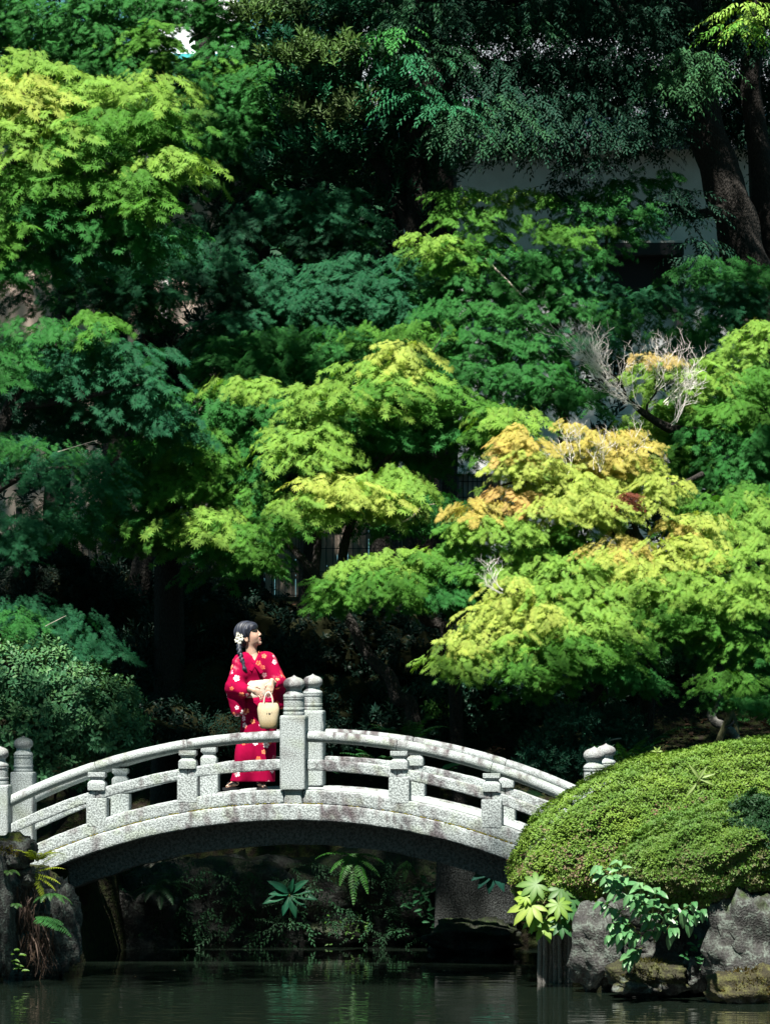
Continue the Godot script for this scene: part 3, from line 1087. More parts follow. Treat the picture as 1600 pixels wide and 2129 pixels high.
# sprays over a flat-domed pad: centre, radii, how many, colour, kind of spray
func pad(parent: Node3D, c: Vector3, r: Vector3, n: int, col: Color, sort: String, size: float, droop := 0.5, called := "foliage") -> void:
	var meshes: Array = L[sort]
	var where := []
	var tints := PackedColorArray()
	var local := c - parent.position
	var ph := rng.randf() * 50.0
	# a pad is several smaller sprays laid over one another, each with its own tilt
	var subs := []
	var many := 1 if sort == "shoot" else clampi(int(PI * r.x * r.y * 26.0), 3, 9)
	for k in many:
		var w := Vector2.from_angle(TAU * (k + rng.randf() * 0.7) / many) * (0.62 if many > 1 else 0.0) * sqrt(rng.randf_range(0.25, 1.0))
		subs.push_back([Vector3(w.x * r.x, (0.15 + w.y * 1.05) * r.y * (1.0 if many > 1 else 0.0), rng.randf_range(-0.5, 0.5) * r.z * (1.0 if many > 1 else 0.0)), rng.randf_range(0.46, 0.62) if many > 1 else 1.0, rng.randf_range(-0.28, 0.28), rng.randf_range(0.26, 0.46) if many > 1 else 1.0])
	for i in n:
		var sub: Array = subs[i % many]
		var a := rng.randf() * TAU
		var rad := sqrt(rng.randf()) * 1.02
		var u := Vector2(cos(a), sin(a)) * rad
		var edge := 1.0 + 0.45 * noise.get_noise_2d(cos(a) * 1.4 + ph + i % many, sin(a) * 1.4)
		u *= edge * (1.32 if i % 6 == 0 and many > 1 else 1.0)
		var dome := sqrt(maxf(0.0, 1.0 - minf(1.0, u.length_squared() / (edge * edge))))
		var h := dome * rng.randf_range(0.1, 1.0) - 0.5 * rng.randf() * (1.0 - dome) - 0.3 - 0.5 * rng.randf() * rng.randf()
		h += 0.55 * noise.get_noise_2d(u.x * 1.6 + ph, u.y * 1.6 - ph)
		var sz: float = sub[1]
		var p: Vector3 = sub[0] + Vector3(u.x * r.x * sz, h * r.y * sub[3] + u.x * r.x * sz * sub[2], u.y * r.z * sz)
		var out := Vector3(u.x / r.x, 0.0, u.y / r.z + 0.12)
		out = (out.normalized() + Vector3(rng.randf_range(-0.7, 0.7), 0.0, rng.randf_range(-0.5, 0.9))).normalized()
		var b: Basis
		if sort == "whorl" or sort == "shoot" or sort == "hedge":
			var up := Vector3(out.x * 0.7 + rng.randf_range(-0.35, 0.35), 0.75, out.z * 0.7 + rng.randf_range(-0.25, 0.45)).normalized()
			b = frame_of(out, up)
			b = Basis(up.cross(b.z * -1.0).normalized(), up, Vector3.ZERO)
			b.x = Vector3(0.3, 0.1, 1.0).cross(up).normalized()
			b.z = b.x.cross(up)
			b = b.rotated(up, rng.randf() * TAU)
		else:
			var d := Vector3(out.x, -droop * (0.5 + 0.9 * rad) + rng.randf_range(-0.4, 0.3), out.z).normalized()
			var up := (Vector3.UP * 0.75 + out * 0.6 + Vector3(rng.randf_range(-0.35, 0.35), 0, rng.randf_range(0.1, 0.9))).normalized()
			b = frame_of(d, up)
		var k := size * rng.randf_range(0.8, 1.2)
		where.push_back(Transform3D(b.scaled_local(Vector3(k, k, k)), local + p))
		var t := vary(0.13)
		tints.push_back(Color(col.r * t.r, col.g * t.g, col.b * t.b))
	pads_made += 1
	scatter(called, meshes[pads_made % meshes.size()], where, tints, parent)

var pads_made := 0

func limb(parent: Node3D, pts: Array, r0: float, r1: float, called := "branch", mat: Material = null, sides := 8) -> void:
	var o := parent.position
	var curve := []
	var rad := []
	var n := pts.size()
	for i in n - 1:
		var p0: Vector3 = pts[maxi(i - 1, 0)]
		var p1: Vector3 = pts[i]
		var p2: Vector3 = pts[i + 1]
		var p3: Vector3 = pts[mini(i + 2, n - 1)]
		for k in 6:
			var t := k / 6.0
			curve.push_back(p1.cubic_interpolate(p2, p0, p3, t) - o)
			rad.push_back(lerpf(r0, r1, (i + t) / (n - 1)))
	curve.push_back(pts[n - 1] - o)
	rad.push_back(r1)
	var mb := MB.new()
	mb.tube(curve, rad, sides, 0.16, pts[0].x * 7.0)
	put(called, mb.mesh(mat if mat else M.bark, 60.0), parent)

func path(px: Array, z0: float, z1: float) -> Array:    # pixels of the photograph, two by two, at depths from z0 to z1
	var out := []
	var n := px.size() / 2
	for i in n:
		out.push_back(at(px[i * 2], px[i * 2 + 1], lerpf(z0, z1, float(i) / maxf(1.0, n - 1))))
	return out

# ---------------------------------------------------------------- trees
const C_DEEP := Color(0.010, 0.058, 0.029)  # leaf greens from shaded to sunlit, the light put into the colour
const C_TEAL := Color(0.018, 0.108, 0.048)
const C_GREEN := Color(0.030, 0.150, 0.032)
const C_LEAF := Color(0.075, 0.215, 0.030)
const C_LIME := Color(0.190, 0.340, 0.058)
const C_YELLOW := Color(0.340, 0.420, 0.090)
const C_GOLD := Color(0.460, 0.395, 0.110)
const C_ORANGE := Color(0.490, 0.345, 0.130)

# rows of [x, y, half width, half height, z, density, sunlit, colour]: pads where the photograph has them
func pads(tree: Node3D, rows: Array, sort: String, size: float, droop := 0.55) -> void:
	for q in rows:
		var s := scale_at(q[4])
		var r := Vector3(q[2] / s * 1.12, q[3] / s * 1.45, clampf(q[2] / s * 0.8, 0.2, 0.9))
		var c := at(q[0], q[1], q[4])
		var n := int(q[5] * 125.0 * PI * r.x * r.y / (size * size)) + 12
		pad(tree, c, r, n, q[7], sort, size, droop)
		if q[7] != C_DEEP and sort == "maple" and q[2] > 40.0 and q.size() < 9:      # leaves under and behind it, their shade put into the colour
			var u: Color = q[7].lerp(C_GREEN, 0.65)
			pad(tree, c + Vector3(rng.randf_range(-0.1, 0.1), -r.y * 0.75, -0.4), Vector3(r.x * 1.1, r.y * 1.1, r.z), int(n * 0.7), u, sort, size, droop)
		if q[6] > 0.0:
			lit.push_back([c + Vector3(0, r.y * 0.4, 0.1), q[2] / s * q[6] * 0.85])

func root_of(px: float, z: float) -> Vector3:
	var x := (px - 800.0) / scale_at(z)
	return Vector3(x, ground_y(x, z) - 0.05, z)

func build_trees() -> void:
	var t: Node3D
	# bright maple in the upper left corner
	t = thing("maple_tree", "bright yellow-green sunlit maple filling the upper left corner, jutting over darker foliage", "tree", root_of(-120, -5.0))
	limb(t, [t.position, at(-90, 900, -5.0), at(-60, 560, -5.1), at(20, 420, -5.1), at(120, 300, -5.2), at(240, 240, -5.2)], 0.16, 0.02, "trunk")
	limb(t, [at(-60, 560, -5.1), at(100, 470, -5.0), at(240, 420, -5.0), at(340, 370, -4.9)], 0.06, 0.008)
	limb(t, [at(20, 420, -5.1), at(40, 250, -5.1), at(60, 140, -5.2)], 0.05, 0.008)
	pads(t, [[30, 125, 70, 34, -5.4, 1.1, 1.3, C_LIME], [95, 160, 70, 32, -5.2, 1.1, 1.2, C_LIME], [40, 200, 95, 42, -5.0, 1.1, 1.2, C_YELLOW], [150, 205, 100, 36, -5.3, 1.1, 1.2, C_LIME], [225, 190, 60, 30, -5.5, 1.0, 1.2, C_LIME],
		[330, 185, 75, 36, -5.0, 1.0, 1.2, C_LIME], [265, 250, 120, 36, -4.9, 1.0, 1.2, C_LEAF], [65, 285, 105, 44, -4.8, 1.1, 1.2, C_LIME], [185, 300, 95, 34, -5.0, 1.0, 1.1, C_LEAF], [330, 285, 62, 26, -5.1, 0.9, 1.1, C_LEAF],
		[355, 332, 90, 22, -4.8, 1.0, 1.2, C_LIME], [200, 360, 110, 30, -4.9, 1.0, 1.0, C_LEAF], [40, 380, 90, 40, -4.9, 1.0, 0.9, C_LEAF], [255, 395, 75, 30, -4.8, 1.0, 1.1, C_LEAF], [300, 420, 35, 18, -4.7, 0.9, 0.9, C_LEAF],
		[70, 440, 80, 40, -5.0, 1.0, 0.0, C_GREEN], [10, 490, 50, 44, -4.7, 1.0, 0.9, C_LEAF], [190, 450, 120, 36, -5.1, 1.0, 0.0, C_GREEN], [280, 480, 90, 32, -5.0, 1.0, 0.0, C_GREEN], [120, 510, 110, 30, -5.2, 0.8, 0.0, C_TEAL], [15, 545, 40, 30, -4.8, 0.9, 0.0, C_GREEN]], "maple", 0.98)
	# teal maple below it
	t = thing("maple_tree", "shaded blue-green maple at the left edge below the bright maple, paler along its top", "tree", root_of(-60, -4.3))
	limb(t, [t.position, at(-30, 1050, -4.3), at(20, 850, -4.4), at(90, 740, -4.4), at(180, 700, -4.4)], 0.13, 0.02, "trunk")
	limb(t, [at(20, 850, -4.4), at(150, 830, -4.2), at(290, 800, -4.1)], 0.05, 0.01)
	pads(t, [[90, 685, 110, 26, -4.2, 1.1, 0.9, C_GREEN], [205, 668, 55, 18, -4.1, 1.0, 1.0, C_LEAF], [15, 755, 40, 32, -3.8, 1.0, 0.0, C_GREEN], [110, 735, 120, 36, -4.4, 1.0, 0.5, C_TEAL], [240, 735, 100, 34, -4.3, 1.0, 0.6, C_TEAL],
		[60, 810, 90, 40, -4.6, 1.0, 0.0, C_DEEP], [180, 800, 120, 36, -4.4, 1.0, 0.0, C_TEAL], [300, 790, 60, 34, -4.2, 1.0, 0.0, C_TEAL], [290, 850, 100, 34, -4.4, 1.0, 0.0, C_TEAL], [130, 880, 130, 34, -4.9, 0.8, 0.0, C_DEEP], [370, 875, 60, 28, -4.5, 1.0, 0.0, C_TEAL]], "maple", 0.92)
	# upper left, behind
	t = thing("maple_tree", "dark teal maple behind the bright one, filling the gap to its right", "tree", root_of(250, -8.5))
	limb(t, [t.position, at(300, 1150, -8.5), at(320, 900, -8.6), at(300, 650, -8.6), at(250, 500, -8.6)], 0.15, 0.03, "trunk")
	pads(t, [[180, 560, 130, 38, -8.3, 0.9, 0.0, C_TEAL], [300, 545, 80, 34, -8.1, 1.0, 0.5, C_TEAL], [310, 600, 60, 28, -7.9, 1.0, 0.4, C_TEAL], [220, 625, 110, 34, -8.3, 0.7, 0.0, C_DEEP], [60, 600, 80, 34, -8.5, 0.30, 0.0, C_DEEP, 0], [330, 500, 60, 30, -8.4, 1.0, 0.4, C_TEAL],
		[420, 530, 70, 32, -8.2, 1.0, 0.4, C_TEAL], [480, 500, 50, 30, -8.4, 1.0, 0.0, C_DEEP], [440, 585, 70, 34, -8.0, 1.0, 0.0, C_DEEP], [500, 620, 70, 34, -8.3, 1.0, 0.0, C_DEEP], [290, 660, 70, 26, -8.4, 0.8, 0.0, C_DEEP]], "maple", 0.88)
	# left, lower
	t = thing("maple_tree", "low blue-green maple in flat layers at the left edge above the clipped shrub", "tree", root_of(-50, -3.7))
	limb(t, [t.position, at(-60, 1200, -3.7), at(-30, 1050, -3.7), at(60, 985, -3.7), at(180, 970, -3.6)], 0.09, 0.012, "trunk")
	limb(t, [at(120, 940, -3.6), at(165, 926, -3.5), at(203, 915, -3.5)], 0.006, 0.002, "bare_twig", M.twig, 5)
	pads(t, [[60, 932, 110, 24, -3.7, 1.2, 0.9, C_GREEN], [20, 910, 50, 18, -4.0, 1.0, 0.0, C_TEAL], [90, 972, 110, 34, -3.6, 1.1, 0.0, C_TEAL], [190, 965, 60, 34, -3.7, 1.1, 0.0, C_TEAL], [190, 1010, 60, 26, -3.4, 1.0, 0.0, C_TEAL], [20, 1100, 50, 44, -3.3, 1.0, 0.0, C_TEAL], [40, 1140, 36, 24, -3.2, 0.9, 0.0, C_TEAL], [130, 1075, 90, 30, -3.9, 0.8, 0.0, C_TEAL], [60, 1060, 60, 26, -4.0, 0.6, 0.0, C_DEEP]], "lace", 0.9)
	t = thing("maple_tree", "low fine-leaved dark green maple between the black clipped shrub and the glossy bush", "tree", root_of(-40, -3.4))
	limb(t, [t.position, at(-20, 1400, -3.4), at(40, 1330, -3.4), at(130, 1310, -3.4)], 0.07, 0.012, "trunk")
	limb(t, [at(95, 1302, -2.75), at(118, 1290, -2.7), at(138, 1280, -2.7)], 0.004, 0.002, "bare_twig", M.twig, 5)
	pads(t, [[40, 1262, 90, 26, -3.4, 1.2, 0.0, C_TEAL], [20, 1300, 90, 34, -3.1, 1.2, 0.0, C_GREEN], [110, 1290, 70, 28, -3.3, 1.2, 0.0, C_TEAL], [165, 1310, 65, 30, -3.2, 1.2, 0.0, C_TEAL], [100, 1340, 80, 26, -3.0, 1.1, 0.0, C_TEAL], [215, 1335, 38, 18, -3.1, 1.1, 0.0, C_TEAL], [248, 1354, 18, 8, -3.0, 1.0, 0.0, C_TEAL]], "lace", 0.8)
	# centre left
	t = thing("maple_tree", "mid-green layered maple left of centre, hanging over the dark hollow behind the woman", "tree", root_of(350, -6.0))
	limb(t, [t.position, at(352, 1220, -6.0), at(345, 1110, -6.0), at(370, 1000, -5.8), at(430, 900, -5.6), at(500, 820, -5.5)], 0.19, 0.03, "trunk", null, 10)
	limb(t, [at(345, 1110, -6.0), at(300, 1040, -5.8), at(260, 1000, -5.6)], 0.05, 0.012)
	limb(t, [at(370, 1000, -5.8), at(470, 1020, -5.4), at(540, 1060, -5.2)], 0.05, 0.01)
	pads(t, [[440, 808, 45, 24, -5.6, 1.0, 0.8, C_LEAF], [530, 800, 78, 24, -5.4, 1.1, 1.2, C_LIME], [480, 850, 90, 32, -5.4, 1.0, 0.0, C_GREEN], [560, 850, 50, 30, -5.3, 1.0, 0.0, C_GREEN], [390, 905, 85, 26, -5.3, 1.0, 1.0, C_LEAF], [480, 910, 80, 34, -5.4, 1.0, 0.0, C_GREEN],
		[300, 945, 70, 28, -5.4, 1.0, 0.0, C_GREEN], [400, 960, 90, 34, -5.2, 1.0, 0.0, C_LEAF], [520, 975, 70, 34, -5.3, 1.0, 0.0, C_GREEN], [255, 1000, 80, 28, -5.1, 1.0, 0.0, C_GREEN], [350, 1010, 95, 30, -5.0, 1.0, 0.9, C_LEAF], [470, 1030, 90, 34, -5.1, 1.0, 0.0, C_LEAF],
		[140, 1075, 70, 28, -5.2, 1.0, 0.0, C_GREEN], [280, 1060, 80, 22, -5.0, 1.0, 0.0, C_GREEN], [310, 1098, 70, 20, -4.9, 1.0, 0.6, C_LEAF], [420, 1085, 85, 30, -4.7, 1.1, 1.1, C_LIME], [500, 1110, 70, 30, -4.7, 1.0, 0.9, C_LEAF], [540, 1145, 45, 22, -4.6, 0.9, 0.0, C_LEAF], [450, 1140, 60, 28, -4.9, 0.8, 0.0, C_GREEN], [560, 1040, 40, 40, -5.2, 1.0, 0.0, C_GREEN]], "maple", 0.92)
	# centre
	t = thing("maple_tree", "leaning maple at the centre with bright yellow-green sunlit sprays above the woman", "tree", root_of(885, -4.4))
	limb(t, [t.position, at(860, 1497, -4.4), at(827, 1452, -4.4), at(805, 1402, -4.4), at(767, 1366, -4.45), at(735, 1306, -4.5), at(700, 1250, -4.6), at(655, 1195, -4.7), at(600, 1130, -4.9), at(560, 1080, -5.0)], 0.085, 0.03, "trunk", null, 10)
	limb(t, [at(700, 1250, -4.6), at(720, 1120, -4.9), at(770, 1000, -5.0), at(840, 900, -5.0), at(850, 780, -5.0)], 0.06, 0.012)
	limb(t, [at(655, 1195, -4.7), at(660, 1100, -4.9), at(640, 1000, -5.0), at(680, 880, -5.1), at(760, 800, -5.1)], 0.05, 0.01)
	limb(t, [at(815, 1095, -4.3), at(855, 1075, -4.3), at(880, 1052, -4.3), at(910, 1048, -4.3)], 0.012, 0.006, "bare_twig", M.twig, 6)
	limb(t, [at(895, 735, -5.1), at(918, 700, -5.1), at(912, 672, -5.1)], 0.008, 0.002, "bare_twig", M.twig, 5)
	pads(t, [[840, 738, 62, 26, -5.0, 1.2, 1.4, C_YELLOW], [770, 770, 70, 26, -5.0, 1.1, 1.3, C_LIME], [850, 785, 55, 26, -4.8, 1.1, 1.2, C_LIME], [690, 830, 90, 32, -4.8, 1.1, 1.2, C_LIME], [790, 830, 90, 34, -4.9, 1.0, 0.8, C_LEAF], [900, 830, 90, 34, -5.0, 1.0, 0.8, C_LEAF], [620, 880, 60, 32, -4.8, 1.1, 1.1, C_LIME], [640, 930, 80, 36, -4.6, 1.1, 1.2, C_LIME], [740, 890, 80, 34, -5.0, 1.0, 0.0, C_GREEN],
		[1000, 850, 60, 26, -5.0, 1.0, 0.9, C_LEAF], [1065, 868, 78, 26, -4.7, 1.1, 1.2, C_LIME], [960, 890, 70, 24, -5.1, 1.0, 0.0, C_GREEN], [860, 900, 70, 28, -5.1, 1.0, 0.0, C_GREEN], [720, 960, 60, 26, -5.3, 0.7, 0.0, C_GREEN], [680, 1010, 75, 24, -4.4, 1.2, 1.3, C_YELLOW], [810, 990, 70, 24, -4.5, 1.2, 1.3, C_LIME], [760, 1025, 75, 24, -4.2, 1.2, 1.3, C_YELLOW],
		[640, 1048, 70, 22, -4.3, 1.1, 1.1, C_LIME, 0], [600, 1080, 40, 16, -4.3, 1.0, 0.8, C_LEAF, 0], [850, 1025, 36, 26, -4.3, 1.1, 1.1, C_LIME], [700, 1062, 90, 20, -4.8, 0.8, 0.0, C_GREEN, 0], [810, 1080, 70, 30, -5.0, 0.8, 0.0, C_GREEN, 0], [880, 958, 70, 16, -5.3, 0.8, 0.0, C_GREEN, 0], [920, 1050, 50, 22, -4.5, 0.9, 0.0, C_GREEN], [1000, 905, 36, 30, -4.8, 1.0, 0.8, C_LEAF]], "maple", 0.95)
	# arching low branch
	t = thing("maple_tree", "slender maple whose pale green sprays arch just above the bridge's middle posts", "tree", root_of(960, -4.6))
	limb(t, [t.position, at(945, 1440, -4.6), at(925, 1310, -4.6), at(885, 1290, -4.6), at(858, 1240, -4.5), at(870, 1180, -4.4), at(950, 1160, -4.3)], 0.08, 0.02, "trunk", null, 9)
	limb(t, [at(858, 1240, -4.5), at(800, 1190, -4.3), at(720, 1200, -4.1)], 0.03, 0.008)
	pads(t, [[710, 1215, 50, 24, -3.7, 1.1, 1.1, C_LEAF], [770, 1175, 70, 26, -3.8, 1.2, 1.2, C_LIME], [850, 1160, 60, 24, -3.9, 1.2, 1.2, C_LIME], [800, 1205, 60, 24, -3.6, 1.1, 1.0, C_LEAF], [855, 1225, 26, 26, -3.5, 1.1, 1.0, C_LEAF], [920, 1165, 60, 26, -3.8, 1.1, 1.1, C_LEAF], [935, 1205, 70, 26, -3.8, 1.0, 0.7, C_GREEN], [910, 1235, 50, 16, -3.7, 0.9, 0.0, C_GREEN], [1000, 1170, 70, 30, -3.8, 1.1, 1.0, C_LEAF], [1010, 1225, 50, 22, -4.0, 0.9, 0.0, C_GREEN], [665, 1245, 22, 12, -3.6, 0.9, 0.8, C_LEAF]], "maple", 0.80)
	# gold maple on the right
	t = thing("maple_tree", "golden and orange tinged maple right of centre with grey bare twigs among its leaves", "tree", root_of(1330, -4.4))
	limb(t, [t.position, at(1350, 1300, -4.4), at(1330, 1130, -4.3), at(1260, 1100, -4.2), at(1200, 1020, -4.1), at(1180, 950, -4.1)], 0.09, 0.02, "trunk", null, 9)
	limb(t, [at(1330, 1130, -4.3), at(1290, 1000, -4.2), at(1280, 930, -4.2)], 0.035, 0.008)
	limb(t, [at(1200, 1020, -4.1), at(1100, 1000, -4.0), at(1040, 1010, -3.9)], 0.03, 0.007)
	limb(t, [at(1460, 985, -4.5), at(1420, 1003, -4.4), at(1380, 1010, -4.3), at(1320, 1005, -4.2)], 0.03, 0.012)
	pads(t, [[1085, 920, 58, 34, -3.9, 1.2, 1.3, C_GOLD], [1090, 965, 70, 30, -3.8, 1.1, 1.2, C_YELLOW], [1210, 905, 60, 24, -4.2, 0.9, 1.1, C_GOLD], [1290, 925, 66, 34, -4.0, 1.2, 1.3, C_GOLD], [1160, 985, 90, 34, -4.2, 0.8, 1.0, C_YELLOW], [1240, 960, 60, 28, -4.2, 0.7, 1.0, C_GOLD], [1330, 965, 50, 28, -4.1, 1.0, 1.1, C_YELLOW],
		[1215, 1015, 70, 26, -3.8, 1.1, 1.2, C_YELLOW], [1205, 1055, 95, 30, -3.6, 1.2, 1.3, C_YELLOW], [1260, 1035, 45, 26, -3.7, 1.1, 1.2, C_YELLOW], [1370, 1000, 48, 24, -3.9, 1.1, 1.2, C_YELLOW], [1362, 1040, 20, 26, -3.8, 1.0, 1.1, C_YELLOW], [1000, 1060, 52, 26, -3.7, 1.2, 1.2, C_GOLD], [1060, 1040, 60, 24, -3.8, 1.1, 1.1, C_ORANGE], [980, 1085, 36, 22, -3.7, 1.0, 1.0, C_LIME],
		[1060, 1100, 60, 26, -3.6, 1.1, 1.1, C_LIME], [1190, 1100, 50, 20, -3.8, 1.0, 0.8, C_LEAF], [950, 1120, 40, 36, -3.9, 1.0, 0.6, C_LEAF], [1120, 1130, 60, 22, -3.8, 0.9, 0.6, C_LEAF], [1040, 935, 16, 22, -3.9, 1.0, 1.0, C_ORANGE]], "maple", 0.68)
	bare_twigs(t, [at(1180, 985, -3.9), at(1240, 980, -3.9), at(1200, 950, -3.95), at(1290, 960, -3.9)], 14, 0.42, Vector3(0.1, 0.8, 0.25))
	pads(t, [[1297, 1036, 16, 10, -3.65, 1.2, 0.0, Color(0.16, 0.05, 0.03)]], "maple", 0.6)
	# large maple low on the right
	t = thing("maple_tree", "big sunlit lime-green maple low on the right, its layered sprays spreading over the hedge", "tree", root_of(1250, -4.2))
	limb(t, [t.position, at(1245, 1440, -4.2), at(1240, 1380, -4.2), at(1280, 1300, -3.9), at(1240, 1220, -3.7), at(1160, 1180, -3.5)], 0.11, 0.03, "trunk", null, 9)
	limb(t, [at(1360, 1336, -3.8), at(1420, 1316, -3.8), at(1490, 1306, -3.9), at(1560, 1330, -4.0)], 0.03, 0.05)
	limb(t, [at(1280, 1300, -3.9), at(1360, 1240, -3.6), at(1460, 1200, -3.5), at(1560, 1180, -3.5)], 0.05, 0.012)
	limb(t, [at(1240, 1300, -3.9), at(1130, 1300, -3.4), at(1010, 1340, -3.1)], 0.04, 0.008)
	pads(t, [[1280, 1135, 60, 26, -3.5, 1.2, 1.3, C_GOLD], [1100, 1175, 90, 30, -3.6, 1.1, 1.1, C_LIME], [1210, 1180, 80, 32, -3.4, 1.1, 1.2, C_LIME], [1310, 1180, 90, 32, -3.3, 1.1, 1.2, C_YELLOW], [1420, 1150, 90, 34, -3.5, 1.1, 1.2, C_YELLOW], [1460, 1085, 50, 26, -3.9, 1.0, 1.1, C_YELLOW], [1405, 1095, 26, 20, -3.9, 1.0, 1.1, C_GOLD], [1540, 1170, 80, 34, -3.4, 1.1, 1.2, C_LIME],
		[1090, 1230, 70, 28, -3.3, 1.1, 1.1, C_YELLOW], [1190, 1235, 90, 32, -3.2, 1.1, 1.2, C_LIME], [1310, 1240, 95, 32, -3.1, 1.1, 1.1, C_LIME], [1430, 1220, 90, 34, -3.1, 1.1, 1.2, C_LIME], [1550, 1230, 75, 34, -3.1, 1.1, 1.1, C_LIME], [1040, 1275, 70, 28, -3.1, 1.1, 1.2, C_YELLOW], [1130, 1290, 80, 32, -2.9, 1.2, 1.3, C_YELLOW], [1240, 1290, 90, 32, -2.8, 1.1, 1.1, C_LIME], [1370, 1285, 80, 28, -3.0, 1.0, 0.8, C_LEAF], [1490, 1275, 90, 30, -3.1, 1.0, 0.7, C_LEAF],
		[985, 1325, 60, 24, -2.9, 1.2, 1.2, C_YELLOW], [1070, 1345, 70, 28, -2.8, 1.1, 1.1, C_LIME], [1170, 1350, 70, 30, -2.7, 1.1, 1.0, C_LEAF], [1280, 1350, 80, 28, -2.8, 1.0, 0.6, C_LEAF], [915, 1378, 40, 16, -2.8, 1.1, 1.1, C_LIME], [965, 1370, 50, 20, -2.8, 1.0, 1.0, C_LIME], [1080, 1395, 50, 24, -2.7, 1.0, 0.7, C_LEAF], [1150, 1400, 45, 22, -2.8, 0.9, 0.0, C_LEAF], [1310, 1400, 60, 22, -2.9, 0.9, 0.0, C_GREEN], [1240, 1395, 40, 18, -2.9, 0.8, 0.0, C_GREEN],
		[1550, 1345, 70, 24, -3.1, 1.0, 0.6, C_LEAF], [1530, 1415, 70, 22, -2.9, 1.1, 0.6, C_LEAF], [1580, 1380, 50, 26, -3.1, 0.9, 0.0, C_GREEN], [1570, 1450, 50, 14, -2.8, 1.0, 0.0, C_GREEN]], "maple", 0.70)
	bare_twigs(t, [at(1040, 1228, -2.8)], 6, 0.32, Vector3(-0.95, 0.25, 0.2), 0.35)
	# right, middle
	t = thing("maple_tree", "tall maple at the right edge with a half-bare dark branch ending in silvery twigs", "tree", root_of(1640, -6.0))
	limb(t, [t.position, at(1650, 1200, -6.0), at(1620, 1000, -6.0), at(1560, 930, -5.9), at(1460, 904, -5.6), at(1400, 893, -5.5), at(1345, 865, -5.4), at(1300, 825, -5.3)], 0.15, 0.018, "trunk", null, 9)
	limb(t, [at(1345, 865, -5.4), at(1345, 840, -5.4), at(1365, 810, -5.4), at(1350, 780, -5.3)], 0.014, 0.006)
	limb(t, [at(1300, 825, -5.3), at(1285, 790, -5.2), at(1240, 760, -5.2)], 0.014, 0.004)
	limb(t, [at(1620, 1000, -6.0), at(1600, 850, -6.0), at(1540, 760, -6.0)], 0.05, 0.012)
	pads(t, [[1350, 742, 56, 16, -5.3, 0.45, 1.2, Color(0.42, 0.33, 0.13), 0], [1355, 785, 60, 30, -5.4, 0.7, 1.2, C_LIME, 0], [1410, 760, 40, 22, -5.5, 0.6, 1.0, C_LIME, 0], [1480, 790, 70, 34, -5.8, 1.0, 1.0, C_LIME], [1550, 730, 70, 34, -6.0, 1.0, 1.1, C_LIME], [1590, 690, 40, 26, -6.0, 1.0, 1.1, C_LIME], [1570, 800, 60, 36, -5.6, 1.0, 1.0, C_LEAF], [1430, 850, 70, 30, -5.8, 0.9, 0.6, C_LEAF], [1530, 860, 80, 36, -5.5, 1.0, 0.6, C_LEAF], [1340, 885, 70, 22, -5.9, 0.8, 0.8, C_LIME],
		[1480, 915, 100, 34, -5.5, 1.0, 0.0, C_GREEN], [1580, 925, 50, 36, -5.3, 1.0, 0.0, C_GREEN], [1420, 940, 70, 30, -5.7, 1.0, 0.5, C_LEAF], [1540, 980, 90, 34, -5.3, 1.0, 0.0, C_GREEN], [1560, 1020, 60, 26, -5.0, 1.0, 1.0, C_LEAF], [1480, 1050, 80, 26, -4.6, 1.0, 1.0, C_LEAF], [1570, 1065, 60, 32, -4.6, 1.1, 1.1, C_LIME], [1540, 1110, 80, 26, -4.4, 1.0, 1.1, C_LIME], [1370, 860, 60, 30, -5.8, 0.5, 0.9, C_LIME]], "maple", 0.74)
	bare_twigs(t, [at(1300, 825, -5.2), at(1285, 792, -5.2), at(1250, 765, -5.1), at(1325, 850, -5.2), at(1270, 800, -5.2)], 30, 0.62, Vector3(-0.75, 0.55, 0.15), 0.6)
	bare_twigs(t, [at(1365, 810, -5.3), at(1400, 880, -5.3), at(1380, 840, -5.3)], 22, 0.62, Vector3(0.5, 0.75, 0.2), 0.6)
	# upper right, before the white wall
	t = thing("maple_tree", "airy light green maple standing before the white wall in the upper right", "tree", root_of(1165, -8.0))
	limb(t, [t.position, at(1170, 900, -8.0), at(1160, 720, -8.0), at(1150, 640, -8.0), at(1110, 560, -8.0), at(1045, 490, -8.0), at(1000, 430, -8.0)], 0.08, 0.012, "trunk", null, 8)
	limb(t, [at(1150, 690, -7.9), at(1110, 645, -7.8), at(1060, 590, -7.8), at(1000, 530, -7.8), at(980, 510, -7.8)], 0.02, 0.006, "branch", M.twig)
	limb(t, [at(1150, 640, -8.0), at(1240, 560, -8.0), at(1260, 490, -8.0), at(1230, 470, -8.0)], 0.03, 0.008)
	limb(t, [at(1260, 490, -8.0), at(1280, 470, -8.0), at(1310, 420, -8.0)], 0.02, 0.006)
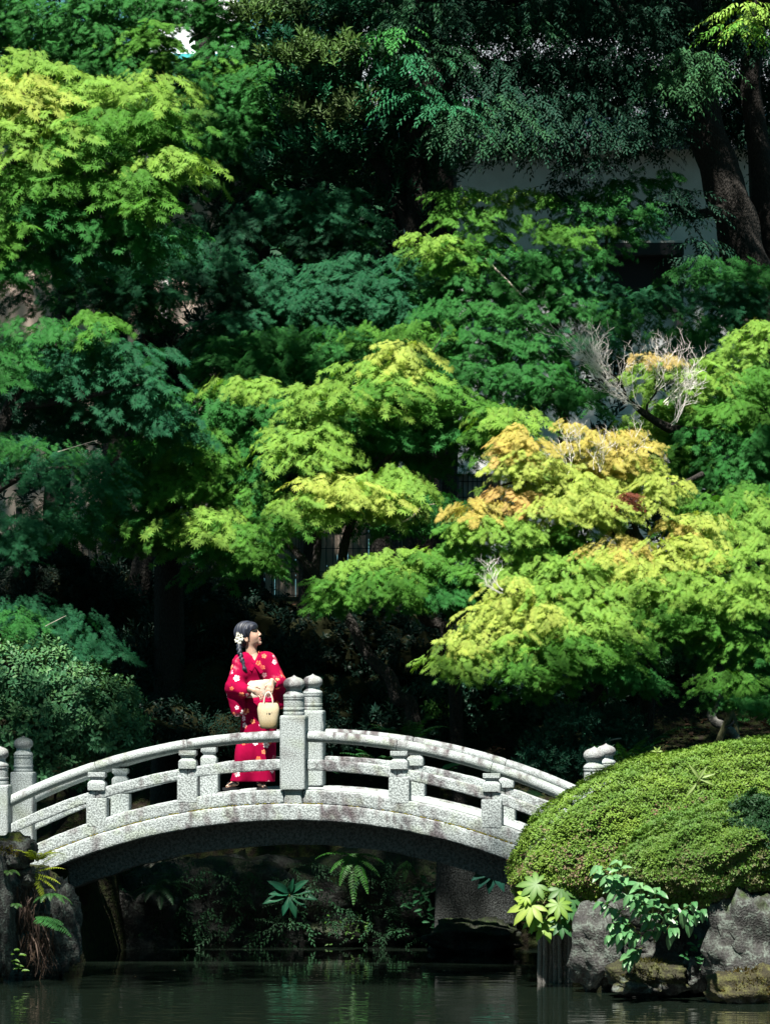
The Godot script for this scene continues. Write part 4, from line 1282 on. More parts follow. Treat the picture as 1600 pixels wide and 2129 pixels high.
	pads(t, [[950, 410, 60, 18, -8.0, 0.9, 1.2, C_LEAF, 0], [1040, 408, 60, 16, -8.1, 0.9, 1.1, C_LIME, 0], [1130, 414, 44, 14, -8.0, 0.8, 1.0, C_LEAF, 0], [930, 450, 46, 16, -7.9, 0.8, 1.0, C_LEAF, 0], [1030, 452, 80, 22, -8.0, 0.7, 0.9, C_LEAF, 0], [900, 505, 56, 20, -7.7, 1.0, 1.1, C_LIME], [990, 510, 80, 28, -7.9, 0.9, 0.8, C_LEAF], [1150, 474, 64, 18, -7.9, 0.9, 0.8, C_LEAF, 0], [1220, 440, 64, 18, -8.0, 0.8, 0.6, C_GREEN, 0], [1210, 484, 66, 18, -7.8, 0.9, 0.8, C_LEAF, 0],
		[1310, 388, 70, 16, -8.3, 0.9, 0.0, C_GREEN, 0], [1290, 425, 80, 22, -8.2, 1.0, 0.3, C_GREEN, 0], [1290, 468, 80, 22, -8.1, 1.0, 0.0, C_GREEN, 0], [1350, 445, 50, 16, -8.2, 0.9, 0.0, C_TEAL, 0], [1190, 415, 50, 14, -8.2, 0.8, 0.3, C_GREEN, 0], [1370, 366, 46, 12, -8.4, 0.8, 0.0, C_GREEN, 0], [940, 545, 60, 20, -7.8, 1.0, 0.9, C_LEAF], [1060, 540, 90, 30, -7.9, 0.9, 0.0, C_GREEN], [1170, 545, 80, 28, -7.9, 1.0, 0.0, C_GREEN], [1240, 520, 50, 18, -7.9, 0.8, 0.0, C_GREEN, 0], [1000, 590, 80, 28, -7.8, 1.0, 0.6, C_GREEN], [1110, 600, 80, 28, -7.8, 1.0, 0.0, C_GREEN], [1220, 590, 60, 26, -7.9, 1.0, 0.0, C_TEAL], [940, 640, 70, 26, -7.6, 1.0, 0.6, C_GREEN], [1050, 650, 90, 28, -7.6, 1.0, 0.0, C_GREEN], [1230, 640, 90, 26, -7.6, 1.0, 0.6, C_GREEN], [1340, 620, 80, 26, -7.7, 0.9, 0.0, C_TEAL], [1390, 615, 40, 12, -7.8, 0.7, 0.0, C_TEAL, 0],
		[880, 690, 70, 24, -7.4, 1.0, 0.8, C_LEAF], [980, 710, 80, 26, -7.4, 1.0, 0.6, C_GREEN], [1090, 715, 80, 28, -7.4, 1.0, 0.6, C_GREEN], [1220, 700, 80, 24, -7.5, 1.0, 0.0, C_TEAL], [920, 760, 80, 28, -7.2, 1.0, 0.0, C_GREEN], [1020, 780, 90, 26, -7.1, 1.0, 0.7, C_GREEN], [1130, 770, 80, 24, -7.1, 1.0, 0.7, C_GREEN], [1180, 810, 60, 22, -7.0, 0.9, 0.6, C_GREEN], [1090, 825, 60, 24, -7.2, 0.9, 0.0, C_GREEN], [1290, 705, 40, 14, -7.9, 0.6, 0.0, C_TEAL, 0], [1430, 690, 70, 24, -7.4, 1.0, 0.0, C_GREEN], [1420, 740, 60, 24, -7.2, 0.9, 0.0, C_TEAL]], "maple", 0.68)
	# centre, upper: blue-green
	t = thing("maple_tree", "blue-green shaded maple in the middle of the picture, before the tall dark trunk", "tree", root_of(640, -8.2))
	limb(t, [t.position, at(640, 1150, -8.2), at(650, 900, -8.2), at(655, 760, -8.2), at(670, 660, -8.2), at(690, 610, -8.3)], 0.12, 0.02, "trunk")
	pads(t, [[560, 425, 70, 28, -9.0, 0.9, 0.0, C_TEAL], [650, 415, 80, 26, -9.0, 1.0, 0.0, C_TEAL], [720, 405, 40, 22, -9.0, 0.9, 0.0, C_TEAL], [600, 470, 90, 28, -8.9, 0.9, 0.0, C_DEEP], [710, 460, 80, 28, -8.8, 0.9, 0.0, C_TEAL], [480, 470, 50, 26, -9.0, 0.8, 0.0, C_DEEP], [420, 470, 50, 26, -9.0, 0.7, 0.0, C_DEEP], [680, 510, 80, 26, -8.8, 0.8, 0.0, C_DEEP],
		[555, 570, 50, 30, -8.2, 1.1, 0.7, C_TEAL], [600, 610, 70, 32, -8.1, 1.1, 0.0, C_TEAL], [690, 570, 70, 32, -8.2, 1.1, 0.7, C_TEAL], [730, 545, 50, 24, -8.3, 1.0, 0.7, C_TEAL], [790, 600, 80, 32, -8.1, 1.1, 0.7, C_TEAL], [840, 560, 50, 30, -8.3, 1.0, 0.0, C_TEAL], [700, 625, 90, 30, -8.0, 1.1, 0.7, C_TEAL], [800, 645, 80, 28, -7.9, 1.0, 0.0, C_TEAL], [860, 610, 50, 26, -8.2, 1.0, 0.6, C_GREEN], [620, 655, 80, 28, -8.0, 1.0, 0.0, C_TEAL],
		[520, 665, 70, 28, -8.0, 1.0, 0.0, C_TEAL], [440, 690, 60, 28, -7.8, 1.0, 0.0, C_TEAL], [480, 730, 80, 28, -7.6, 1.0, 0.0, C_GREEN], [570, 710, 70, 30, -7.6, 1.0, 0.0, C_GREEN], [600, 760, 80, 28, -7.4, 1.0, 0.0, C_GREEN], [720, 700, 80, 24, -7.5, 1.0, 0.7, C_GREEN], [790, 695, 70, 22, -7.3, 1.0, 0.8, C_LEAF], [690, 745, 60, 24, -7.4, 1.0, 0.0, C_GREEN], [540, 770, 60, 22, -7.2, 0.9, 0.0, C_GREEN], [940, 590, 40, 24, -8.5, 0.9, 0.0, C_TEAL]], "maple", 0.74)
	# top left, far
	t = thing("maple_tree", "mid-green maple across the top left, far behind the bright yellow-green maple", "tree", root_of(240, -12.0))
	limb(t, [t.position, at(240, 900, -12.0), at(250, 500, -12.0), at(280, 250, -12.0), at(290, 90, -12.0)], 0.18, 0.03, "trunk")
	limb(t, [at(455, 340, -11.8), at(462, 270, -11.8), at(490, 220, -11.8), at(530, 170, -11.8)], 0.035, 0.012)
	limb(t, [at(250, 500, -12.0), at(380, 420, -11.8), at(455, 340, -11.8)], 0.06, 0.035)
	limb(t, [at(57, 120, -12.2), at(57, 40, -12.2), at(60, -40, -12.2)], 0.04, 0.03)
	pads(t, [[40, 20, 80, 34, -12.0, 0.9, 0.7, C_GREEN], [130, 50, 80, 34, -12.0, 1.0, 0.7, C_GREEN], [230, 30, 80, 32, -12.1, 1.0, 0.6, C_GREEN], [320, 20, 60, 26, -12.2, 1.0, 0.6, C_GREEN], [110, 105, 70, 28, -11.8, 0.8, 0.0, C_GREEN], [190, 90, 80, 30, -11.9, 1.0, 0.7, C_GREEN], [290, 80, 70, 30, -11.8, 1.0, 0.8, C_LEAF], [330, 58, 26, 24, -11.7, 1.0, 0.8, C_LEAF], [200, 140, 80, 28, -11.7, 0.9, 0.0, C_GREEN], [300, 135, 60, 28, -11.7, 1.0, 0.6, C_GREEN], [335, 122, 30, 18, -11.5, 0.9, 0.7, C_LEAF],
		[445, 112, 26, 18, -11.6, 0.9, 0.7, C_GREEN, 0], [455, 60, 34, 24, -12.2, 0.9, 0.0, C_GREEN, 0], [430, 10, 46, 26, -12.6, 0.9, 0.0, C_GREEN], [480, 145, 80, 26, -11.4, 1.0, 0.8, C_LEAF], [580, 150, 60, 26, -11.3, 1.0, 0.7, C_GREEN], [440, 190, 80, 32, -11.4, 1.0, 0.0, C_GREEN], [540, 200, 90, 32, -11.3, 1.0, 0.7, C_GREEN], [440, 250, 80, 30, -11.2, 1.0, 0.0, C_GREEN], [540, 255, 80, 28, -11.2, 1.0, 0.6, C_GREEN], [470, 300, 80, 28, -11.1, 1.0, 0.0, C_GREEN], [560, 305, 50, 24, -11.1, 0.9, 0.0, C_TEAL], [390, 310, 50, 28, -11.3, 0.9, 0.0, C_TEAL], [620, 240, 40, 26, -11.3, 0.8, 0.0, C_TEAL], [500, 345, 60, 20, -11.0, 0.9, 0.0, C_TEAL], [462, 40, 46, 34, -11.9, 1.1, 0.0, C_GREEN, 0], [478, 98, 50, 24, -11.6, 1.1, 0.5, C_GREEN, 0], [395, 22, 50, 22, -11.9, 1.1, 0.0, C_GREEN, 0], [345, 12, 50, 28, -11.8, 1.1, 0.0, C_GREEN, 0], [325, 95, 34, 22, -11.7, 1.1, 0.5, C_LEAF, 0], [160, -4, 70, 26, -11.9, 1.1, 0.0, C_GREEN, 0], [422, 132, 44, 12, -11.5, 1.0, 0.4, C_GREEN, 0], [260, -4, 60, 26, -11.9, 1.1, 0.0, C_GREEN, 0], [400, 370, 60, 26, -11.4, 0.7, 0.0, C_DEEP]], "maple", 0.74)
	# top centre: evergreen
	t = thing("evergreen_tree", "dark evergreen at the top centre with upright olive shoots and glossy leaves", "tree", root_of(880, -10.5))
	limb(t, [t.position, at(880, 1100, -10.5), at(875, 800, -10.5), at(872, 500, -10.5), at(850, 250, -10.5), at(800, 60, -10.5)], 0.26, 0.10, "trunk", null, 12)
	limb(t, [at(872, 500, -10.5), at(780, 330, -10.4), at(680, 230, -10.3), at(560, 100, -10.2)], 0.10, 0.02)
	var olive := Color(0.052, 0.105, 0.026)
	pads(t, [[530, 30, 40, 34, -10.2, 1.1, 0.9, olive], [600, 20, 60, 34, -10.4, 1.0, 0.6, Color(0.04, 0.08, 0.03)], [680, 25, 70, 34, -10.5, 1.0, 0.0, C_DEEP], [590, 90, 50, 30, -10.3, 1.0, 0.0, C_DEEP], [620, 115, 60, 32, -10.0, 1.1, 0.9, olive], [690, 115, 50, 30, -10.0, 1.1, 0.8, olive], [760, 60, 60, 40, -10.6, 1.0, 0.0, C_DEEP], [770, 120, 50, 34, -10.2, 1.0, 0.5, Color(0.03, 0.08, 0.04)], [680, 175, 70, 34, -10.2, 1.0, 0.0, C_TEAL], [780, 180, 60, 36, -10.2, 1.0, 0.0, C_TEAL], [620, 190, 50, 30, -10.4, 0.9, 0.0, C_DEEP],
		[660, 235, 50, 30, -10.1, 1.0, 0.7, Color(0.06, 0.10, 0.035)], [720, 230, 50, 30, -10.1, 1.0, 0.6, Color(0.06, 0.10, 0.035)], [680, 290, 70, 34, -10.2, 1.0, 0.0, C_TEAL], [780, 260, 70, 34, -10.4, 1.0, 0.0, C_DEEP], [620, 290, 50, 30, -10.6, 0.9, 0.0, C_DEEP], [740, 330, 90, 30, -10.5, 0.9, 0.0, C_DEEP], [840, 320, 70, 34, -10.6, 0.9, 0.0, C_DEEP], [630, 350, 80, 26, -10.7, 0.8, 0.0, C_DEEP], [860, 400, 60, 34, -10.6, 0.9, 0.0, C_DEEP], [780, 400, 60, 30, -10.8, 0.7, 0.0, C_DEEP], [930, 345, 40, 26, -10.4, 0.8, 0.0, C_DEEP], [900, 250, 60, 34, -10.6, 0.8, 0.0, C_DEEP]], "shoot", 0.95)
	# the big tree, upper right
	t = thing("broadleaf_tree", "massive dark tree in the upper right with a leaning bare trunk and long twigs", "tree", root_of(1590, -9.0))
	limb(t, [t.position, at(1590, 900, -9.0), at(1572, 640, -9.0), at(1545, 540, -9.0), at(1522, 440, -9.0), at(1490, 340, -9.0), at(1455, 230, -9.0), at(1430, 100, -9.0), at(1420, -60, -9.0)], 0.30, 0.17, "trunk", null, 14)
	limb(t, [at(1620, 640, -9.4), at(1600, 480, -9.4), at(1580, 330, -9.4), at(1560, 150, -9.4), at(1600, -60, -9.4)], 0.16, 0.1, "trunk", null, 10)
	limb(t, [at(1515, 425, -8.9), at(1475, 440, -8.8), at(1430, 448, -8.7), at(1390, 432, -8.6), at(1360, 418, -8.6)], 0.07, 0.025)
	limb(t, [at(1455, 230, -9.0), at(1340, 180, -8.7), at(1200, 150, -8.4), at(1020, 130, -8.0), at(880, 100, -7.8)], 0.12, 0.015)
	limb(t, [at(1440, 150, -9.0), at(1300, 30, -8.6), at(1150, -30, -8.2)], 0.10, 0.03)
	limb(t, [at(1440, 470, -8.2), at(1462, 500, -8.2), at(1482, 538, -8.2)], 0.008, 0.004, "branch", M.bark, 5)
	var dk := Color(0.008, 0.036, 0.022)  # near-black: the shade of this crown put into its leaf colour
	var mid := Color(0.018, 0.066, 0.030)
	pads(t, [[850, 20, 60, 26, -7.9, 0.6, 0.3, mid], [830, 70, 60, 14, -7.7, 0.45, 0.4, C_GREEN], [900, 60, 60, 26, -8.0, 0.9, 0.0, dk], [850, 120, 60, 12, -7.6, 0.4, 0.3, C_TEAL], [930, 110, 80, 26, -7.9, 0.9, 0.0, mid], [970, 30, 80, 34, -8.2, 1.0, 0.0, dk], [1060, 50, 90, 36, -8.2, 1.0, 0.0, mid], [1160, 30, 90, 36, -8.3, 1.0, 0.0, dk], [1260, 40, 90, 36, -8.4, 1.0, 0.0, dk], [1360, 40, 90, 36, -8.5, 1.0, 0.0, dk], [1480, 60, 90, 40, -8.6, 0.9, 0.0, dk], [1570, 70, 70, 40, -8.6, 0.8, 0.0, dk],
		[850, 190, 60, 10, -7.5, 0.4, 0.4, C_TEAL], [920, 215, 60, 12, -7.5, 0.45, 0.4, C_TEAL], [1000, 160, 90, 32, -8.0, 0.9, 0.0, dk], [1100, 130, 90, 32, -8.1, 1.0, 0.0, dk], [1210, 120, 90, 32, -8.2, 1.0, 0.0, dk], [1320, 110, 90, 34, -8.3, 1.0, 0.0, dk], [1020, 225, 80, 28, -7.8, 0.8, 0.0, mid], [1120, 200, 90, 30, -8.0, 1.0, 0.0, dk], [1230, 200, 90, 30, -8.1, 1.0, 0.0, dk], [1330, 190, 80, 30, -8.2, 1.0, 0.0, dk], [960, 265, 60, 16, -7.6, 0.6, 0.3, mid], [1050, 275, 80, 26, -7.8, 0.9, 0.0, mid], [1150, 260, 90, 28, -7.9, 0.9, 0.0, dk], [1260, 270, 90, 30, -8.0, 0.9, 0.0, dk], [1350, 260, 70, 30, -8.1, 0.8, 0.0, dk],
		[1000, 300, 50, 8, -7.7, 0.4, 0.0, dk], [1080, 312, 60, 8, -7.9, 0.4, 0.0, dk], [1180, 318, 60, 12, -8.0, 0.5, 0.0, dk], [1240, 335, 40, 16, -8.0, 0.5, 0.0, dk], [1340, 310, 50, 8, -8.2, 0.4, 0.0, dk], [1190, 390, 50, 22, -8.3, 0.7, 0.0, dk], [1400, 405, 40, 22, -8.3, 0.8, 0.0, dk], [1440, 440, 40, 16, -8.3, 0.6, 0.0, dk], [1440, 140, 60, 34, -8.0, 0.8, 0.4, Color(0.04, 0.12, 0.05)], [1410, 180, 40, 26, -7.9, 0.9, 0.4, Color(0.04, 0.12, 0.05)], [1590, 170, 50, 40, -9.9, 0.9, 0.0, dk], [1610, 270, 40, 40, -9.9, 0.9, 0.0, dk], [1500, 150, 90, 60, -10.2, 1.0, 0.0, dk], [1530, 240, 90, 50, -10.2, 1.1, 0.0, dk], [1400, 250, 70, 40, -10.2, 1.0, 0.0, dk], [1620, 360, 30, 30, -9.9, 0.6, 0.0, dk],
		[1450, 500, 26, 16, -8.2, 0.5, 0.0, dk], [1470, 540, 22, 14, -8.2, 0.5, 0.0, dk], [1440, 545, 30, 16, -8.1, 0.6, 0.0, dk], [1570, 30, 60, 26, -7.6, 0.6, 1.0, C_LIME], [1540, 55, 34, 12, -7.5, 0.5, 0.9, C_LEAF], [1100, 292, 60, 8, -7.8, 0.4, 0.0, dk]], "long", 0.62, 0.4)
	pads(t, [[1480, 560, 80, 22, -7.9, 1.0, 0.5, C_GREEN], [1560, 570, 60, 22, -7.8, 1.0, 0.4, C_GREEN], [1500, 600, 70, 20, -7.8, 0.9, 0.0, C_TEAL], [1570, 620, 50, 30, -7.8, 0.9, 0.0, C_TEAL], [1490, 650, 60, 20, -7.7, 0.7, 0.0, C_TEAL]], "maple", 0.74)
	background_trees()
	far_wood()
	tall_crowns()
	near_bank_trees()

func bare_twigs(tree: Node3D, starts: Array, n: int, reach: float, way: Vector3, spread := 0.8) -> void:
	var mb := MB.new()
	for i in n:
		var d: Vector3 = (way.normalized() + Vector3(rng.randf_range(-1, 1), rng.randf_range(-0.7, 0.7), rng.randf_range(-0.6, 0.6)) * spread).normalized()
		var p: Vector3 = starts[i % starts.size()] - tree.position + Vector3(rng.randf_range(-0.04, 0.04), rng.randf_range(-0.03, 0.03), rng.randf_range(-0.05, 0.05))
		twig_line(mb, p, d, reach * rng.randf_range(0.5, 1.0), 0.0042, 2)
	put("bare_twigs", mb.mesh(M.pale_twig, 0.0), tree)
	kind(tree.get_child(tree.get_child_count() - 1), "stuff")

func twig_line(mb: MB, p: Vector3, d: Vector3, len_: float, r: float, depth: int) -> void:
	var q := p
	var turn := Vector3(rng.randf_range(-0.2, 0.2), rng.randf_range(0.0, 0.22), rng.randf_range(-0.15, 0.15))
	for k in 6:
		d = (d + turn + Vector3(rng.randf_range(-0.22, 0.22), rng.randf_range(-0.16, 0.2), rng.randf_range(-0.22, 0.22))).normalized()
		var e := q + d * len_ / 6.0
		twig_stick(mb, q, e, r * (1.0 - 0.12 * k), Color.WHITE)
		q = e
		if depth > 0 and k > 0:
			var off := Vector3(-d.y, d.x, rng.randf_range(-0.6, 0.6)) * (1.0 if k % 2 else -1.0)
			twig_line(mb, q, (d + off * rng.randf_range(0.5, 1.1)).normalized(), len_ * rng.randf_range(0.25, 0.5), r * 0.62, depth - 1)

# dark evergreens that close the view between the maples and the house
func background_trees() -> void:
	var defs := [
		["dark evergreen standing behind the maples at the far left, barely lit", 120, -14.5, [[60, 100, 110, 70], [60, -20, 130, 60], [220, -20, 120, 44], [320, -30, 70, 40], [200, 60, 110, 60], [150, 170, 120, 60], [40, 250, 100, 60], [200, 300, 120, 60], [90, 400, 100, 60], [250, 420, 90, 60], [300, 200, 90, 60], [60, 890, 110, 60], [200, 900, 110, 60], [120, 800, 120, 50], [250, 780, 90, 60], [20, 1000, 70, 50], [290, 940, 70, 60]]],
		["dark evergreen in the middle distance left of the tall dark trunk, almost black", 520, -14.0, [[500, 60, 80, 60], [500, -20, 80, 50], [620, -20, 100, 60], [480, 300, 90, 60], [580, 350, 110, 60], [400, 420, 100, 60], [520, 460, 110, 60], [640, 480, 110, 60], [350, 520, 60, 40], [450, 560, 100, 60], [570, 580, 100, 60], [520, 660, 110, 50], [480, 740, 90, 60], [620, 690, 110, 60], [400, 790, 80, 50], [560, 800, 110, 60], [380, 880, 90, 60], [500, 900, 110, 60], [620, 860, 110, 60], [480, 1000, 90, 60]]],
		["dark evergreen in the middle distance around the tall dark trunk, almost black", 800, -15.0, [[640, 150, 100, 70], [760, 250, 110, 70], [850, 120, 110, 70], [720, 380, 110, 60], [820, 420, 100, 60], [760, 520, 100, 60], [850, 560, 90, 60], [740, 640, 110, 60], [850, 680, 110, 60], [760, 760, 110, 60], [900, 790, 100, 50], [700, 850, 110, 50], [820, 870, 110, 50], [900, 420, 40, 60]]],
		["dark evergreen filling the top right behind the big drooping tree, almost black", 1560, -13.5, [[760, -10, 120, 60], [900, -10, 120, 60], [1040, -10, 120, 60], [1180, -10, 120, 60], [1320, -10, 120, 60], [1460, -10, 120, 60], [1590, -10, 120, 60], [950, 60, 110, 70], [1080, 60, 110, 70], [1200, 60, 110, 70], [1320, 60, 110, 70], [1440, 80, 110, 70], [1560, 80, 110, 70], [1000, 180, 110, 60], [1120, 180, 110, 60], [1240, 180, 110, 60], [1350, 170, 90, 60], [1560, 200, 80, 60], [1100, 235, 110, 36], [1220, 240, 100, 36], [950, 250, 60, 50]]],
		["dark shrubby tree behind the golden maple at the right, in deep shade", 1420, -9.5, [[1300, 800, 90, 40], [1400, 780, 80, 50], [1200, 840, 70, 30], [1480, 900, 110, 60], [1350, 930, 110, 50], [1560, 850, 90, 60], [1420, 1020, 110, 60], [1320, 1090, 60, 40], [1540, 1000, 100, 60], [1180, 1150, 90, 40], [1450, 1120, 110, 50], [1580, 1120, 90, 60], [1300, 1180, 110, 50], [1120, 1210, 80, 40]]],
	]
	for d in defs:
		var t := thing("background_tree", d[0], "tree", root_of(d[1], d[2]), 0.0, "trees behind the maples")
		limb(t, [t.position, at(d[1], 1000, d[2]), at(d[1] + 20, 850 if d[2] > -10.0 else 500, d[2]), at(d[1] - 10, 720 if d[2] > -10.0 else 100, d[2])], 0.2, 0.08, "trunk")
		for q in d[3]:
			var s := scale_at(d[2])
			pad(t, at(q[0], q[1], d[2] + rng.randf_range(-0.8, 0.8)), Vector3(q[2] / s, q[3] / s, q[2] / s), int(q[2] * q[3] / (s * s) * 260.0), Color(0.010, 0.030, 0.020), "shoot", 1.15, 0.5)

# unseen crowns added to shade the grove, with gaps cut where sunlight is wanted
func tall_crowns() -> void:
	var trees := [["added_shade_tree", "tall tree at the far left behind the maples, its unseen crown shaped for shade", Vector3(-6.5, 0, -11.0)], ["added_shade_tree", "tall dark-trunked tree at the centre, its unseen crown shaped for shade", Vector3(0.5, 0, -13.0)], ["added_shade_tree", "unseen tall tree beyond the right edge, its crown shaped for shade", Vector3(7.5, 0, -7.5)]]
	var roots := []
	var where := [[], [], []]
	var tint := [PackedColorArray(), PackedColorArray(), PackedColorArray()]
	for q in trees:
		var p: Vector3 = q[2]
		p.y = ground_y(p.x, p.z) - 0.1
		var t := thing(q[0], q[1], "tree", p, 0.0, "tall trees added to shade the grove")
		limb(t, [p, p + Vector3(0.1, 5, 0), p + Vector3(-0.1, 9.5, 0.3), p + Vector3(0.2, 14.5, 1.2)], 0.32, 0.12, "trunk", null, 12)
		for k in 5:
			var a := TAU * k / 5.0
			limb(t, [p + Vector3(0.05, 11, 0.5), p + Vector3(cos(a) * 1.8, 12.4, sin(a) * 1.8 + 0.8), p + Vector3(cos(a) * 4.0, 13.2, sin(a) * 4.0 + 1.5)], 0.12, 0.03)
		roots.push_back(t)
	var step := 0.43
	var x := -11.0
	while x < 11.0:
		var z := -20.0
		while z < 9.0:
			for layer in 2:
				var p := Vector3(x + rng.randf_range(-0.25, 0.25), 12.2 + layer * 1.5 + rng.randf_range(-0.4, 0.4) + 0.06 * maxf(0.0, -z), z + rng.randf_range(-0.25, 0.25))
				var open := false
				for q in lit:
					var d: Vector3 = p - q[0]
					if d.y > 0.0 and (d - sun_dir * d.dot(sun_dir)).length() < q[1] + 0.25:
						open = true
						break
				if open:
					continue
				var w := 0
				for k in 3:
					if (p - roots[k].position).length_squared() < (p - roots[w].position).length_squared():
						w = k
				var b := Basis.from_euler(Vector3(rng.randf_range(-0.4, 0.4), rng.randf() * TAU, rng.randf_range(-0.4, 0.4)))
				where[w].push_back(Transform3D(b, p - roots[w].position))
				tint[w].push_back(Color(0.03, 0.075, 0.02))
			z += step
		x += step
	for k in 3:
		scatter("crown", L.crown[k], where[k], tint[k], roots[k])

# unseen trees added behind and beside the camera to block the low sky
func near_bank_trees() -> void:
	var spots := [[-17, 62], [-9, 64], [-1, 66], [8, 64], [16, 62], [-19, 50], [19, 51], [-20, 38], [20, 37], [-19, 25], [20, 24], [-17, 13], [18, 12]]
	for i in spots.size():
		var x: float = spots[i][0]
		var z: float = spots[i][1]
		var p := Vector3(x, ground_y(x, z) - 0.1, z)
		if p.y < 0.5:
			p.y = 0.4
		var t := thing("added_shore_tree", "%s tree %s, added for shade" % [["first", "second", "third", "fourth", "fifth", "nearest", "nearest", "second nearest", "second nearest", "third nearest", "third nearest", "farthest", "farthest"][i], "from the left on the shore behind the camera" if i < 5 else ("to the camera on the left shore of the pond" if x < 0.0 else "to the camera on the right shore of the pond")], "tree", p, 0.0, "added trees on the shores round the camera")
		var h := 13.0 if z > 55.0 else 10.0
		limb(t, [p, p + Vector3(0.1, h * 0.4, 0), p + Vector3(-0.2, h * 0.9, 0)], 0.3, 0.08, "trunk")
		var where := []
		var tint := PackedColorArray()
		for k in 1500:
			var d := Vector3(rng.randfn(), rng.randfn(), rng.randfn()).normalized() * pow(rng.randf(), 0.4)
			var q := Vector3(d.x * 4.8, h * 0.5 + d.y * h * 0.5, d.z * 3.2)
			var b := Basis.from_euler(Vector3(rng.randf_range(-0.5, 0.5), rng.randf() * TAU, rng.randf_range(-0.5, 0.5)))
			where.push_back(Transform3D(b.scaled_local(Vector3(1.7, 1.7, 1.7)), q))
			tint.push_back(Color(0.03, 0.07, 0.02))
		scatter("crown", L.crown[i % 3], where, tint, t)

func far_wood() -> void:
	for q in [[-16.0, -33.0, "far dark tree beyond the beige house, at the left"], [0.7, -30.0, "far dark tree seen between the two houses"], [-2.55, -28.5, "low far dark tree filling the gap between the two houses"], [3.0, -33.0, "far dark tree beyond the left corner of the white house"], [12.0, -36.0, "far dark tree beyond the white house, at the right"], [-8.5, -36.0, "far dark tree behind the beige house, left of the added white building"]]:
		var p := Vector3(q[0], ground_y(q[0], q[1]), q[1])
		var t := thing("far_tree", q[2], "tree", p, 0.0, "far trees beyond the houses")
		limb(t, [p, p + Vector3(0.1, 5, 0), p + Vector3(-0.2, 10, 0)], 0.3, 0.1, "trunk")
		var where := []
		var tint := PackedColorArray()
		for k in 1300:
			var d := Vector3(rng.randfn(), rng.randfn(), rng.randfn()).normalized() * pow(rng.randf(), 0.35)
			var b := Basis.from_euler(Vector3(rng.randf_range(-0.5, 0.5), rng.randf() * TAU, rng.randf_range(-0.5, 0.5)))
			where.push_back(Transform3D(b.scaled_local(Vector3(1.3, 1.3, 1.3)), Vector3(d.x * (2.7 if q[0] > 0.0 and q[0] < 2.0 else 3.8), (4.0 if q[0] == -2.55 else 6.2) + d.y * (3.8 if q[0] == -2.55 else 5.6), d.z * 2.5)))
			tint.push_back(Color(0.012, 0.045, 0.022))
		scatter("crown", L.crown[1], where, tint, t)
	var s := scale_at(-44.0)
	var w := thing("added_white_building", "white building added as a bright scrap in a gap in the upper left trees", "building", Vector3(at(385, 0, -44.0).x, 2.5, -44.0))  # added to give the gap a white that the dim sky lacks
	var mb := MB.new()
	mb.box(Vector3(-0.9, 0, -4.0), Vector3(0.9, 13.5, 0))
	put("wall", mb.mesh(M.plaster, 0.0), w)
	var lb := MB.new()
	lb.box(Vector3(-1.0, at(0, 126, -44.0).y - 2.5, 0.002), Vector3(1.0, at(0, 116, -44.0).y - 2.5, 0.35))
	put("ledge", lb.mesh(M.turquoise, 0.0), w)
	var rb := MB.new()
	rb.box(Vector3(-1.1, 13.501, -4.2), Vector3(1.1, 13.8, 0.3))
	put("roof", rb.mesh(M.roof, 0.0), w)

# ---------------------------------------------------------------- shrubs, ferns, herbs
# sprays on the outside of a rounded bush; a dark woody heart fills it
func bush(parent: Node3D, c: Vector3, r: Vector3, n: int, sort: String, size: float, paint: Callable, rough := 0.12, power := 2.0, heart := true, back := -0.35, thick := 0.14, tilt := 0.0) -> void:
	var meshes: Array = L[sort]
	var where := []
	var tints := PackedColorArray()
	var local := c - parent.position
	var tries := 0
	while where.size() < n and tries < n * 4:
		tries += 1
		var d := Vector3(rng.randfn(), rng.randfn(), rng.randfn()).normalized()
		if d.z < back or d.y < -0.75:
			continue
		var k := pow(pow(absf(d.x), power) + pow(absf(d.y), power) + pow(absf(d.z), power), -1.0 / power)
		var lump := 1.0 + rough * noise.get_noise_3d(d.x * 2.2 + c.x * 3.0, d.y * 2.2, d.z * 2.2) * 1.6 + rough * 0.5 * noise.get_noise_3d(d.x * 6.0, d.y * 6.0 + c.x, d.z * 6.0)
		var depth := 1.0 - thick * rng.randf() * rng.randf()
		var p := d * k * lump * depth * r
		p.y += p.x * tilt
		var up := (d / r).normalized()
		up = (up + Vector3(rng.randf_range(-0.4, 0.4), 0.35 + rng.randf_range(-0.3, 0.3), rng.randf_range(-0.3, 0.4))).normalized()
		var bx := Vector3(0.3, 0.1, 1.0).cross(up).normalized()
		var b := Basis(bx, up, bx.cross(up)).rotated(up, rng.randf() * TAU)
		var s := size * rng.randf_range(0.75, 1.25)
		where.push_back(Transform3D(b.scaled_local(Vector3(s, s, s)), local + p))
		var t := vary(0.15)
		var col: Color = paint.call(d, p)
		tints.push_back(Color(col.r * t.r, col.g * t.g, col.b * t.b))
	var half := where.size() / 2
	pads_made += 1
	scatter("foliage", meshes[pads_made % meshes.size()], where.slice(0, half), tints.slice(0, half), parent)
	scatter("foliage", meshes[(pads_made + 1) % meshes.size()], where.slice(half), tints.slice(half), parent)
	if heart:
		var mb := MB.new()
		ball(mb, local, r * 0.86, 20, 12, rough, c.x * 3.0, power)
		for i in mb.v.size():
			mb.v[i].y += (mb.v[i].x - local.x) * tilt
		put("woody_heart", mb.mesh_indexed(M.heart), parent)

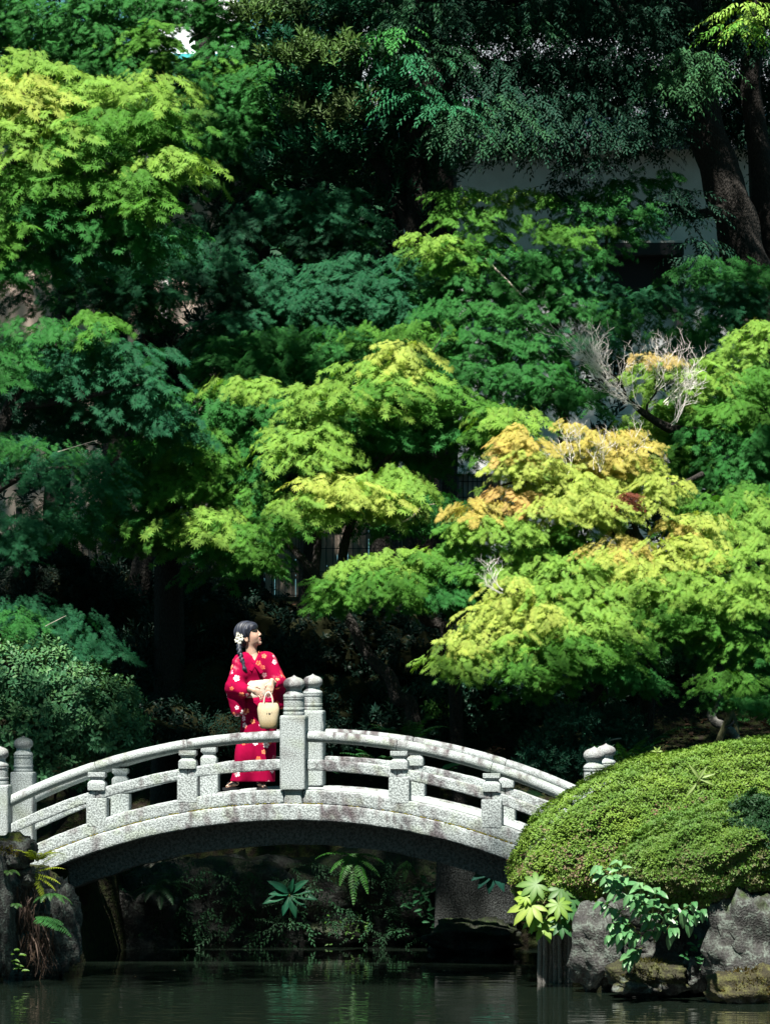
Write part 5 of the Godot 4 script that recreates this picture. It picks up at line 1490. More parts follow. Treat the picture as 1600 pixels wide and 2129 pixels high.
func ball(mb: MB, c: Vector3, r: Vector3, m: int, n: int, rough: float, ph: float, power := 2.0) -> void:
	var first := mb.v.size()
	for j in n + 1:
		var th := PI * j / n
		for i in m:
			var a := TAU * i / m
			var d := Vector3(sin(th) * cos(a), -cos(th), sin(th) * sin(a))
			var k := pow(pow(absf(d.x), power) + pow(absf(d.y), power) + pow(absf(d.z), power), -1.0 / power)
			var lump := 1.0 + rough * noise.get_noise_3d(d.x * 2.2 + ph, d.y * 2.2, d.z * 2.2) * 1.6
			mb.vert(c + d * k * lump * r)
	for j in n:
		for i in m:
			var p := first + j * m + i
			var q := first + j * m + (i + 1) % m
			mb.quad(p, q, q + m, p + m)

func frond(parent: Node3D, base: Vector3, dir: Vector3, len_: float, sag: float, wid: float, col: Color, pairs := 17) -> void:
	var mb := MB.new()
	var p := base - parent.position
	var d := dir.normalized()
	var step := len_ / pairs
	var side := d.cross(Vector3.UP)
	if side.length() < 0.2:
		side = Vector3.RIGHT
	side = side.normalized()
	for i in pairs + 1:
		var u := float(i) / pairs
		var e := p + d * step
		var w := wid * pow(sin(PI * clampf(0.12 + 0.88 * (1.0 - u), 0.0, 1.0) * 0.62), 1.2) * (1.0 if u > 0.1 else 0.4)
		var up := side.cross(d).normalized()
		if up.y < 0.0:
			up = -up
		twig_stick(mb, p, e, 0.0022 * (1.0 - 0.7 * u), Color(col.r * 1.2, col.g * 0.9, col.b))
		for s in [-1.0, 1.0]:
			var pd: Vector3 = (side * s + d * 0.45 - Vector3.UP * 0.22 + Vector3(rng.randf_range(-0.1, 0.1), rng.randf_range(-0.12, 0.12), rng.randf_range(-0.1, 0.1))).normalized()
			var t := vary(0.12)
			blade(mb, Transform3D(frame_of(pd, up), p), w, step * (0.62 if wid > 0.1 else 0.78), 0.06, 0.12, Color(col.r * t.r, col.g * t.g, col.b * t.b), 0.3)
		p = e
		d = (d - Vector3.UP * sag / pairs * (0.4 + 1.2 * u)).normalized()
	put("frond", mb.mesh(M.fern, 0.0), parent)

func fern(label: String, c: Vector3, n: int, len_: float, a0: float, a1: float, lift: float, sag: float, wid: float, col: Color, group := "") -> Node3D:
	var t := thing("fern", label, "fern", c, 0.0, group)
	for i in n:
		var a := deg_to_rad(lerpf(a0, a1, (i + 0.5) / n) + rng.randf_range(-9, 9))     # round the plant: 0 right, 90 to the camera
		var k := vary(0.15)
		frond(t, c, Vector3(cos(a), lift + rng.randf_range(-0.15, 0.15), sin(a)), len_ * rng.randf_range(0.75, 1.1), sag * rng.randf_range(0.8, 1.2), wid, Color(col.r * k.r, col.g * k.g, col.b * k.b))
	return t

# an ovate leaf with a curved face, as a part of its own
func big_leaf(parent: Node3D, base: Vector3, dir: Vector3, up: Vector3, len_: float, wid: float, col: Color, mat: Material, bend := 0.25) -> void:
	var mb := MB.new()
	var b := frame_of(dir.normalized(), up)
	var n := 7
	var prev := []
	for i in n + 1:
		var u := float(i) / n
		var w := wid * 0.5 * pow(sin(PI * pow(u, 0.78)), 0.8) if i > 0 and i < n else 0.001
		var y := -bend * len_ * u * u
		var row := []
		for s in [-1.0, -0.5, 0.0, 0.5, 1.0]:
			var q := Vector3(len_ * u, y + absf(s) * w * 0.35 - (0.02 * len_ * absf(s) * sin(u * 15.0)), s * w)
			row.push_back(mb.vert(base - parent.position + b * q, col if absf(s) > 0.1 else Color(col.r * 1.3, col.g * 1.2, col.b * 1.2)))
		if prev.size():
			for k in 4:
				mb.quad(prev[k], row[k], row[k + 1], prev[k + 1])
		prev = row
	put("leaf", mb.mesh(mat, 60.0), parent)

func palmate_leaf(parent: Node3D, c: Vector3, face: Vector3, down: Vector3, r: float, col: Color) -> void:
	var mb := MB.new()
	var z := face.normalized()
	var x := (down - z * down.dot(z)).normalized()
	var y := z.cross(x)
	var o := c - parent.position
	var mid := mb.vert(o, col)
	var lobes := 8
	for i in lobes:
		var a := lerpf(-2.35, 2.35, i / 7.0)
		var l := r * (1.0 - 0.34 * absf(a) / 2.35) * rng.randf_range(0.93, 1.07)
		var d := x * cos(a) + y * sin(a)
		var s := x * -sin(a) + y * cos(a)
		var w := l * 0.17
		var rows := [[0.38, 0.85, 0.0], [0.62, 1.0, 0.03], [0.82, 0.62, 0.02]]
		var pl := mid
		var pm := mid
		var pr := mid
		for q in rows:
			var cc: Vector3 = o + d * l * q[0] - z * l * 0.22 * q[0] * q[0]
			var lc := mb.vert(cc + s * w * q[1] + z * 0.03 * l, col)
			var mc := mb.vert(cc, Color(col.r * 1.35, col.g * 1.2, col.b * 1.3))
			var rc := mb.vert(cc - s * w * q[1] + z * 0.03 * l, col)
			if pl == mid:
				mb.tri(mid, lc, mc)
				mb.tri(mid, mc, rc)
			else:
				mb.quad(pl, lc, mc, pm)
				mb.quad(pm, mc, rc, pr)
			pl = lc
			pm = mc
			pr = rc
		var tip := mb.vert(o + d * l - z * l * 0.26, col)
		mb.tri(pl, tip, pm)
		mb.tri(pm, tip, pr)
	put("leaf", mb.mesh(M.fern, 30.0), parent)

func build_shrubs() -> void:
	var plain_green := func(col: Color) -> Callable:
		return func(_d: Vector3, _p: Vector3) -> Color: return col
	# glossy bush behind the left end of the bridge
	var z := -3.0
	var s := scale_at(z)
	var t := thing("glossy_bush", "rounded glossy-leaved green bush behind the left end of the bridge", "bush", Vector3(at(110, 1480, z).x, 1.15, z))
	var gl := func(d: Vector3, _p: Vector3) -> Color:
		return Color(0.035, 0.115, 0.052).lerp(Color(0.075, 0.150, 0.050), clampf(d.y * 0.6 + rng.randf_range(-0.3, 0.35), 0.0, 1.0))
	for k in 5:
		limb(t, [t.position, t.position + Vector3(rng.randf_range(-0.3, 0.3), 0.4, 0.1), t.position + Vector3(rng.randf_range(-0.6, 0.7), 0.9, 0.2)], 0.02, 0.006, "stem", M.bark, 6)
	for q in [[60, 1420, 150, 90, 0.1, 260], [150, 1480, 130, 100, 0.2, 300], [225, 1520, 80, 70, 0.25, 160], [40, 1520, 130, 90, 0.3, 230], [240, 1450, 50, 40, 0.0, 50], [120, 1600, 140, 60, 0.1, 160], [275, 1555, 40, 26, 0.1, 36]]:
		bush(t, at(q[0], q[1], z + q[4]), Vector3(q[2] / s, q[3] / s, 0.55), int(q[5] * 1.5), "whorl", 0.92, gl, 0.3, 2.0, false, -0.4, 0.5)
	lit.push_back([at(60, 1400, z), 0.6])
	lit.push_back([at(150, 1450, z), 0.45])
	# black clipped shrubs in the hollow
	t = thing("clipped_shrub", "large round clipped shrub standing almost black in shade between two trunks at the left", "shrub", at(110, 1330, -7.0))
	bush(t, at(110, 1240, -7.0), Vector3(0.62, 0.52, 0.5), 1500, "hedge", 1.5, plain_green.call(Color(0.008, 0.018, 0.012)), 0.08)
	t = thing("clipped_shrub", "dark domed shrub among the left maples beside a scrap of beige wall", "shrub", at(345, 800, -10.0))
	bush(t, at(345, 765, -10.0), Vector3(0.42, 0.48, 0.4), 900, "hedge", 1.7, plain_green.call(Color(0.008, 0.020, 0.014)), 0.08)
	# the clipped azalea hedge, right
	var hz := 2.4
	var hs := scale_at(hz)
	t = thing("clipped_hedge", "long clipped azalea hedge, bright yellow-green, mounded over the right end of the bridge", "hedge", Vector3(at(1400, 1690, hz).x, 0.8, hz))
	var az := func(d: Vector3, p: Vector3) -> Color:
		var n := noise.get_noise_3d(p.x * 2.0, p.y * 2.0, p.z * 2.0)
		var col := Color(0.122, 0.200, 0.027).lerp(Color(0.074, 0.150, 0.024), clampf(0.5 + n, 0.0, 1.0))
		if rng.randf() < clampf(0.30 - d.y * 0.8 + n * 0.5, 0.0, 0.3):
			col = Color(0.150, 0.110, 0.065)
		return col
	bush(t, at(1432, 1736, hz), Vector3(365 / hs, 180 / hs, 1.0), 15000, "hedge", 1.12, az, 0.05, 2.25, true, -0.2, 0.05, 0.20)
	for q in [[1150, 1680, 0.5], [1260, 1620, 0.7], [1380, 1600, 0.8], [1500, 1600, 0.8], [1600, 1590, 0.8], [1300, 1700, 0.7]]:
		lit.push_back([at(q[0], q[1], 3.2), q[2]])
	t = thing("clipped_hedge", "lower clipped azalea mound before the long hedge, above the big lichened rock", "hedge", Vector3(at(1530, 1740, 3.3).x, 0.8, 3.3))
	var az2 := func(d: Vector3, p: Vector3) -> Color:  # deeper hedge green: the shade on this mound put into its colour
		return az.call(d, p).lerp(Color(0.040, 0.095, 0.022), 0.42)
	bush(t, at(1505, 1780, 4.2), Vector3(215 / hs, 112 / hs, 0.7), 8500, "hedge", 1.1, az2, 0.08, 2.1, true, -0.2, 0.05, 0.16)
	t = thing("dark_shrub", "dark blue-green fine-leaved shrub growing at the right edge against the lower azalea mound", "shrub", Vector3(at(1570, 1750, 4.4).x, 0.9, 4.4))
	bush(t, at(1590, 1752, 4.5), Vector3(0.44, 0.40, 0.35), 3800, "hedge", 1.2, plain_green.call(Color(0.016, 0.050, 0.018)), 0.2, 2.0, true, -0.3, 0.2)
	# seedlings in the hedge
	t = thing("bamboo_seedling", "pale grassy seedling with four narrow leaves poking out of the hedge top", "seedling", at(1455, 1640, 3.55))
	limb(t, [at(1432, 1662, 3.5), at(1442, 1640, 3.56), at(1452, 1618, 3.6)], 0.004, 0.003, "stem", M.stem, 5)
	for q in [[1452, 1618, -0.5, 0.75], [1452, 1618, 0.9, -0.35], [1450, 1622, 0.4, 0.7], [1446, 1630, -0.7, -0.8], [1452, 1618, 0.7, 0.25]]:
		big_leaf(t, at(q[0], q[1], 3.6), Vector3(q[2], q[3], 0.2), Vector3(0, 0.4, 1), 0.15, 0.028, Color(0.17, 0.24, 0.08), M.fern, 0.2)
	t = thing("seedling", "small seedling with three broad bright leaves on the lower front of the hedge", "seedling", at(1335, 1750, 4.15))
	limb(t, [at(1330, 1765, 4.1), at(1336, 1742, 4.2)], 0.004, 0.003, "stem", M.stem, 5)
	for q in [[0.25, 0.9, 0.10], [-0.9, -0.1, 0.10], [-0.6, -0.6, 0.08]]:
		big_leaf(t, at(1336, 1740, 4.2), Vector3(q[0], q[1], 0.3), Vector3(0, 0.5, 1), q[2], q[2] * 0.52, Color(0.16, 0.27, 0.04), M.fern, 0.2)
	t = thing("seedling", "tiny pale seedling on the crest of the hedge left of the far post", "seedling", at(1365, 1575, 2.6))
	limb(t, [at(1365, 1585, 2.6), at(1365, 1560, 2.6)], 0.003, 0.002, "stem", M.stem, 5)
	for q in [[0.5, 0.8], [-0.5, 0.8], [0.8, 0.1], [-0.8, 0.1]]:
		big_leaf(t, at(1365, 1562, 2.6), Vector3(q[0], q[1], 0.3), Vector3(0, 0.5, 1), 0.05, 0.022, Color(0.17, 0.25, 0.06), M.fern, 0.2)
	# cloud-pruned shrub right of the bridge
	t = thing("dark_shrub", "spreading dark green shrub with tufted foliage behind the bridge's right end posts", "shrub", Vector3(at(1200, 1600, -3.2).x, 1.0, -3.2))
	for q in [[1190, 1540, 70, 40], [1140, 1580, 60, 36], [1260, 1520, 60, 32], [1220, 1590, 80, 36], [1300, 1540, 40, 30], [1120, 1620, 60, 36], [1280, 1500, 46, 20], [1200, 1500, 40, 18]]:
		bush(t, at(q[0], q[1], -3.2 + rng.randf_range(-0.2, 0.3)), Vector3(q[2] / 207.0, q[3] / 207.0, 0.3), 150, "shoot", 0.45, plain_green.call(Color(0.014, 0.062, 0.038)), 0.3, 2.0, false, -0.4, 0.5)
	limb(t, [at(1230, 1640, -3.3), at(1220, 1580, -3.2), at(1250, 1545, -3.1), at(1290, 1535, -3.0)], 0.02, 0.006, "stem", M.twig, 6)
	t = thing("dark_shrub", "dark glossy shrub under the lime maple, right of the leaning trunk", "shrub", Vector3(at(980, 1500, -5.4).x, 1.3, -5.4))
	for q in [[930, 1450, 80, 60], [1000, 1420, 70, 50], [1030, 1490, 90, 60], [920, 1520, 90, 50], [1090, 1460, 70, 60]]:
		bush(t, at(q[0], q[1], -5.4), Vector3(q[2] / 199.0, q[3] / 199.0, 0.4), 190, "whorl", 0.85, plain_green.call(Color(0.012, 0.045, 0.028)), 0.3, 2.0, false, -0.4, 0.5)
	bush(t, at(905, 1475, -5.0), Vector3(0.12, 0.1, 0.1), 10, "whorl", 0.8, plain_green.call(Color(0.06, 0.16, 0.03)), 0.3, 2.0, false)
	t = thing("flowering_shrub", "small-leaved shrub with pale yellow tips under the lime maple at the right", "shrub", Vector3(at(1460, 1380, -7.0).x, 2.0, -7.0))
	for q in [[1460, 1350, 60, 36], [1420, 1380, 60, 30], [1510, 1360, 50, 36]]:
		bush(t, at(q[0], q[1], -7.0), Vector3(q[2] / 194.0, q[3] / 194.0, 0.3), 160, "whorl", 0.6, plain_green.call(Color(0.03, 0.10, 0.035)), 0.3, 2.0, false, -0.4, 0.5)
	bush(t, at(1470, 1330, -6.8), Vector3(0.25, 0.08, 0.2), 40, "hedge", 1.6, plain_green.call(Color(0.30, 0.30, 0.03)), 0.2, 2.0, false)
	# undergrowth added to darken the hollow, its shade put into near-black leaf colours
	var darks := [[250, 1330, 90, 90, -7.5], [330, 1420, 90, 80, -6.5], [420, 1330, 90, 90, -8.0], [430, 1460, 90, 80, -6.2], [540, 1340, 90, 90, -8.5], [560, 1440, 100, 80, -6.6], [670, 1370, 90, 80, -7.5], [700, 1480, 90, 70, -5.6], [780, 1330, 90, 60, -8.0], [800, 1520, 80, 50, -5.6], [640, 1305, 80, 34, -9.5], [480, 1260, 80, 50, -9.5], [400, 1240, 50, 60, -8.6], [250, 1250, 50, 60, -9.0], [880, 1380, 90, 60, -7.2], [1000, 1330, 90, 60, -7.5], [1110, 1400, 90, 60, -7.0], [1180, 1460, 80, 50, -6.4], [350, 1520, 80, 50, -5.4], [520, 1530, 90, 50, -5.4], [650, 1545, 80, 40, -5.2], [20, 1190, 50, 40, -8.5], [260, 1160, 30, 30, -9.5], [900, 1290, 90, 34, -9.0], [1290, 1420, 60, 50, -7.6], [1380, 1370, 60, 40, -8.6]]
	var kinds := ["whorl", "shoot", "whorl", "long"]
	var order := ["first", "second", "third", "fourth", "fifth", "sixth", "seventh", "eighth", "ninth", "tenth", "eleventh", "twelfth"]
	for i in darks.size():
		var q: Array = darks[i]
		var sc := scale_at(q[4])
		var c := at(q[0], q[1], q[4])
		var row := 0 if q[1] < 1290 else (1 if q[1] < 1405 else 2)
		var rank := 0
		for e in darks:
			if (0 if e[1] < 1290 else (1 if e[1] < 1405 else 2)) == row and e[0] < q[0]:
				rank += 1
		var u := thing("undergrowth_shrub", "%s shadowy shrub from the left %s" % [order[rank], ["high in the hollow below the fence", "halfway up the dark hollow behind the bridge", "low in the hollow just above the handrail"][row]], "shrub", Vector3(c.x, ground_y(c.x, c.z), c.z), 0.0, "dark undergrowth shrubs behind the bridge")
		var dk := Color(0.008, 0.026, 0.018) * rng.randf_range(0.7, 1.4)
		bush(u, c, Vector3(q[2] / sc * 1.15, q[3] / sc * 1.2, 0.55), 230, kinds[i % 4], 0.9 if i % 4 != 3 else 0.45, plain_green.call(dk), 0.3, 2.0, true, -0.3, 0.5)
	# ferns behind the bridge
	var fg := Color(0.018, 0.075, 0.022)
	fern("dark fern arching behind the handrail right of the crown posts", at(845, 1545, -2.6), 7, 0.55, 20, 170, 0.9, 1.0, 0.10, fg)
	fern("dark fern seen under the handrail right of the crown posts", at(790, 1600, -2.4), 7, 0.5, 10, 170, 0.9, 1.1, 0.10, fg)
	fern("bright fern leaning over the hedge crest beside the far end post", at(1300, 1590, -2.4), 7, 0.5, 0, 180, 0.9, 0.8, 0.09, Color(0.04, 0.14, 0.025))
	fern("fern on the leaf-strewn slope above the hedge", at(1345, 1550, -4.8), 7, 0.55, 0, 180, 0.7, 0.9, 0.09, Color(0.03, 0.11, 0.025))
	for q in [[905, 1600, "broad-leaved plant seen through the railing below the second baluster", 0.9], [720, 1590, "broad-leaved plant seen through the railing right of the crown posts", 0.8], [1090, 1650, "broad-leaved plant seen through the railing near the hedge", 0.8]]:
		var c := at(q[0], q[1] + 30, -2.6)
		var u := thing("broadleaf_plant", q[2], "plant", c)
		for k in 9:
			var a := rng.randf_range(0.0, PI)
			big_leaf(u, c + Vector3(rng.randf_range(-0.15, 0.15), rng.randf_range(0.0, 0.15), 0), Vector3(cos(a), rng.randf_range(0.2, 0.9), sin(a) * 0.7), Vector3(0, 1, 0.6), 0.24 * q[3], 0.11 * q[3], Color(0.020, 0.085, 0.028), M.fern, 0.45)
	# propped old trunk on the slope
	t = thing("gnarled_trunk", "gnarled bent grey trunk tied to slanting wooden props on the slope above the hedge", "tree trunk", at(1500, 1560, -5.6))
	limb(t, [at(1540, 1570, -5.6), at(1528, 1535, -5.6), at(1520, 1522, -5.6), at(1502, 1510, -5.5), at(1484, 1500, -5.5), at(1478, 1482, -5.6), at(1490, 1466, -5.6), at(1494, 1440, -5.7), at(1500, 1400, -5.8)], 0.045, 0.05, "trunk", M.old_wood, 9)
	limb(t, [at(1485, 1560, -5.45), at(1510, 1500, -5.45), at(1532, 1440, -5.45)], 0.036, 0.034, "prop", M.moss_wood, 8)
	limb(t, [at(1535, 1560, -5.8), at(1525, 1500, -5.8), at(1505, 1440, -5.8)], 0.034, 0.032, "prop", M.moss_wood, 8)
	limb(t, [at(1505, 1512, -5.38), at(1518, 1507, -5.38), at(1524, 1500, -5.42)], 0.012, 0.012, "tie", M.dark_wood, 6)

# ---------------------------------------------------------------- rocks and plants of the banks
func rock(called: String, label: String, c: Vector3, r: Vector3, seed_: float, moss := 0.0, moss_col := Color(0.10, 0.10, 0.02), sharp := 0.35, dark := false) -> Node3D:
	var t := thing(called, label, "rock", Vector3(c.x, c.y - r.y, c.z))
	var mb := MB.new()
	var m := 40
	var n := 26
	for j in n + 1:
		var th := PI * j / n
		for i in m:
			var a := TAU * i / m
			var d := Vector3(sin(th) * cos(a), -cos(th), sin(th) * sin(a))
			var k := pow(pow(absf(d.x), 2.7) + pow(absf(d.y), 2.7) + pow(absf(d.z), 2.7), -1.0 / 2.7)
			var q := d * 1.3 + Vector3(seed_ * 7.1, seed_ * 3.3, seed_)
			var f := noise.get_noise_3dv(q * 0.8) * sharp * 1.2 - absf(noise.get_noise_3dv(q * 1.7 + Vector3(9, 0, 0))) * sharp * 0.7 + noise.get_noise_3dv(q * 4.0) * 0.07
			var p := d * k * (1.0 + f)
			var g := noise.get_noise_3dv(q * 2.0 + Vector3(0, 50, 0))
			var col := Color(1, 1, 1) * (1.0 + 0.25 * g)
			col.a = 1.0
			if moss > 0.0 and d.y * 0.9 + g * 0.9 > 1.0 - moss:
				col = Color(moss_col.r * 15.0, moss_col.g * 15.0, moss_col.b * 15.0) * clampf(1.0 + 0.6 * noise.get_noise_3dv(q * 9.0), 0.4, 1.6)
			mb.vert(p * r + Vector3(0, r.y, 0), col)
	for j in n:
		for i in m:
			var p := j * m + i
			var q := j * m + (i + 1) % m
			mb.quad(p, q, q + m, p + m)
	put("stone", mb.mesh_indexed(M.rock_shaded if dark else M.rock), t)
	return t

func moss_tufts(parent: Node3D, c: Vector3, r: Vector3, n: int, col: Color) -> void:
	var mb := MB.new()
	for i in n:
		var d := Vector3(rng.randfn(), absf(rng.randfn()), rng.randfn()).normalized()
		if d.z < -0.2:
			continue
		var p := c - parent.position + d * r * rng.randf_range(0.94, 1.02)
		for k in 3:
			var w := rng.randf_range(0.004, 0.007)
			var tip := p + (d + Vector3(rng.randf_range(-0.9, 0.9), rng.randf_range(-0.7, 0.7), rng.randf_range(-0.5, 0.9))) * rng.randf_range(0.012, 0.03)
			var s := Vector3(rng.randf_range(-1, 1), rng.randf_range(-1, 1), 0).normalized() * w
			var cc := col * rng.randf_range(0.6, 1.4)
			mb.tri(mb.vert(p + s, cc), mb.vert(tip, cc), mb.vert(p - s, cc))
	kind(put("moss", mb.mesh(M.fern, 0.0), parent), "stuff")

func grass_strands(parent: Node3D, rows: Array, n: int, cols: Array, mat: Material) -> void:   # hanging dry blades
	var mb := MB.new()
	for i in n:
		var q: Array = rows[i % rows.size()]
		var p: Vector3 = q[0] - parent.position + Vector3(rng.randf_range(-1, 1) * q[1], rng.randf_range(-1, 1) * q[1] * 0.6, rng.randf_range(-0.06, 0.06))
		var d := Vector3(rng.randf_range(-0.35, 0.35), -1.0, rng.randf_range(-0.1, 0.3)).normalized()
		var l: float = q[2] * rng.randf_range(0.5, 1.1)
		var w := rng.randf_range(0.005, 0.010)
		var col: Color = cols[rng.randi() % cols.size()] * rng.randf_range(0.6, 1.3)
		var prev := []
		for k in 4:
			var u := k / 3.0
			var o := p + d * l * u + Vector3(sin(u * 5.0 + i) * 0.02, 0, sin(u * 4.0 + i * 2.0) * 0.02)
			var s := Vector3(cos(i * 1.7 + u * 2.0), 0, sin(i * 1.7 + u * 2.0)) * w * (1.0 - 0.8 * u)
			var row := [mb.vert(o + s, col), mb.vert(o - s, col)]
			if prev.size():
				mb.quad(prev[0], row[0], row[1], prev[1])
			prev = row
	kind(put("dry_blades", mb.mesh(mat, 0.0), parent), "stuff")

func build_bank() -> void:
	var t: Node3D
	var moss_y := Color(0.13, 0.105, 0.012)
	var moss_g := Color(0.025, 0.040, 0.008)
	# left bank
	t = rock("rock", "dark boulder with yellow moss on its left shoulder under the left end post", at(22, 1772, 2.0), Vector3(0.24, 0.17, 0.22), 1.3, 0.35, moss_y)
	moss_tufts(t, at(12, 1778, 2.1), Vector3(0.15, 0.10, 0.16), 260, moss_y)
	t = rock("rock", "tall grey lichen-stained rock cut by the left edge of the picture, down to the water", at(-6, 1915, 2.3), Vector3(0.16, 0.62, 0.22), 2.1, 0.0)
	t = rock("rock", "small bluish rock wedged under the dark boulder behind the yellow fern", at(62, 1822, 2.0), Vector3(0.10, 0.09, 0.12), 3.7, 0.0)
	t = rock("rock", "shadowed rock with a flat top beneath the left springing of the arch", at(125, 1925, 1.5), Vector3(0.20, 0.42, 0.28), 4.2, 0.0)
	t = rock("rock", "brown rock at the waterline behind the hanging dry fronds, left", at(70, 1990, 1.5), Vector3(0.26, 0.30, 0.24), 5.4, 0.0)
	t = rock("rock", "dark earth-stained rock filling the bank between the boulder and the bridge end, left", at(55, 1880, 1.4), Vector3(0.25, 0.34, 0.25), 6.4, 0.0)
	t = thing("dry_fronds", "curtain of dead brown fern fronds hanging over the left bank", "dead fronds", at(70, 1850, 2.0))
	grass_strands(t, [[at(60, 1850, 2.0), 0.10, 0.35], [at(45, 1890, 2.05), 0.08, 0.45], [at(85, 1910, 2.0), 0.09, 0.45], [at(95, 1960, 1.95), 0.06, 0.35], [at(60, 1950, 2.1), 0.10, 0.35]], 170, [Color(0.055, 0.035, 0.026), Color(0.085, 0.06, 0.05), Color(0.025, 0.018, 0.012)], M.dry_leaf)
	var yel := Color(0.19, 0.24, 0.02)
	lit.push_back([at(95, 1800, 2.3), 0.3])
	lit.push_back([at(1120, 1880, 3.2), 0.3])
	t = fern("yellow-green sunlit fern at the left foot of the arch", at(78, 1790, 2.15), 9, 0.27, -60, 200, 0.9, 1.2, 0.065, yel)
	for q in [[0.9, 0.35, 0.28], [0.8, -0.1, 0.26], [0.7, 0.75, 0.26], [0.75, -0.35, 0.24], [0.35, -0.8, 0.24]]:
		frond(t, at(76, 1815 - q[1] * 10.0, 2.2), Vector3(q[0], q[1], 0.4), q[2], 0.7, 0.06, yel * rng.randf_range(0.8, 1.1), 12)
	t = fern("dark green sword fern frond spreading over the dead fronds, left bank", at(78, 1905, 2.2), 3, 0.40, 20, 70, -0.05, 0.8, 0.13, Color(0.03, 0.12, 0.03))
	fern("little fern between the boulder and the tall rock at the left edge", at(18, 1810, 2.35), 4, 0.14, 30, 130, 0.2, 1.6, 0.05, Color(0.06, 0.14, 0.03))
	fern("little fern low on the left bank below the dead fronds", at(30, 1880, 2.4), 3, 0.14, 20, 110, 0.3, 1.6, 0.05, Color(0.03, 0.09, 0.02))
	fern("dim green fern on the left bank between the dead fronds and the arch", at(105, 1860, 2.15), 6, 0.26, 10, 150, 0.2, 1.5, 0.06, Color(0.03, 0.10, 0.022))
	t = thing("waterside_herb", "small green herb at the waterline of the left bank", "herb", at(36, 2025, 2.45))
	for k in 12:
		var a := rng.randf() * PI
		big_leaf(t, at(36 + rng.randf_range(-14, 14), 2020 - rng.randf_range(0, 46), 2.5), Vector3(cos(a), rng.randf_range(-0.3, 0.5), sin(a) * 0.5), Vector3(0, 1, 0.7), rng.randf_range(0.04, 0.075), 0.03, Color(0.07, 0.15, 0.02), M.fern)
	# far bank under the arch
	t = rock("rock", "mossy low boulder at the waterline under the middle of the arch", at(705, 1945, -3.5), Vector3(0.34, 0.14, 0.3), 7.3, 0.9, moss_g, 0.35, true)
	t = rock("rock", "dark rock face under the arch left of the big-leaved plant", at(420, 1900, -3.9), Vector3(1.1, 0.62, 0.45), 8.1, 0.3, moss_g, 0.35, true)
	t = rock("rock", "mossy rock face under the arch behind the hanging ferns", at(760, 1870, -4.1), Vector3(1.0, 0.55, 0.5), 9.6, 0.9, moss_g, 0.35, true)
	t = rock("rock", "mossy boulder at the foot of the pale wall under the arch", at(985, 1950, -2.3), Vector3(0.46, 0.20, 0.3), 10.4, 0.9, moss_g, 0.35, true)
	t = rock("rock", "dark wet rock under the left half of the arch, shade painted in", at(250, 1930, -3.4), Vector3(0.6, 0.55, 0.45), 11.9, 0.0, moss_g, 0.35, true)
	t = rock("rock", "small pale stone at the waterline under the right of the arch", at(978, 1972, -2.9), Vector3(0.06, 0.07, 0.07), 12.9, 0.0, moss_g, 0.35, false)
	var wall := MB.new()
	wall.stack_box(Vector3(at(905, 0, -2.6).x, -0.6, -3.2), Vector3(at(1075, 0, -2.6).x, at(0, 1770, -2.6).y, -2.6), 0.03, Color.WHITE)
	for i in wall.v.size():
		wall.v[i].x += (wall.v[i].y - 0.5) * 0.04
	t = thing("abutment_wall", "pale streaked concrete footing under the right springing of the arch", "wall", Vector3(at(985, 0, -2.6).x, 0, -2.9))
	for i in wall.v.size():
		wall.v[i] -= t.position
	put("footing", wall.mesh(M.concrete, 30.0), t)
	t = thing("fern", "bright green fern hanging from the far bank under the middle of the arch", "fern", at(735, 1772, -3.1))
	var br := Color(0.030, 0.120, 0.018)
	for q in [[-0.9, 0.25, 0.35, 1.0], [-0.25, -0.4, 0.36, 0.9], [0.0, -0.75, 0.50, 0.3], [0.25, -0.6, 0.42, 0.5], [0.8, 0.1, 0.30, 1.2], [0.55, -0.3, 0.34, 0.8], [-0.5, -0.2, 0.3, 0.9]]:
		frond(t, at(735, 1775, -3.1) + Vector3(q[0] * 0.05, 0, 0), Vector3(q[0], q[1], 0.45), q[2] * 1.1, q[3], 0.085, br * rng.randf_range(0.7, 1.1))
	t = thing("fern", "small fern hanging under the arch right of the bright fern", "fern", at(845, 1790, -3.1))
	for q in [[-0.1, -0.8, 0.22, 0.3], [0.4, -0.4, 0.2, 0.9], [-0.5, -0.3, 0.2, 1.0]]:
		frond(t, at(845, 1790, -3.1), Vector3(q[0], q[1], 0.4), q[2], q[3], 0.05, Color(0.03, 0.11, 0.02))
	t = thing("fern", "dim fern in the shadow under the left half of the arch", "fern", at(330, 1840, -2.9))
	for k in 8:
		var a := rng.randf_range(-0.3, 3.4)
		frond(t, at(330, 1840, -2.9), Vector3(cos(a), rng.randf_range(-0.4, 0.5), sin(a) * 0.5 + 0.2), rng.randf_range(0.3, 0.5), 1.2, 0.08, Color(0.014, 0.05, 0.02))
	t = thing("big_leaved_plant", "plant with a rosette of broad teal leaves on the far bank under the arch", "plant", at(602, 1875, -3.0))
	var tl := Color(0.008, 0.052, 0.028)
	for q in [[-0.75, 0.75, 0.24], [0.65, 0.8, 0.22], [-1.0, -0.25, 0.26], [-0.3, -1.0, 0.2], [1.0, -0.05, 0.26], [0.6, -0.45, 0.2], [0.25, -1.0, 0.22], [0.95, 0.35, 0.2], [-0.65, 0.15, 0.2], [0.1, 0.7, 0.16]]:
		big_leaf(t, at(602, 1860, -2.95) + Vector3(q[0], q[1], 0) * 0.02, Vector3(q[0], q[1] * 0.8, 0.35), Vector3(0, 0.7, 1), q[2], q[2] * 0.36, tl * rng.randf_range(0.6, 1.15), M.gloss_leaf, 0.25)
	limb(t, [at(605, 1930, -3.1), at(603, 1890, -3.0), at(602, 1860, -2.95)], 0.008, 0.006, "stem", M.stem, 5)
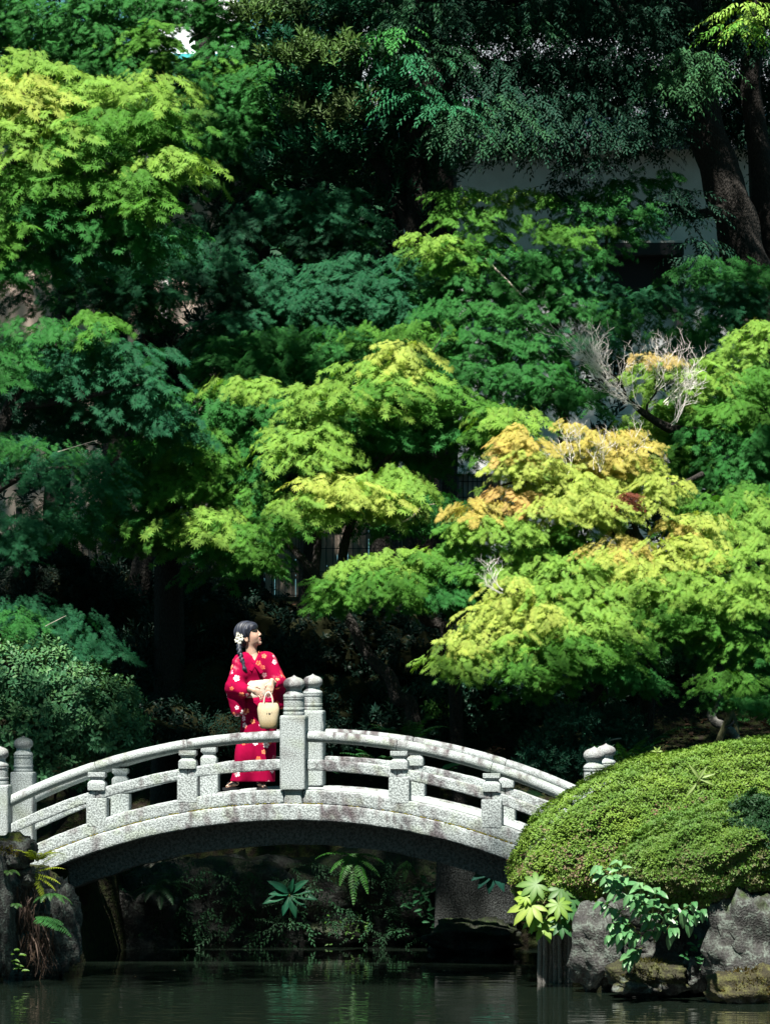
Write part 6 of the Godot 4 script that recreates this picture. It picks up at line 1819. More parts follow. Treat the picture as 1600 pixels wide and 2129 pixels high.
	t = thing("creeping_plant", "creeper with small oval leaves trailing down the far bank beside the pale wall", "creeper", at(890, 1890, -2.9))
	for k in 44:
		var u := rng.randf()
		var a := rng.randf() * TAU
		big_leaf(t, at(885 + 14 * sin(u * 9.0) + rng.randf_range(-26, 26), lerpf(1815, 1935, u), -2.85), Vector3(cos(a), sin(a) * 0.6 - 0.2, 0.4), Vector3(0, 0.6, 1), rng.randf_range(0.05, 0.09), rng.randf_range(0.028, 0.04), Color(0.020, 0.085, 0.035) * rng.randf_range(0.6, 1.4), M.gloss_leaf)
	t = thing("creeping_plant", "tiny-leaved green plant on the mossy boulder under the arch", "creeper", at(735, 1930, -3.1))
	for k in 60:
		var a := rng.randf() * TAU
		big_leaf(t, at(735 + rng.randfn() * 22.0, 1928 + rng.randfn() * 14.0, -3.12), Vector3(cos(a), sin(a) * 0.6, 0.4), Vector3(0, 0.6, 1), rng.randf_range(0.022, 0.04), 0.018, Color(0.05, 0.14, 0.02) * rng.randf_range(0.5, 1.2), M.fern)
	t = thing("shade_plant", "dark broad leaves hanging under the right springing of the arch", "plant", at(1020, 1800, -2.3))
	for q in [[-0.9, 0.1], [-0.6, -0.6], [0.8, 0.1], [0.4, -0.7], [-0.2, -0.9], [-0.9, -0.3], [0.9, -0.4]]:
		big_leaf(t, at(1025, 1808, -2.3), Vector3(q[0], q[1], 0.3), Vector3(0, 0.7, 1), 0.24, 0.10, Color(0.012, 0.06, 0.045), M.gloss_leaf)
	t = thing("bank_undergrowth", "tangle of dim ferns and small leaves covering the shaded far bank under the arch", "undergrowth", Vector3(-0.8, 0.6, -3.3))
	var tw := []
	var tt := PackedColorArray()
	for i in 420:
		var p := at(rng.randf_range(180, 1080), rng.randf_range(1790, 1950), rng.randf_range(-3.5, -3.0))
		var b := frame_of(Vector3(rng.randf_range(-1, 1), rng.randf_range(-0.9, 0.3), 0.6).normalized(), Vector3(rng.randf_range(-0.4, 0.4), 0.8, 0.8).normalized())
		var k := rng.randf_range(0.25, 0.6)
		tw.push_back(Transform3D(b.scaled_local(Vector3(k, k, k)), p - t.position))
		tt.push_back(Color(0.012, 0.040, 0.018) * rng.randf_range(0.4, 1.6))
	scatter("leaves", L.long[1], tw, tt, t)
	# right bank
	t = rock("rock", "grey upright rock beside the waterline under the leafy shrub, right bank", at(1243, 1965, 3.6), Vector3(0.24, 0.36, 0.3), 13.5, 0.0)
	t = rock("rock", "large lichen-speckled rock at the right edge, mossy at its foot", at(1570, 1975, 4.6), Vector3(0.42, 0.56, 0.42), 14.2, 0.15, moss_g)
	t = rock("rock", "brown mossy mound of rock at the foot of the large lichened rock, right edge", at(1560, 2070, 5.0), Vector3(0.36, 0.24, 0.3), 15.8, 1.2, Color(0.040, 0.034, 0.010))
	moss_tufts(t, at(1560, 2065, 5.0), Vector3(0.33, 0.22, 0.28), 900, Color(0.075, 0.055, 0.014))
	t = rock("rock", "low moss-covered rock at the waterline between the grey rock and the large one", at(1345, 2035, 4.3), Vector3(0.34, 0.17, 0.3), 16.4, 1.2, Color(0.034, 0.032, 0.010))
	moss_tufts(t, at(1345, 2032, 4.3), Vector3(0.31, 0.16, 0.28), 700, Color(0.055, 0.052, 0.014))
	t = rock("rock", "small grey rock low on the right bank beside the large lichened rock", at(1445, 2025, 4.3), Vector3(0.12, 0.14, 0.15), 17.1, 0.0)
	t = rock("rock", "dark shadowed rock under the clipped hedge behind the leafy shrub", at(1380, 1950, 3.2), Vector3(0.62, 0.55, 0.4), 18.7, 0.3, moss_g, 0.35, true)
	var pile := thing("wooden_piling", "weathered grey piling of split posts at the water's edge below the fatsia", "piling", Vector3(at(1152, 0, 2.4).x, -0.4, 2.4))
	for k in 7:
		var mb := MB.new()
		var pts := []
		var rad := []
		for j in 7:
			pts.push_back(Vector3(-0.13 + 0.045 * k + 0.003 * sin(j * 2.0 + k), 0.2 + j * 0.14 - (0.02 if k % 2 else 0.0), 0.02 * sin(k * 2.2)))
			rad.push_back(0.026)
		mb.tube(pts, rad, 8, 0.12, k * 3.0)
		put("post", mb.mesh(M.old_wood, 60.0), pile)
	t = thing("fatsia", "plant with big bright palmate leaves hanging over the water left of the hedge", "plant", at(1140, 1830, 2.9))
	for q in [[1105, 1882, 0.25, -0.9, -0.15, Color(0.17, 0.25, 0.045)], [1160, 1880, 0.17, 0.2, -1.0, Color(0.10, 0.19, 0.03)], [1110, 1908, 0.16, -0.5, -0.8, Color(0.07, 0.17, 0.03)], [1132, 1920, 0.20, -0.1, -1.0, Color(0.13, 0.23, 0.035)], [1165, 1922, 0.15, 0.4, -0.9, Color(0.025, 0.09, 0.03)], [1115, 1838, 0.2, -0.4, 0.1, Color(0.07, 0.15, 0.03)], [1165, 1848, 0.2, 0.5, -0.3, Color(0.05, 0.12, 0.03)], [1095, 1865, 0.13, -0.7, 0.5, Color(0.15, 0.25, 0.03)], [1180, 1895, 0.14, 0.8, -0.4, Color(0.03, 0.10, 0.03)], [1185, 1868, 0.15, 0.7, 0.1, Color(0.03, 0.10, 0.03)]]:
		var c := at(q[0], q[1], 3.2 + rng.randf_range(-0.1, 0.1))
		palmate_leaf(t, c, Vector3(q[3] * 0.3, 0.55, 0.8), Vector3(q[3], q[4], 0.3), q[2], q[5])
		limb(t, [at(1160, 1845, 2.9), (at(1160, 1850, 2.9) + c) * 0.5 + Vector3(0, 0.05, 0.02), c], 0.006, 0.004, "stalk", M.stem, 5)
	# leafy shrub with opposite ovate leaves
	t = thing("leafy_shrub", "shrub with cool green ovate leaves spilling over the rocks below the hedge", "shrub", at(1330, 1960, 4.7))
	var shoots := [[1300, 1880, 1245, 1800, 1.0], [1310, 1900, 1285, 1790, 1.0], [1330, 1920, 1330, 1835, 1.0], [1320, 1930, 1250, 1875, 0.9], [1350, 1930, 1365, 1845, 0.8], [1340, 1950, 1290, 1940, 0.8], [1360, 1950, 1400, 1880, 0.6], [1380, 1940, 1440, 1875, 0.6], [1340, 1970, 1300, 1995, 0.6], [1360, 1960, 1345, 1900, 0.7], [1390, 1950, 1400, 1930, 0.6], [1330, 1940, 1270, 1920, 0.8], [1420, 1930, 1460, 1890, 0.5], [1310, 1960, 1265, 1945, 0.7], [1300, 1850, 1265, 1820, 1.0], [1350, 1900, 1310, 1860, 0.9]]
	for q in shoots:
		var a := at(q[0], q[1], 4.75)
		var b := at(q[2], q[3], 5.25 + rng.randf_range(-0.15, 0.2))
		limb(t, [a, (a + b) * 0.5 + Vector3(0, 0.03, 0.05), b], 0.005, 0.003, "stem", M.stem, 5)
		for k in 5:
			var u := 0.3 + 0.7 * k / 4.0
			var p := a.lerp(b, u) + Vector3(0, 0.03, 0.05) * sin(PI * u)
			var d := (b - a).normalized()
			for sgn in [-1.0, 1.0]:
				var side: Vector3 = Vector3(-d.y, d.x, 0) * sgn if k % 2 else Vector3(d.y * 0.4 * sgn, -0.25, 0.8 * sgn)
				var dir: Vector3 = side + d * 0.55 + Vector3(0, -0.25, 0.35)
				var sz := rng.randf_range(0.11, 0.165) * (0.75 if k == 4 else 1.0)
				var col: Color = Color(0.035, 0.13, 0.045).lerp(Color(0.095, 0.20, 0.085), q[4] * rng.randf_range(0.2, 1.0)) * (0.55 + 0.5 * q[4])
				big_leaf(t, p, dir, Vector3(0, 0.8, 0.7), sz, sz * rng.randf_range(0.42, 0.5), col, M.soft_leaf, 0.35)
	t = thing("waterside_herb", "small glossy herb at the waterline between the mossy rock and the large rock, right", "herb", at(1450, 1990, 4.4))
	for k in 26:
		var a := rng.randf() * TAU
		big_leaf(t, at(1455 + rng.randf_range(-36, 30), 1990 + rng.randf_range(-40, 30), 4.5), Vector3(cos(a), sin(a) * 0.5, 0.5), Vector3(0, 0.7, 1), rng.randf_range(0.04, 0.08), 0.03, Color(0.022, 0.085, 0.03) * rng.randf_range(0.6, 1.5), M.gloss_leaf)
	# scraps floating on the pond
	var where := []
	var tint := PackedColorArray()
	for i in 40:
		var p := Vector3(rng.randf_range(-2.5, 2.0), 0.006, rng.randf_range(-3.0, 2.0))
		var k := rng.randf_range(0.25, 0.5)
		where.push_back(Transform3D(Basis.from_euler(Vector3(0, rng.randf() * TAU, 0)).scaled_local(Vector3(k, k * 0.3, k)), p))
		tint.push_back(Color(0.35, 0.30, 0.22))
	tag(scatter("floating_scraps", L.fallen[0], where, tint, self), "pale fallen leaf scraps floating on the dark pond", "fallen leaves")

# ---------------------------------------------------------------- the woman on the bridge
# a field of rounded shapes joined softly, meshed as surface nets
class Field:
	var kinds := []          # 0 tapered capsule, 1 ellipsoid
	var a := []
	var b := []
	var ra := PackedFloat32Array()
	var rb := PackedFloat32Array()
	var basis := []
	var soft := PackedFloat32Array()
	var op := PackedInt32Array()      # 1 join, -1 cut away
	var warp := 0                      # which folds to add
	var floor_y := -100.0
	var nz := FastNoiseLite.new()

	func cap(p: Vector3, q: Vector3, r0: float, r1: float, k := 0.03, flat := Vector3.ZERO, f := 1.0) -> void:
		kinds.push_back(0)
		a.push_back(p)
		b.push_back(q)
		ra.push_back(r0)
		rb.push_back(r1)
		basis.push_back([flat, f])
		soft.push_back(k)
		op.push_back(1)

	func ell(c: Vector3, bs: Basis, r: Vector3, k := 0.02, o := 1) -> void:
		kinds.push_back(1)
		a.push_back(c)
		b.push_back(r)
		ra.push_back(minf(r.x, minf(r.y, r.z)))
		rb.push_back(0.0)
		basis.push_back(bs)
		soft.push_back(k)
		op.push_back(o)

	func dist(p: Vector3) -> float:
		var d := 10.0
		for i in kinds.size():
			var e := 0.0
			if kinds[i] == 0:
				var pa: Vector3 = p - a[i]
				var ba: Vector3 = b[i] - a[i]
				var fl: Array = basis[i]
				if fl[1] != 1.0:
					var n: Vector3 = fl[0]
					var t0 := clampf(pa.dot(ba) / ba.length_squared(), 0.0, 1.0)
					var off: Vector3 = pa - ba * t0
					pa += n * off.dot(n) * (1.0 / fl[1] - 1.0)
				var t := clampf(pa.dot(ba) / ba.length_squared(), 0.0, 1.0)
				e = (pa - ba * t).length() - lerpf(ra[i], rb[i], t)
				if fl[1] != 1.0:
					e *= 0.75
			else:
				var q: Vector3 = basis[i].transposed() * (p - a[i])
				var r: Vector3 = b[i]
				var k0 := (q / r).length()
				var k1 := (q / (r * r)).length()
				e = k0 * (k0 - 1.0) / k1 if k1 > 1e-6 else -ra[i]
			var k := soft[i]
			if op[i] > 0:
				var h := maxf(k - absf(d - e), 0.0) / k
				d = minf(d, e) - h * h * k * 0.25
			else:
				var h := maxf(k - absf(-e - d), 0.0) / k
				d = maxf(d, -e) + h * h * k * 0.25
		if warp == 1:
			d += 0.011 * nz.get_noise_3d(p.x * 9.0, p.y * 3.5, p.z * 9.0) + 0.006 * nz.get_noise_3d(p.x * 22.0, p.y * 12.0, p.z * 22.0)
			if p.x < -0.09 or p.x > 0.15:      # creases of the sleeves run out from the elbow
				d += 0.0042 * nz.get_noise_2d(p.x * 6.0 + 3.0, p.y * 6.0) * sin(p.x * 60.0 + p.y * 95.0 + 6.0 * nz.get_noise_2d(p.x * 6.0, p.y * 6.0)) * 2.0
			if p.y < 0.86:
				d -= 0.008 * smoothstep(-0.004, 0.004, p.x - 0.035 - 0.05 * (0.86 - p.y)) * smoothstep(0.0, 0.03, p.z)
				d += 0.008 * smoothstep(0.86, 0.5, p.y) * sin(p.x * 46.0 + p.y * 3.0 + 2.5 * nz.get_noise_2d(p.x * 4.0, p.y * 2.0))
		elif warp == 2:
			d += 0.0035 * sin((p.z * 0.8 + p.x * 0.6) * 210.0 + p.y * 30.0) * smoothstep(1.40, 1.5, p.y)
		return maxf(d, floor_y - p.y)

	func net(mb: MB, lo: Vector3, hi: Vector3, cell: float, paint: Callable) -> void:
		var n := Vector3i(((hi - lo) / cell).ceil()) + Vector3i.ONE
		n = (n / 4 + Vector3i.ONE) * 4 + Vector3i.ONE
		var sy := n.x
		var sz := n.x * n.y
		var g := PackedFloat32Array()
		g.resize(n.x * n.y * n.z)
		g.fill(1000.0)
		var blocks := []
		var reach := cell * 4.0 * 0.87 * 1.5 + 0.012
		for bz in range(0, n.z - 1, 4):
			for by in range(0, n.y - 1, 4):
				for bx in range(0, n.x - 1, 4):
					if absf(dist(lo + (Vector3(bx, by, bz) + Vector3(2, 2, 2)) * cell)) < reach:
						blocks.push_back(Vector3i(bx, by, bz))
						for z in 5:
							for y in 5:
								var at_ := bx + (by + y) * sy + (bz + z) * sz
								for x in 5:
									if g[at_ + x] > 999.0:
										g[at_ + x] = dist(lo + Vector3(bx + x, by + y, bz + z) * cell)
		var ids := {}
		var corner := [0, 1, sy, sy + 1, sz, sz + 1, sz + sy, sz + sy + 1]
		for bl in blocks:
			for z in 4:
				for y in 4:
					for x in 4:
						var c: Vector3i = bl + Vector3i(x, y, z)
						var o := c.x + c.y * sy + c.z * sz
						var inside := 0
						for k in 8:
							if g[o + corner[k]] < 0.0:
								inside += 1
						if inside == 0 or inside == 8:
							continue
						var sum := Vector3.ZERO
						var cnt := 0
						for k in 8:
							for ax in 3:
								if k & (1 << ax):
									continue
								var l := k | (1 << ax)
								var v0 := g[o + corner[k]]
								var v1 := g[o + corner[l]]
								if (v0 < 0.0) != (v1 < 0.0):
									var p0 := Vector3(k & 1, (k >> 1) & 1, (k >> 2) & 1)
									var p1 := Vector3(l & 1, (l >> 1) & 1, (l >> 2) & 1)
									sum += p0.lerp(p1, v0 / (v0 - v1))
									cnt += 1
						var p := lo + (Vector3(c) + sum / cnt) * cell
						ids[o] = mb.vert(p, paint.call(p))
		for o in ids:
			var steps := [1, sy, sz]
			for ax in 3:
				var u: int = steps[(ax + 1) % 3]
				var w: int = steps[(ax + 2) % 3]
				var d0 := g[o]
				var d1 := g[o + steps[ax]]
				if (d0 < 0.0) == (d1 < 0.0):
					continue
				if ids.has(o - u) and ids.has(o - w) and ids.has(o - u - w):
					if d0 < 0.0:
						mb.quad(ids[o], ids[o - w], ids[o - u - w], ids[o - u])
					else:
						mb.quad(ids[o], ids[o - u], ids[o - u - w], ids[o - w])

func flower_print() -> ImageTexture:
	var size := 768
	var im := Image.create(size, size, false, Image.FORMAT_RGB8)
	var red := lin(0.20, 0.002, 0.028)
	im.fill(red)
	var r2 := RandomNumberGenerator.new()
	r2.seed = 77
	for y in range(0, size, 2):
		for x in range(0, size, 2):
			var k := 1.0 + 0.10 * noise.get_noise_2d(x * 0.02, y * 0.02)
			im.fill_rect(Rect2i(x, y, 2, 2), lin(0.20 * k, 0.002, 0.028 * k))
	var spots := []
	var cols := [lin(0.80, 0.62, 0.66), lin(0.80, 0.25, 0.12), lin(0.82, 0.70, 0.70), lin(0.75, 0.16, 0.07), lin(0.78, 0.50, 0.62)]
	for i in 400:
		var c := Vector2(r2.randf() * size, r2.randf() * size)
		var ok := true
		for s in spots:
			if (s - c).length() < 58.0:
				ok = false
		if not ok or spots.size() > 46:
			continue
		spots.push_back(c)
		var r := r2.randf_range(17.0, 28.0)
		var a0 := r2.randf() * TAU
		var col: Color = cols[r2.randi() % 5]
		# a dark twig behind the flower
		var way := Vector2.from_angle(r2.randf() * TAU)
		for k in 26:
			var p := c + way * k * 1.6 + way.orthogonal() * sin(k * 0.3) * 3.0
			for yy in 3:
				for xx in 3:
					im.set_pixel(posmod(int(p.x) + xx, size), posmod(int(p.y) + yy, size), lin(0.05, 0.006, 0.03))
		for y in range(-30, 31):
			for x in range(-30, 31):
				var q := Vector2(x, y)
				var l := q.length()
				var ph: float = fposmod(q.angle() - a0, TAU / 5.0) / (TAU / 5.0) - 0.5
				var edge := r * (0.60 + 0.42 * cos(ph * PI) - (0.16 if absf(ph) < 0.06 else 0.0))
				if l < edge:
					var cc := col
					if l < r * 0.2:
						cc = lin(0.5, 0.05, 0.06)
					elif absf(absf(ph) - 0.5) < 0.06:
						cc = col.lerp(red, 0.6)
					im.set_pixel(posmod(int(c.x) + x, size), posmod(int(c.y) + y, size), cc)
	return ImageTexture.create_from_image(im)

func build_person() -> void:
	var foot := Vector3((535.0 - 800.0) / 216.0, 1.655, -0.75)
	var t := thing("person", "woman in a red flowered kimono and cream sash standing on the bridge, looking right", "person", foot)
	# ---- head frame: forward, up, side towards the camera
	var f := Vector3(0.945, 0.262, 0.20).normalized()
	var u := Vector3(-0.26, 0.966, 0.0)
	u = (u - f * u.dot(f)).normalized()
	var s := f.cross(u)
	var hb := Basis(f, u, s)
	var H := Vector3(-0.098, 1.492, 0.0)
	var hp := func(x: float, y: float, z: float) -> Vector3: return H + hb * Vector3(x, y, z)
	var skin := Color(0.34, 0.222, 0.172)
	var head := Field.new()
	head.ell(hp.call(0.0, 0.03, 0.0), hb, Vector3(0.098, 0.090, 0.074), 0.02)
	head.ell(hp.call(0.045, -0.03, 0.0), hb, Vector3(0.064, 0.085, 0.061), 0.03)
	head.ell(hp.call(0.054, -0.078, 0.0), hb, Vector3(0.054, 0.040, 0.047), 0.03)
	head.ell(hp.call(0.098, -0.108, 0.0), hb, Vector3(0.019, 0.018, 0.021), 0.02)
	for k in [-1.0, 1.0]:
		head.ell(hp.call(0.062, -0.036, 0.034 * k), hb, Vector3(0.040, 0.034, 0.026), 0.02)
		head.ell(hp.call(0.092, 0.032, 0.02 * k), hb, Vector3(0.018, 0.012, 0.022), 0.015)
		head.ell(hp.call(0.108, 0.010, 0.030 * k), hb, Vector3(0.013, 0.012, 0.016), 0.01, -1)
		head.ell(hp.call(0.092, 0.010, 0.030 * k), hb, Vector3(0.012, 0.011, 0.014), 0.004)
		head.ell(hp.call(0.116, -0.036, 0.009 * k), hb, Vector3(0.008, 0.007, 0.007), 0.008)
		head.ell(hp.call(-0.004, -0.038, 0.071 * k), hb.rotated(u, 0.25 * k), Vector3(0.018, 0.030, 0.009), 0.008)
		head.ell(hp.call(-0.002, -0.034, 0.080 * k), hb, Vector3(0.009, 0.016, 0.006), 0.006, -1)
	head.cap(hp.call(0.106, 0.014, 0.0), hp.call(0.126, -0.029, 0.0), 0.007, 0.0105, 0.014)
	head.ell(hp.call(0.110, -0.065, 0.0), hb, Vector3(0.013, 0.0065, 0.021), 0.008)
	head.ell(hp.call(0.108, -0.080, 0.0), hb, Vector3(0.013, 0.0075, 0.018), 0.008)
	head.ell(hp.call(0.124, -0.0725, 0.0), hb, Vector3(0.010, 0.0022, 0.022), 0.003, -1)
	head.cap(Vector3(-0.068, 1.43, 0.0), Vector3(-0.05, 1.27, -0.005), 0.050, 0.056, 0.035)
	var face := func(p: Vector3) -> Color:
		var q: Vector3 = hb.transposed() * (p - H)
		var col := skin
		var z := absf(q.z)
		if q.x > 0.098 and q.y < -0.055 and q.y > -0.092 and z < 0.023:
			col = Color(0.27, 0.11, 0.10)
			if absf(q.y + 0.0725) < 0.0035:
				col = Color(0.10, 0.03, 0.03)
		elif q.x > 0.075 and z > 0.010 and z < 0.048 and absf(q.y - 0.010 + (z - 0.03) * 0.12) < 0.0055:
			col = Color(0.015, 0.010, 0.010)
		elif q.x > 0.07 and z > 0.010 and z < 0.050 and absf(q.y - 0.034) < 0.004:
			col = Color(0.10, 0.07, 0.06)
		elif q.x > 0.11 and q.y < -0.038 and q.y > -0.05 and z < 0.014 and z > 0.004:
			col = Color(0.20, 0.09, 0.08)
		elif q.x > 0.03 and q.y < 0.0 and q.y > -0.07 and z > 0.03:
			col = Color(0.34, 0.205, 0.16)
		return col
	var flat_skin := func(_p: Vector3) -> Color: return skin
	var mb := MB.new()
	head.net(mb, Vector3(-0.23, 1.28, -0.13), Vector3(0.08, 1.62, 0.13), 0.0042, face)
	# ---- trunk, arms, legs (the trunk stays under the cloth)
	var body := Field.new()
	body.cap(Vector3(-0.05, 1.30, -0.005), Vector3(-0.03, 1.22, 0.0), 0.056, 0.075, 0.03)
	body.cap(Vector3(-0.02, 1.17, 0.0), Vector3(0.0, 0.85, 0.0), 0.085, 0.085, 0.04)
	body.cap(Vector3(-0.15, 1.22, 0.05), Vector3(-0.235, 0.985, 0.14), 0.045, 0.040, 0.03)
	body.cap(Vector3(-0.235, 0.985, 0.14), Vector3(-0.055, 0.972, 0.255), 0.038, 0.026, 0.02)
	body.cap(Vector3(0.11, 1.24, -0.05), Vector3(0.225, 1.02, 0.04), 0.045, 0.040, 0.03)
	body.cap(Vector3(0.225, 1.02, 0.04), Vector3(0.140, 1.036, 0.205), 0.036, 0.026, 0.02)
	body.cap(Vector3(0.05, 0.83, 0.0), Vector3(0.05, 0.45, 0.0), 0.075, 0.055, 0.04)
	body.cap(Vector3(0.05, 0.45, 0.0), Vector3(0.035, 0.07, 0.0), 0.052, 0.036, 0.03)
	body.cap(Vector3(0.035, 0.06, 0.0), Vector3(0.07, 0.035, 0.09), 0.034, 0.022, 0.02)
	body.cap(Vector3(-0.04, 0.83, 0.0), Vector3(-0.12, 0.45, -0.03), 0.075, 0.055, 0.04)
	body.cap(Vector3(-0.12, 0.45, -0.03), Vector3(-0.215, 0.075, -0.02), 0.052, 0.034, 0.03)
	body.cap(Vector3(-0.215, 0.065, -0.02), Vector3(-0.285, 0.032, 0.07), 0.034, 0.020, 0.02)
	body.net(mb, Vector3(-0.36, 0.0, -0.16), Vector3(0.33, 1.32, 0.32), 0.011, flat_skin)
	# ---- hands: palm, four fingers, thumb
	for hand in 2:
		var hf := Field.new()
		var w := Vector3(-0.055, 0.972, 0.255) if hand == 0 else Vector3(0.140, 1.036, 0.205)
		var d := Vector3(0.88, -0.36, 0.30).normalized() if hand == 0 else Vector3(-0.22, -0.90, 0.40).normalized()
		var across := Vector3(0.36, 0.90, 0.10).normalized() if hand == 0 else Vector3(0.95, -0.22, 0.0).normalized()
		var palm_n := d.cross(across).normalized()
		var curl := Vector3(0.25, -0.95, 0.0) if hand == 0 else Vector3(-0.10, -0.80, -0.55)
		hf.cap(w - d * 0.02, w + d * 0.035, 0.025, 0.024, 0.02)
		hf.ell(w + d * 0.058, Basis(d, across, palm_n), Vector3(0.045, 0.037, 0.015), 0.02)
		for k in 4:
			var off := (k - 1.5) * 0.0175
			var l: float = [0.062, 0.072, 0.068, 0.054][k]
			var b0 := w + d * (0.088 - 0.006 * absf(k - 1.2)) + across * off
			var b1 := b0 + (d * 0.8 + curl * 0.45).normalized() * l * 0.48
			var b2 := b1 + (d * 0.3 + curl * 0.9).normalized() * l * 0.32
			var b3 := b2 + (curl - d * 0.25).normalized() * l * 0.24
			hf.cap(b0, b1, 0.0088, 0.0082, 0.004)
			hf.cap(b1, b2, 0.0082, 0.0075, 0.003)
			hf.cap(b2, b3, 0.0075, 0.0064, 0.003)
		var side := across * (1.0 if hand == 0 else -1.0)
		var th0 := w + d * 0.022 + side * 0.024 + palm_n * 0.004
		var th1 := th0 + (d * 0.75 + side * 0.6).normalized() * 0.036
		hf.cap(th0, th1, 0.011, 0.0095, 0.010)
		hf.cap(th1, th1 + (d * 0.9 + side * 0.1 + curl * 0.35).normalized() * 0.030, 0.0092, 0.0075, 0.003)
		var c := w + d * 0.08
		hf.net(mb, c - Vector3(0.13, 0.14, 0.10), c + Vector3(0.13, 0.12, 0.10), 0.0036, func(p: Vector3) -> Color: return skin.lerp(Color(0.34, 0.20, 0.155), 0.4 if (p - w).dot(d) > 0.10 else 0.0))
	put("body", mb.mesh_indexed(M.skin), t)
	# ---- hair
	var hair := Field.new()
	hair.warp = 2
	hair.ell(hp.call(-0.006, 0.036, 0.0), hb, Vector3(0.113, 0.101, 0.090), 0.02)
	hair.ell(hp.call(-0.055, -0.030, 0.0), hb, Vector3(0.060, 0.080, 0.075), 0.03)
	hair.ell(hp.call(0.075, 0.055, 0.0), hb, Vector3(0.043, 0.050, 0.064), 0.02)
	hair.ell(hp.call(0.096, -0.052, 0.0), hb, Vector3(0.082, 0.088, 0.200), 0.006, -1)
	hair.ell(hp.call(0.030, -0.080, 0.072), hb, Vector3(0.058, 0.062, 0.06), 0.006, -1)
	hair.cap(hp.call(0.034, 0.05, 0.080), hp.call(0.026, -0.016, 0.078), 0.016, 0.006, 0.01)
	hair.cap(hp.call(0.034, 0.05, -0.080), hp.call(0.026, -0.016, -0.078), 0.016, 0.006, 0.01)
	var hm := MB.new()
	var black := func(p: Vector3) -> Color:
		var k := 1.0 + 0.5 * sin((p.z * 0.8 + p.x * 0.6) * 320.0 + 3.0 * p.y)
		return Color(0.016, 0.019, 0.030) * k
	hair.net(hm, Vector3(-0.26, 1.36, -0.13), Vector3(0.06, 1.63, 0.13), 0.0042, black)
	# the plait over her shoulder
	var plait := Field.new()
	var way := [Vector3(-0.165, 1.43, 0.055), Vector3(-0.175, 1.375, 0.085), Vector3(-0.165, 1.32, 0.11), Vector3(-0.145, 1.255, 0.135), Vector3(-0.135, 1.215, 0.145)]
	for i in 4:
		for k in 3:
			var p: Vector3 = way[i].lerp(way[i + 1], k / 3.0)
			plait.ell(p + Vector3(0.008 * (1.0 if (i * 3 + k) % 2 else -1.0), 0, 0.004), Basis(Vector3(0, 0, 1), 0.6 * (1.0 if (i * 3 + k) % 2 else -1.0)), Vector3(0.021, 0.026, 0.019) * (1.0 - 0.022 * (i * 3 + k)), 0.010)
	plait.cap(Vector3(-0.136, 1.215, 0.145), Vector3(-0.120, 1.165, 0.15), 0.016, 0.022, 0.01)
	plait.cap(Vector3(-0.120, 1.165, 0.15), Vector3(-0.095, 1.135, 0.15), 0.022, 0.006, 0.01)
	plait.cap(Vector3(-0.124, 1.165, 0.15), Vector3(-0.125, 1.12, 0.15), 0.020, 0.004, 0.01)
	plait.net(hm, Vector3(-0.23, 1.10, 0.0), Vector3(-0.06, 1.46, 0.2), 0.005, black)
	put("hair", hm.mesh_indexed(M.hair), t)
	# ---- white blossoms behind the ear
	var fb := MB.new()
	for q in [[-0.178, 1.475, 0.082, 0.032], [-0.155, 1.458, 0.090, 0.028], [-0.190, 1.443, 0.084, 0.030], [-0.170, 1.424, 0.088, 0.022], [-0.188, 1.508, 0.072, 0.015], [-0.155, 1.485, 0.086, 0.020]]:
		var c := Vector3(q[0], q[1], q[2])
		for ring in 2:
			for k in 6:
				var a: float = TAU * (k + 0.5 * ring) / 6.0 + q[0] * 40.0
				var d := Vector3(cos(a), sin(a), 0.35 + 0.5 * ring).normalized()
				blade(fb, Transform3D(frame_of(d, Vector3(0, 0, 1)), c), q[3] * (1.0 - 0.3 * ring), q[3] * 0.75, 0.12, 0.15, Color(0.74, 0.72, 0.66) * rng.randf_range(0.85, 1.05), 0.6)
	put("hair_flowers", fb.mesh(M.cloth_white, 0.0), t)
	# ---- kimono
	var kim := Field.new()
	kim.warp = 1
	var lat := Vector3(0.82, 0, -0.57)
	var fwd := Vector3(0.57, 0, 0.82)
	kim.cap(Vector3(-0.035, 1.185, -0.005), Vector3(-0.005, 1.02, 0.0), 0.150, 0.135, 0.04, fwd, 0.80)
	kim.cap(Vector3(-0.150, 1.238, 0.05), Vector3(0.095, 1.262, -0.06), 0.062, 0.062, 0.07)
	kim.ell(Vector3(-0.005, 1.15, 0.06), Basis(lat, Vector3.UP, fwd), Vector3(0.11, 0.075, 0.07), 0.05)
	kim.cap(Vector3(0.0, 1.0, 0.0), Vector3(0.015, 0.84, 0.0), 0.135, 0.160, 0.05, fwd, 0.82)
	kim.cap(Vector3(0.045, 0.82, 0.01), Vector3(0.068, 0.02, 0.02), 0.130, 0.105, 0.06)
	kim.cap(Vector3(-0.01, 0.82, 0.0), Vector3(-0.085, 0.35, -0.01), 0.130, 0.105, 0.06)
	kim.cap(Vector3(-0.085, 0.35, -0.01), Vector3(-0.175, 0.04, -0.02), 0.105, 0.100, 0.08)
	# sleeves: along the arm, with the hanging bag below
	kim.cap(Vector3(-0.150, 1.21, 0.06), Vector3(-0.212, 1.0, 0.14), 0.085, 0.082, 0.05)
	kim.cap(Vector3(-0.212, 0.985, 0.14), Vector3(-0.115, 0.955, 0.215), 0.080, 0.066, 0.03)
	kim.cap(Vector3(-0.215, 0.97, 0.14), Vector3(-0.180, 0.785, 0.13), 0.088, 0.075, 0.03, Vector3(-0.3, 0, 0.95), 0.55)
	kim.cap(Vector3(0.110, 1.225, -0.05), Vector3(0.212, 1.03, 0.035), 0.080, 0.072, 0.05)
	kim.cap(Vector3(0.212, 1.03, 0.035), Vector3(0.185, 1.025, 0.13), 0.068, 0.056, 0.03)
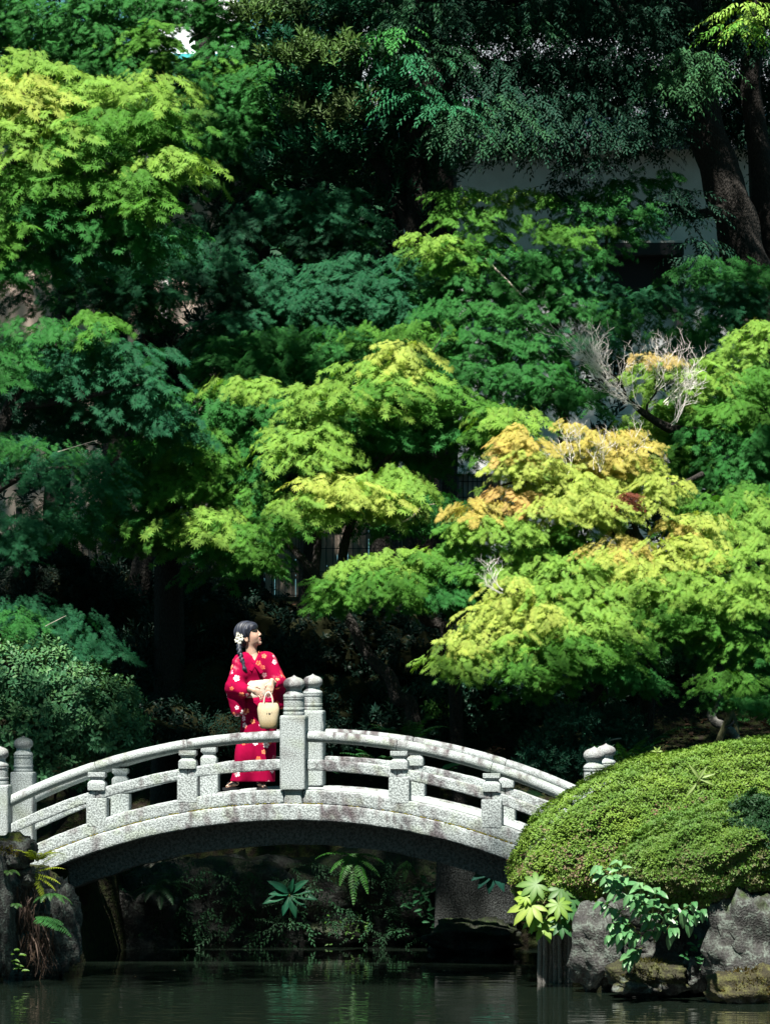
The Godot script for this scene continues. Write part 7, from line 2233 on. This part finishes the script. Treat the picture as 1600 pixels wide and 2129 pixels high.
	kim.cap(Vector3(0.215, 1.0, 0.05), Vector3(0.215, 0.85, 0.06), 0.056, 0.045, 0.03, Vector3(0.3, 0, 0.95), 0.6)
	kim.cap(Vector3(0.20, 0.95, 0.05), Vector3(0.225, 0.815, 0.06), 0.05, 0.022, 0.03, Vector3(0.3, 0, 0.95), 0.6)
	# openings: neck, cuffs
	kim.ell(Vector3(-0.035, 1.34, 0.025), Basis(Vector3(0, 0, 1), 0.15), Vector3(0.070, 0.085, 0.075), 0.015, -1)
	kim.ell(Vector3(-0.018, 1.29, 0.090), Basis(Vector3(0, 0, 1), 0.1), Vector3(0.026, 0.055, 0.06), 0.012, -1)
	kim.ell(Vector3(-0.040, 0.960, 0.262), Basis(), Vector3(0.055, 0.045, 0.055), 0.01, -1)
	kim.ell(Vector3(0.150, 1.032, 0.200), Basis(), Vector3(0.050, 0.042, 0.050), 0.01, -1)
	kim.floor_y = 0.082
	var km := MB.new()
	kim.net(km, Vector3(-0.36, 0.06, -0.22), Vector3(0.34, 1.36, 0.32), 0.0085, func(_p: Vector3) -> Color: return Color.WHITE)
	var kimono := put("kimono", km.mesh_indexed(M.kimono), t)
	# the fold under the sash
	var band := MB.new()
	sash(band, 0.832, 0.886, 0.170, 0.142, 0.05, 0.010)
	put("waist_fold", band.mesh_indexed(M.kimono), kimono)
	# collar bands crossing at the breast
	for q in [[Vector3(-0.115, 1.325, -0.01), Vector3(-0.078, 1.285, 0.075), Vector3(-0.02, 1.215, 0.142), Vector3(0.045, 1.13, 0.150)], [Vector3(0.018, 1.33, -0.03), Vector3(0.018, 1.290, 0.055), Vector3(-0.012, 1.225, 0.130), Vector3(-0.06, 1.15, 0.150)]]:
		var cb := MB.new()
		var prev := []
		for i in 13:
			var x := i / 12.0 * 3.0
			var k := mini(int(x), 2)
			var p: Vector3 = q[k].cubic_interpolate(q[k + 1], q[maxi(k - 1, 0)], q[mini(k + 2, 3)], x - k)
			var dirp: Vector3 = (q[k + 1] - q[k]).normalized()
			var out := (p - Vector3(-0.03, p.y - 0.03, 0.0)).normalized()
			var sd := dirp.cross(out).normalized() * 0.019
			var row := [cb.vert(p - sd), cb.vert(p + out * 0.008 - sd * 0.6), cb.vert(p + out * 0.008 + sd * 0.6), cb.vert(p + sd)]
			if prev.size():
				for j in 3:
					cb.quad(prev[j], row[j], row[j + 1], prev[j + 1])
			prev = row
		put("collar", cb.mesh(M.kimono, 60.0), kimono)
	# sash
	var ob := MB.new()
	sash(ob, 0.880, 1.056, 0.160, 0.140, 0.10, 0.0)
	put("sash", ob.mesh_indexed(M.obi), t)
	# sandals
	for q in [[Vector3(-0.252, 0.0, 0.03), -0.65], [Vector3(0.052, 0.0, 0.05), 0.35]]:
		var sb := MB.new()
		var ring := PackedInt32Array()
		var low := PackedInt32Array()
		for k in 18:
			var a := TAU * k / 18
			var p: Vector3 = q[0] + Vector3(cos(a) * 0.046, 0, sin(a) * 0.12).rotated(Vector3.UP, q[1])
			ring.push_back(sb.vert(p + Vector3(0, 0.024, 0)))
			low.push_back(sb.vert(p))
		sb.bridge_rings(low, ring)
		sb.fan(ring, true)
		sb.fan(low, false)
		var sandal := put("sandal", sb.mesh(M.black_cloth, 50.0), t)
		var st := MB.new()
		for side in [-1.0, 1.0]:
			var pts := []
			var rr := []
			for k in 6:
				var v := k / 5.0
				var p := Vector3(lerpf(0.0, 0.045 * side, v), 0.030 + 0.040 * sin(v * 2.4), lerpf(0.065, -0.045, v)).rotated(Vector3.UP, q[1])
				pts.push_back(q[0] + p)
				rr.push_back(0.009)
			st.tube(pts, rr, 6)
		put("strap", st.mesh(M.black_cloth, 60.0), sandal)
	# ---- the bag in her hands
	var bc := foot + Vector3(0.112, 0.595, 0.30)
	var g := thing("handbag", "small cream woven handbag with two handles hanging from the woman's hands", "bag", bc)
	var bb := MB.new()
	var prev := PackedInt32Array()
	for r in [[0.0, 0.062, 0.040], [0.012, 0.080, 0.052], [0.04, 0.086, 0.056], [0.10, 0.096, 0.056], [0.16, 0.104, 0.050], [0.195, 0.106, 0.040], [0.225, 0.094, 0.026], [0.238, 0.082, 0.018]]:
		var ring := PackedInt32Array()
		for k in 30:
			var a := TAU * k / 30
			var ca := cos(a)
			var sa := sin(a)
			var p := Vector3(signf(ca) * pow(absf(ca), 0.8) * r[1], r[0] + 0.012 * (cos(2.0 * a) if r[0] > 0.2 else 0.0), signf(sa) * pow(absf(sa), 0.8) * r[2])
			p *= 1.0 + 0.02 * noise.get_noise_3d(p.x * 20.0, p.y * 20.0, p.z * 20.0)
			var tone := Color(0.37, 0.315, 0.215) if r[0] > 0.045 else Color(0.23, 0.18, 0.10)
			ring.push_back(bb.vert(p, tone * (1.0 + 0.12 * noise.get_noise_3d(p.x * 40.0, p.y * 40.0, p.z * 40.0))))
		if prev.size():
			bb.bridge_rings(prev, ring)
		else:
			bb.fan(ring, false)
		prev = ring
	bb.fan(prev, true)
	put("bag_body", bb.mesh(M.straw, 60.0), g)
	for z in [-0.012, 0.014]:
		var hd := MB.new()
		var pts := []
		var rr := []
		for k in 15:
			var a := PI * k / 14.0
			pts.push_back(Vector3(-0.044 * cos(a) * (1.0 - 0.2 * sin(a)), 0.225 + 0.125 * pow(sin(a), 0.7), z))
			rr.push_back(0.0075)
		hd.tube(pts, rr, 7)
		put("handle", hd.mesh(M.obi, 60.0), g)
	# the small dark print on its side: a ring and a few dots
	var pr := MB.new()
	for q in [[0.012, 0.142, 0.009], [0.020, 0.150, 0.004], [0.006, 0.150, 0.004], [0.034, 0.152, 0.004], [0.040, 0.145, 0.004], [-0.010, 0.150, 0.0035], [-0.014, 0.142, 0.0035], [0.046, 0.150, 0.003]]:
		var c := Vector3(q[0], q[1], 0.0545 - 0.35 * (q[0] - 0.0) * (q[0] - 0.0) * 10.0)
		var o := pr.vert(c, Color.WHITE)
		var first := -1
		var last := -1
		for k in 9:
			var a := TAU * k / 9
			var v := pr.vert(c + Vector3(cos(a), sin(a), 0) * q[2], Color.WHITE)
			if last >= 0:
				pr.tri(o, v, last)
			else:
				first = v
			last = v
		pr.tri(o, first, last)
	put("print", pr.mesh(M.ink, 0.0), g)

# an oval band round her waist, tilted a little
func sash(mb: MB, y0: float, y1: float, rx: float, rz: float, tilt: float, dx: float) -> void:
	var lat := Vector3(0.82, 0, -0.57)
	var fwd := Vector3(0.57, 0, 0.82)
	var prev := PackedInt32Array()
	for j in 9:
		var v := j / 8.0
		var ring := PackedInt32Array()
		var bulge := 1.0 + 0.035 * sin(PI * v) - (0.05 if j == 0 or j == 8 else 0.0)
		for k in 48:
			var a := TAU * k / 48
			var p := Vector3(0.008 + dx, lerpf(y0, y1, v), 0.0) + lat * cos(a) * rx * bulge + fwd * sin(a) * rz * bulge
			p.y += p.x * tilt + 0.004 * noise.get_noise_2d(a * 2.0, v * 3.0)
			p += (lat * cos(a) + fwd * sin(a)) * 0.004 * noise.get_noise_2d(a * 1.5 + 9.0, v * 9.0)
			ring.push_back(mb.vert(p))
		if prev.size():
			mb.bridge_rings(prev, ring)
		prev = ring
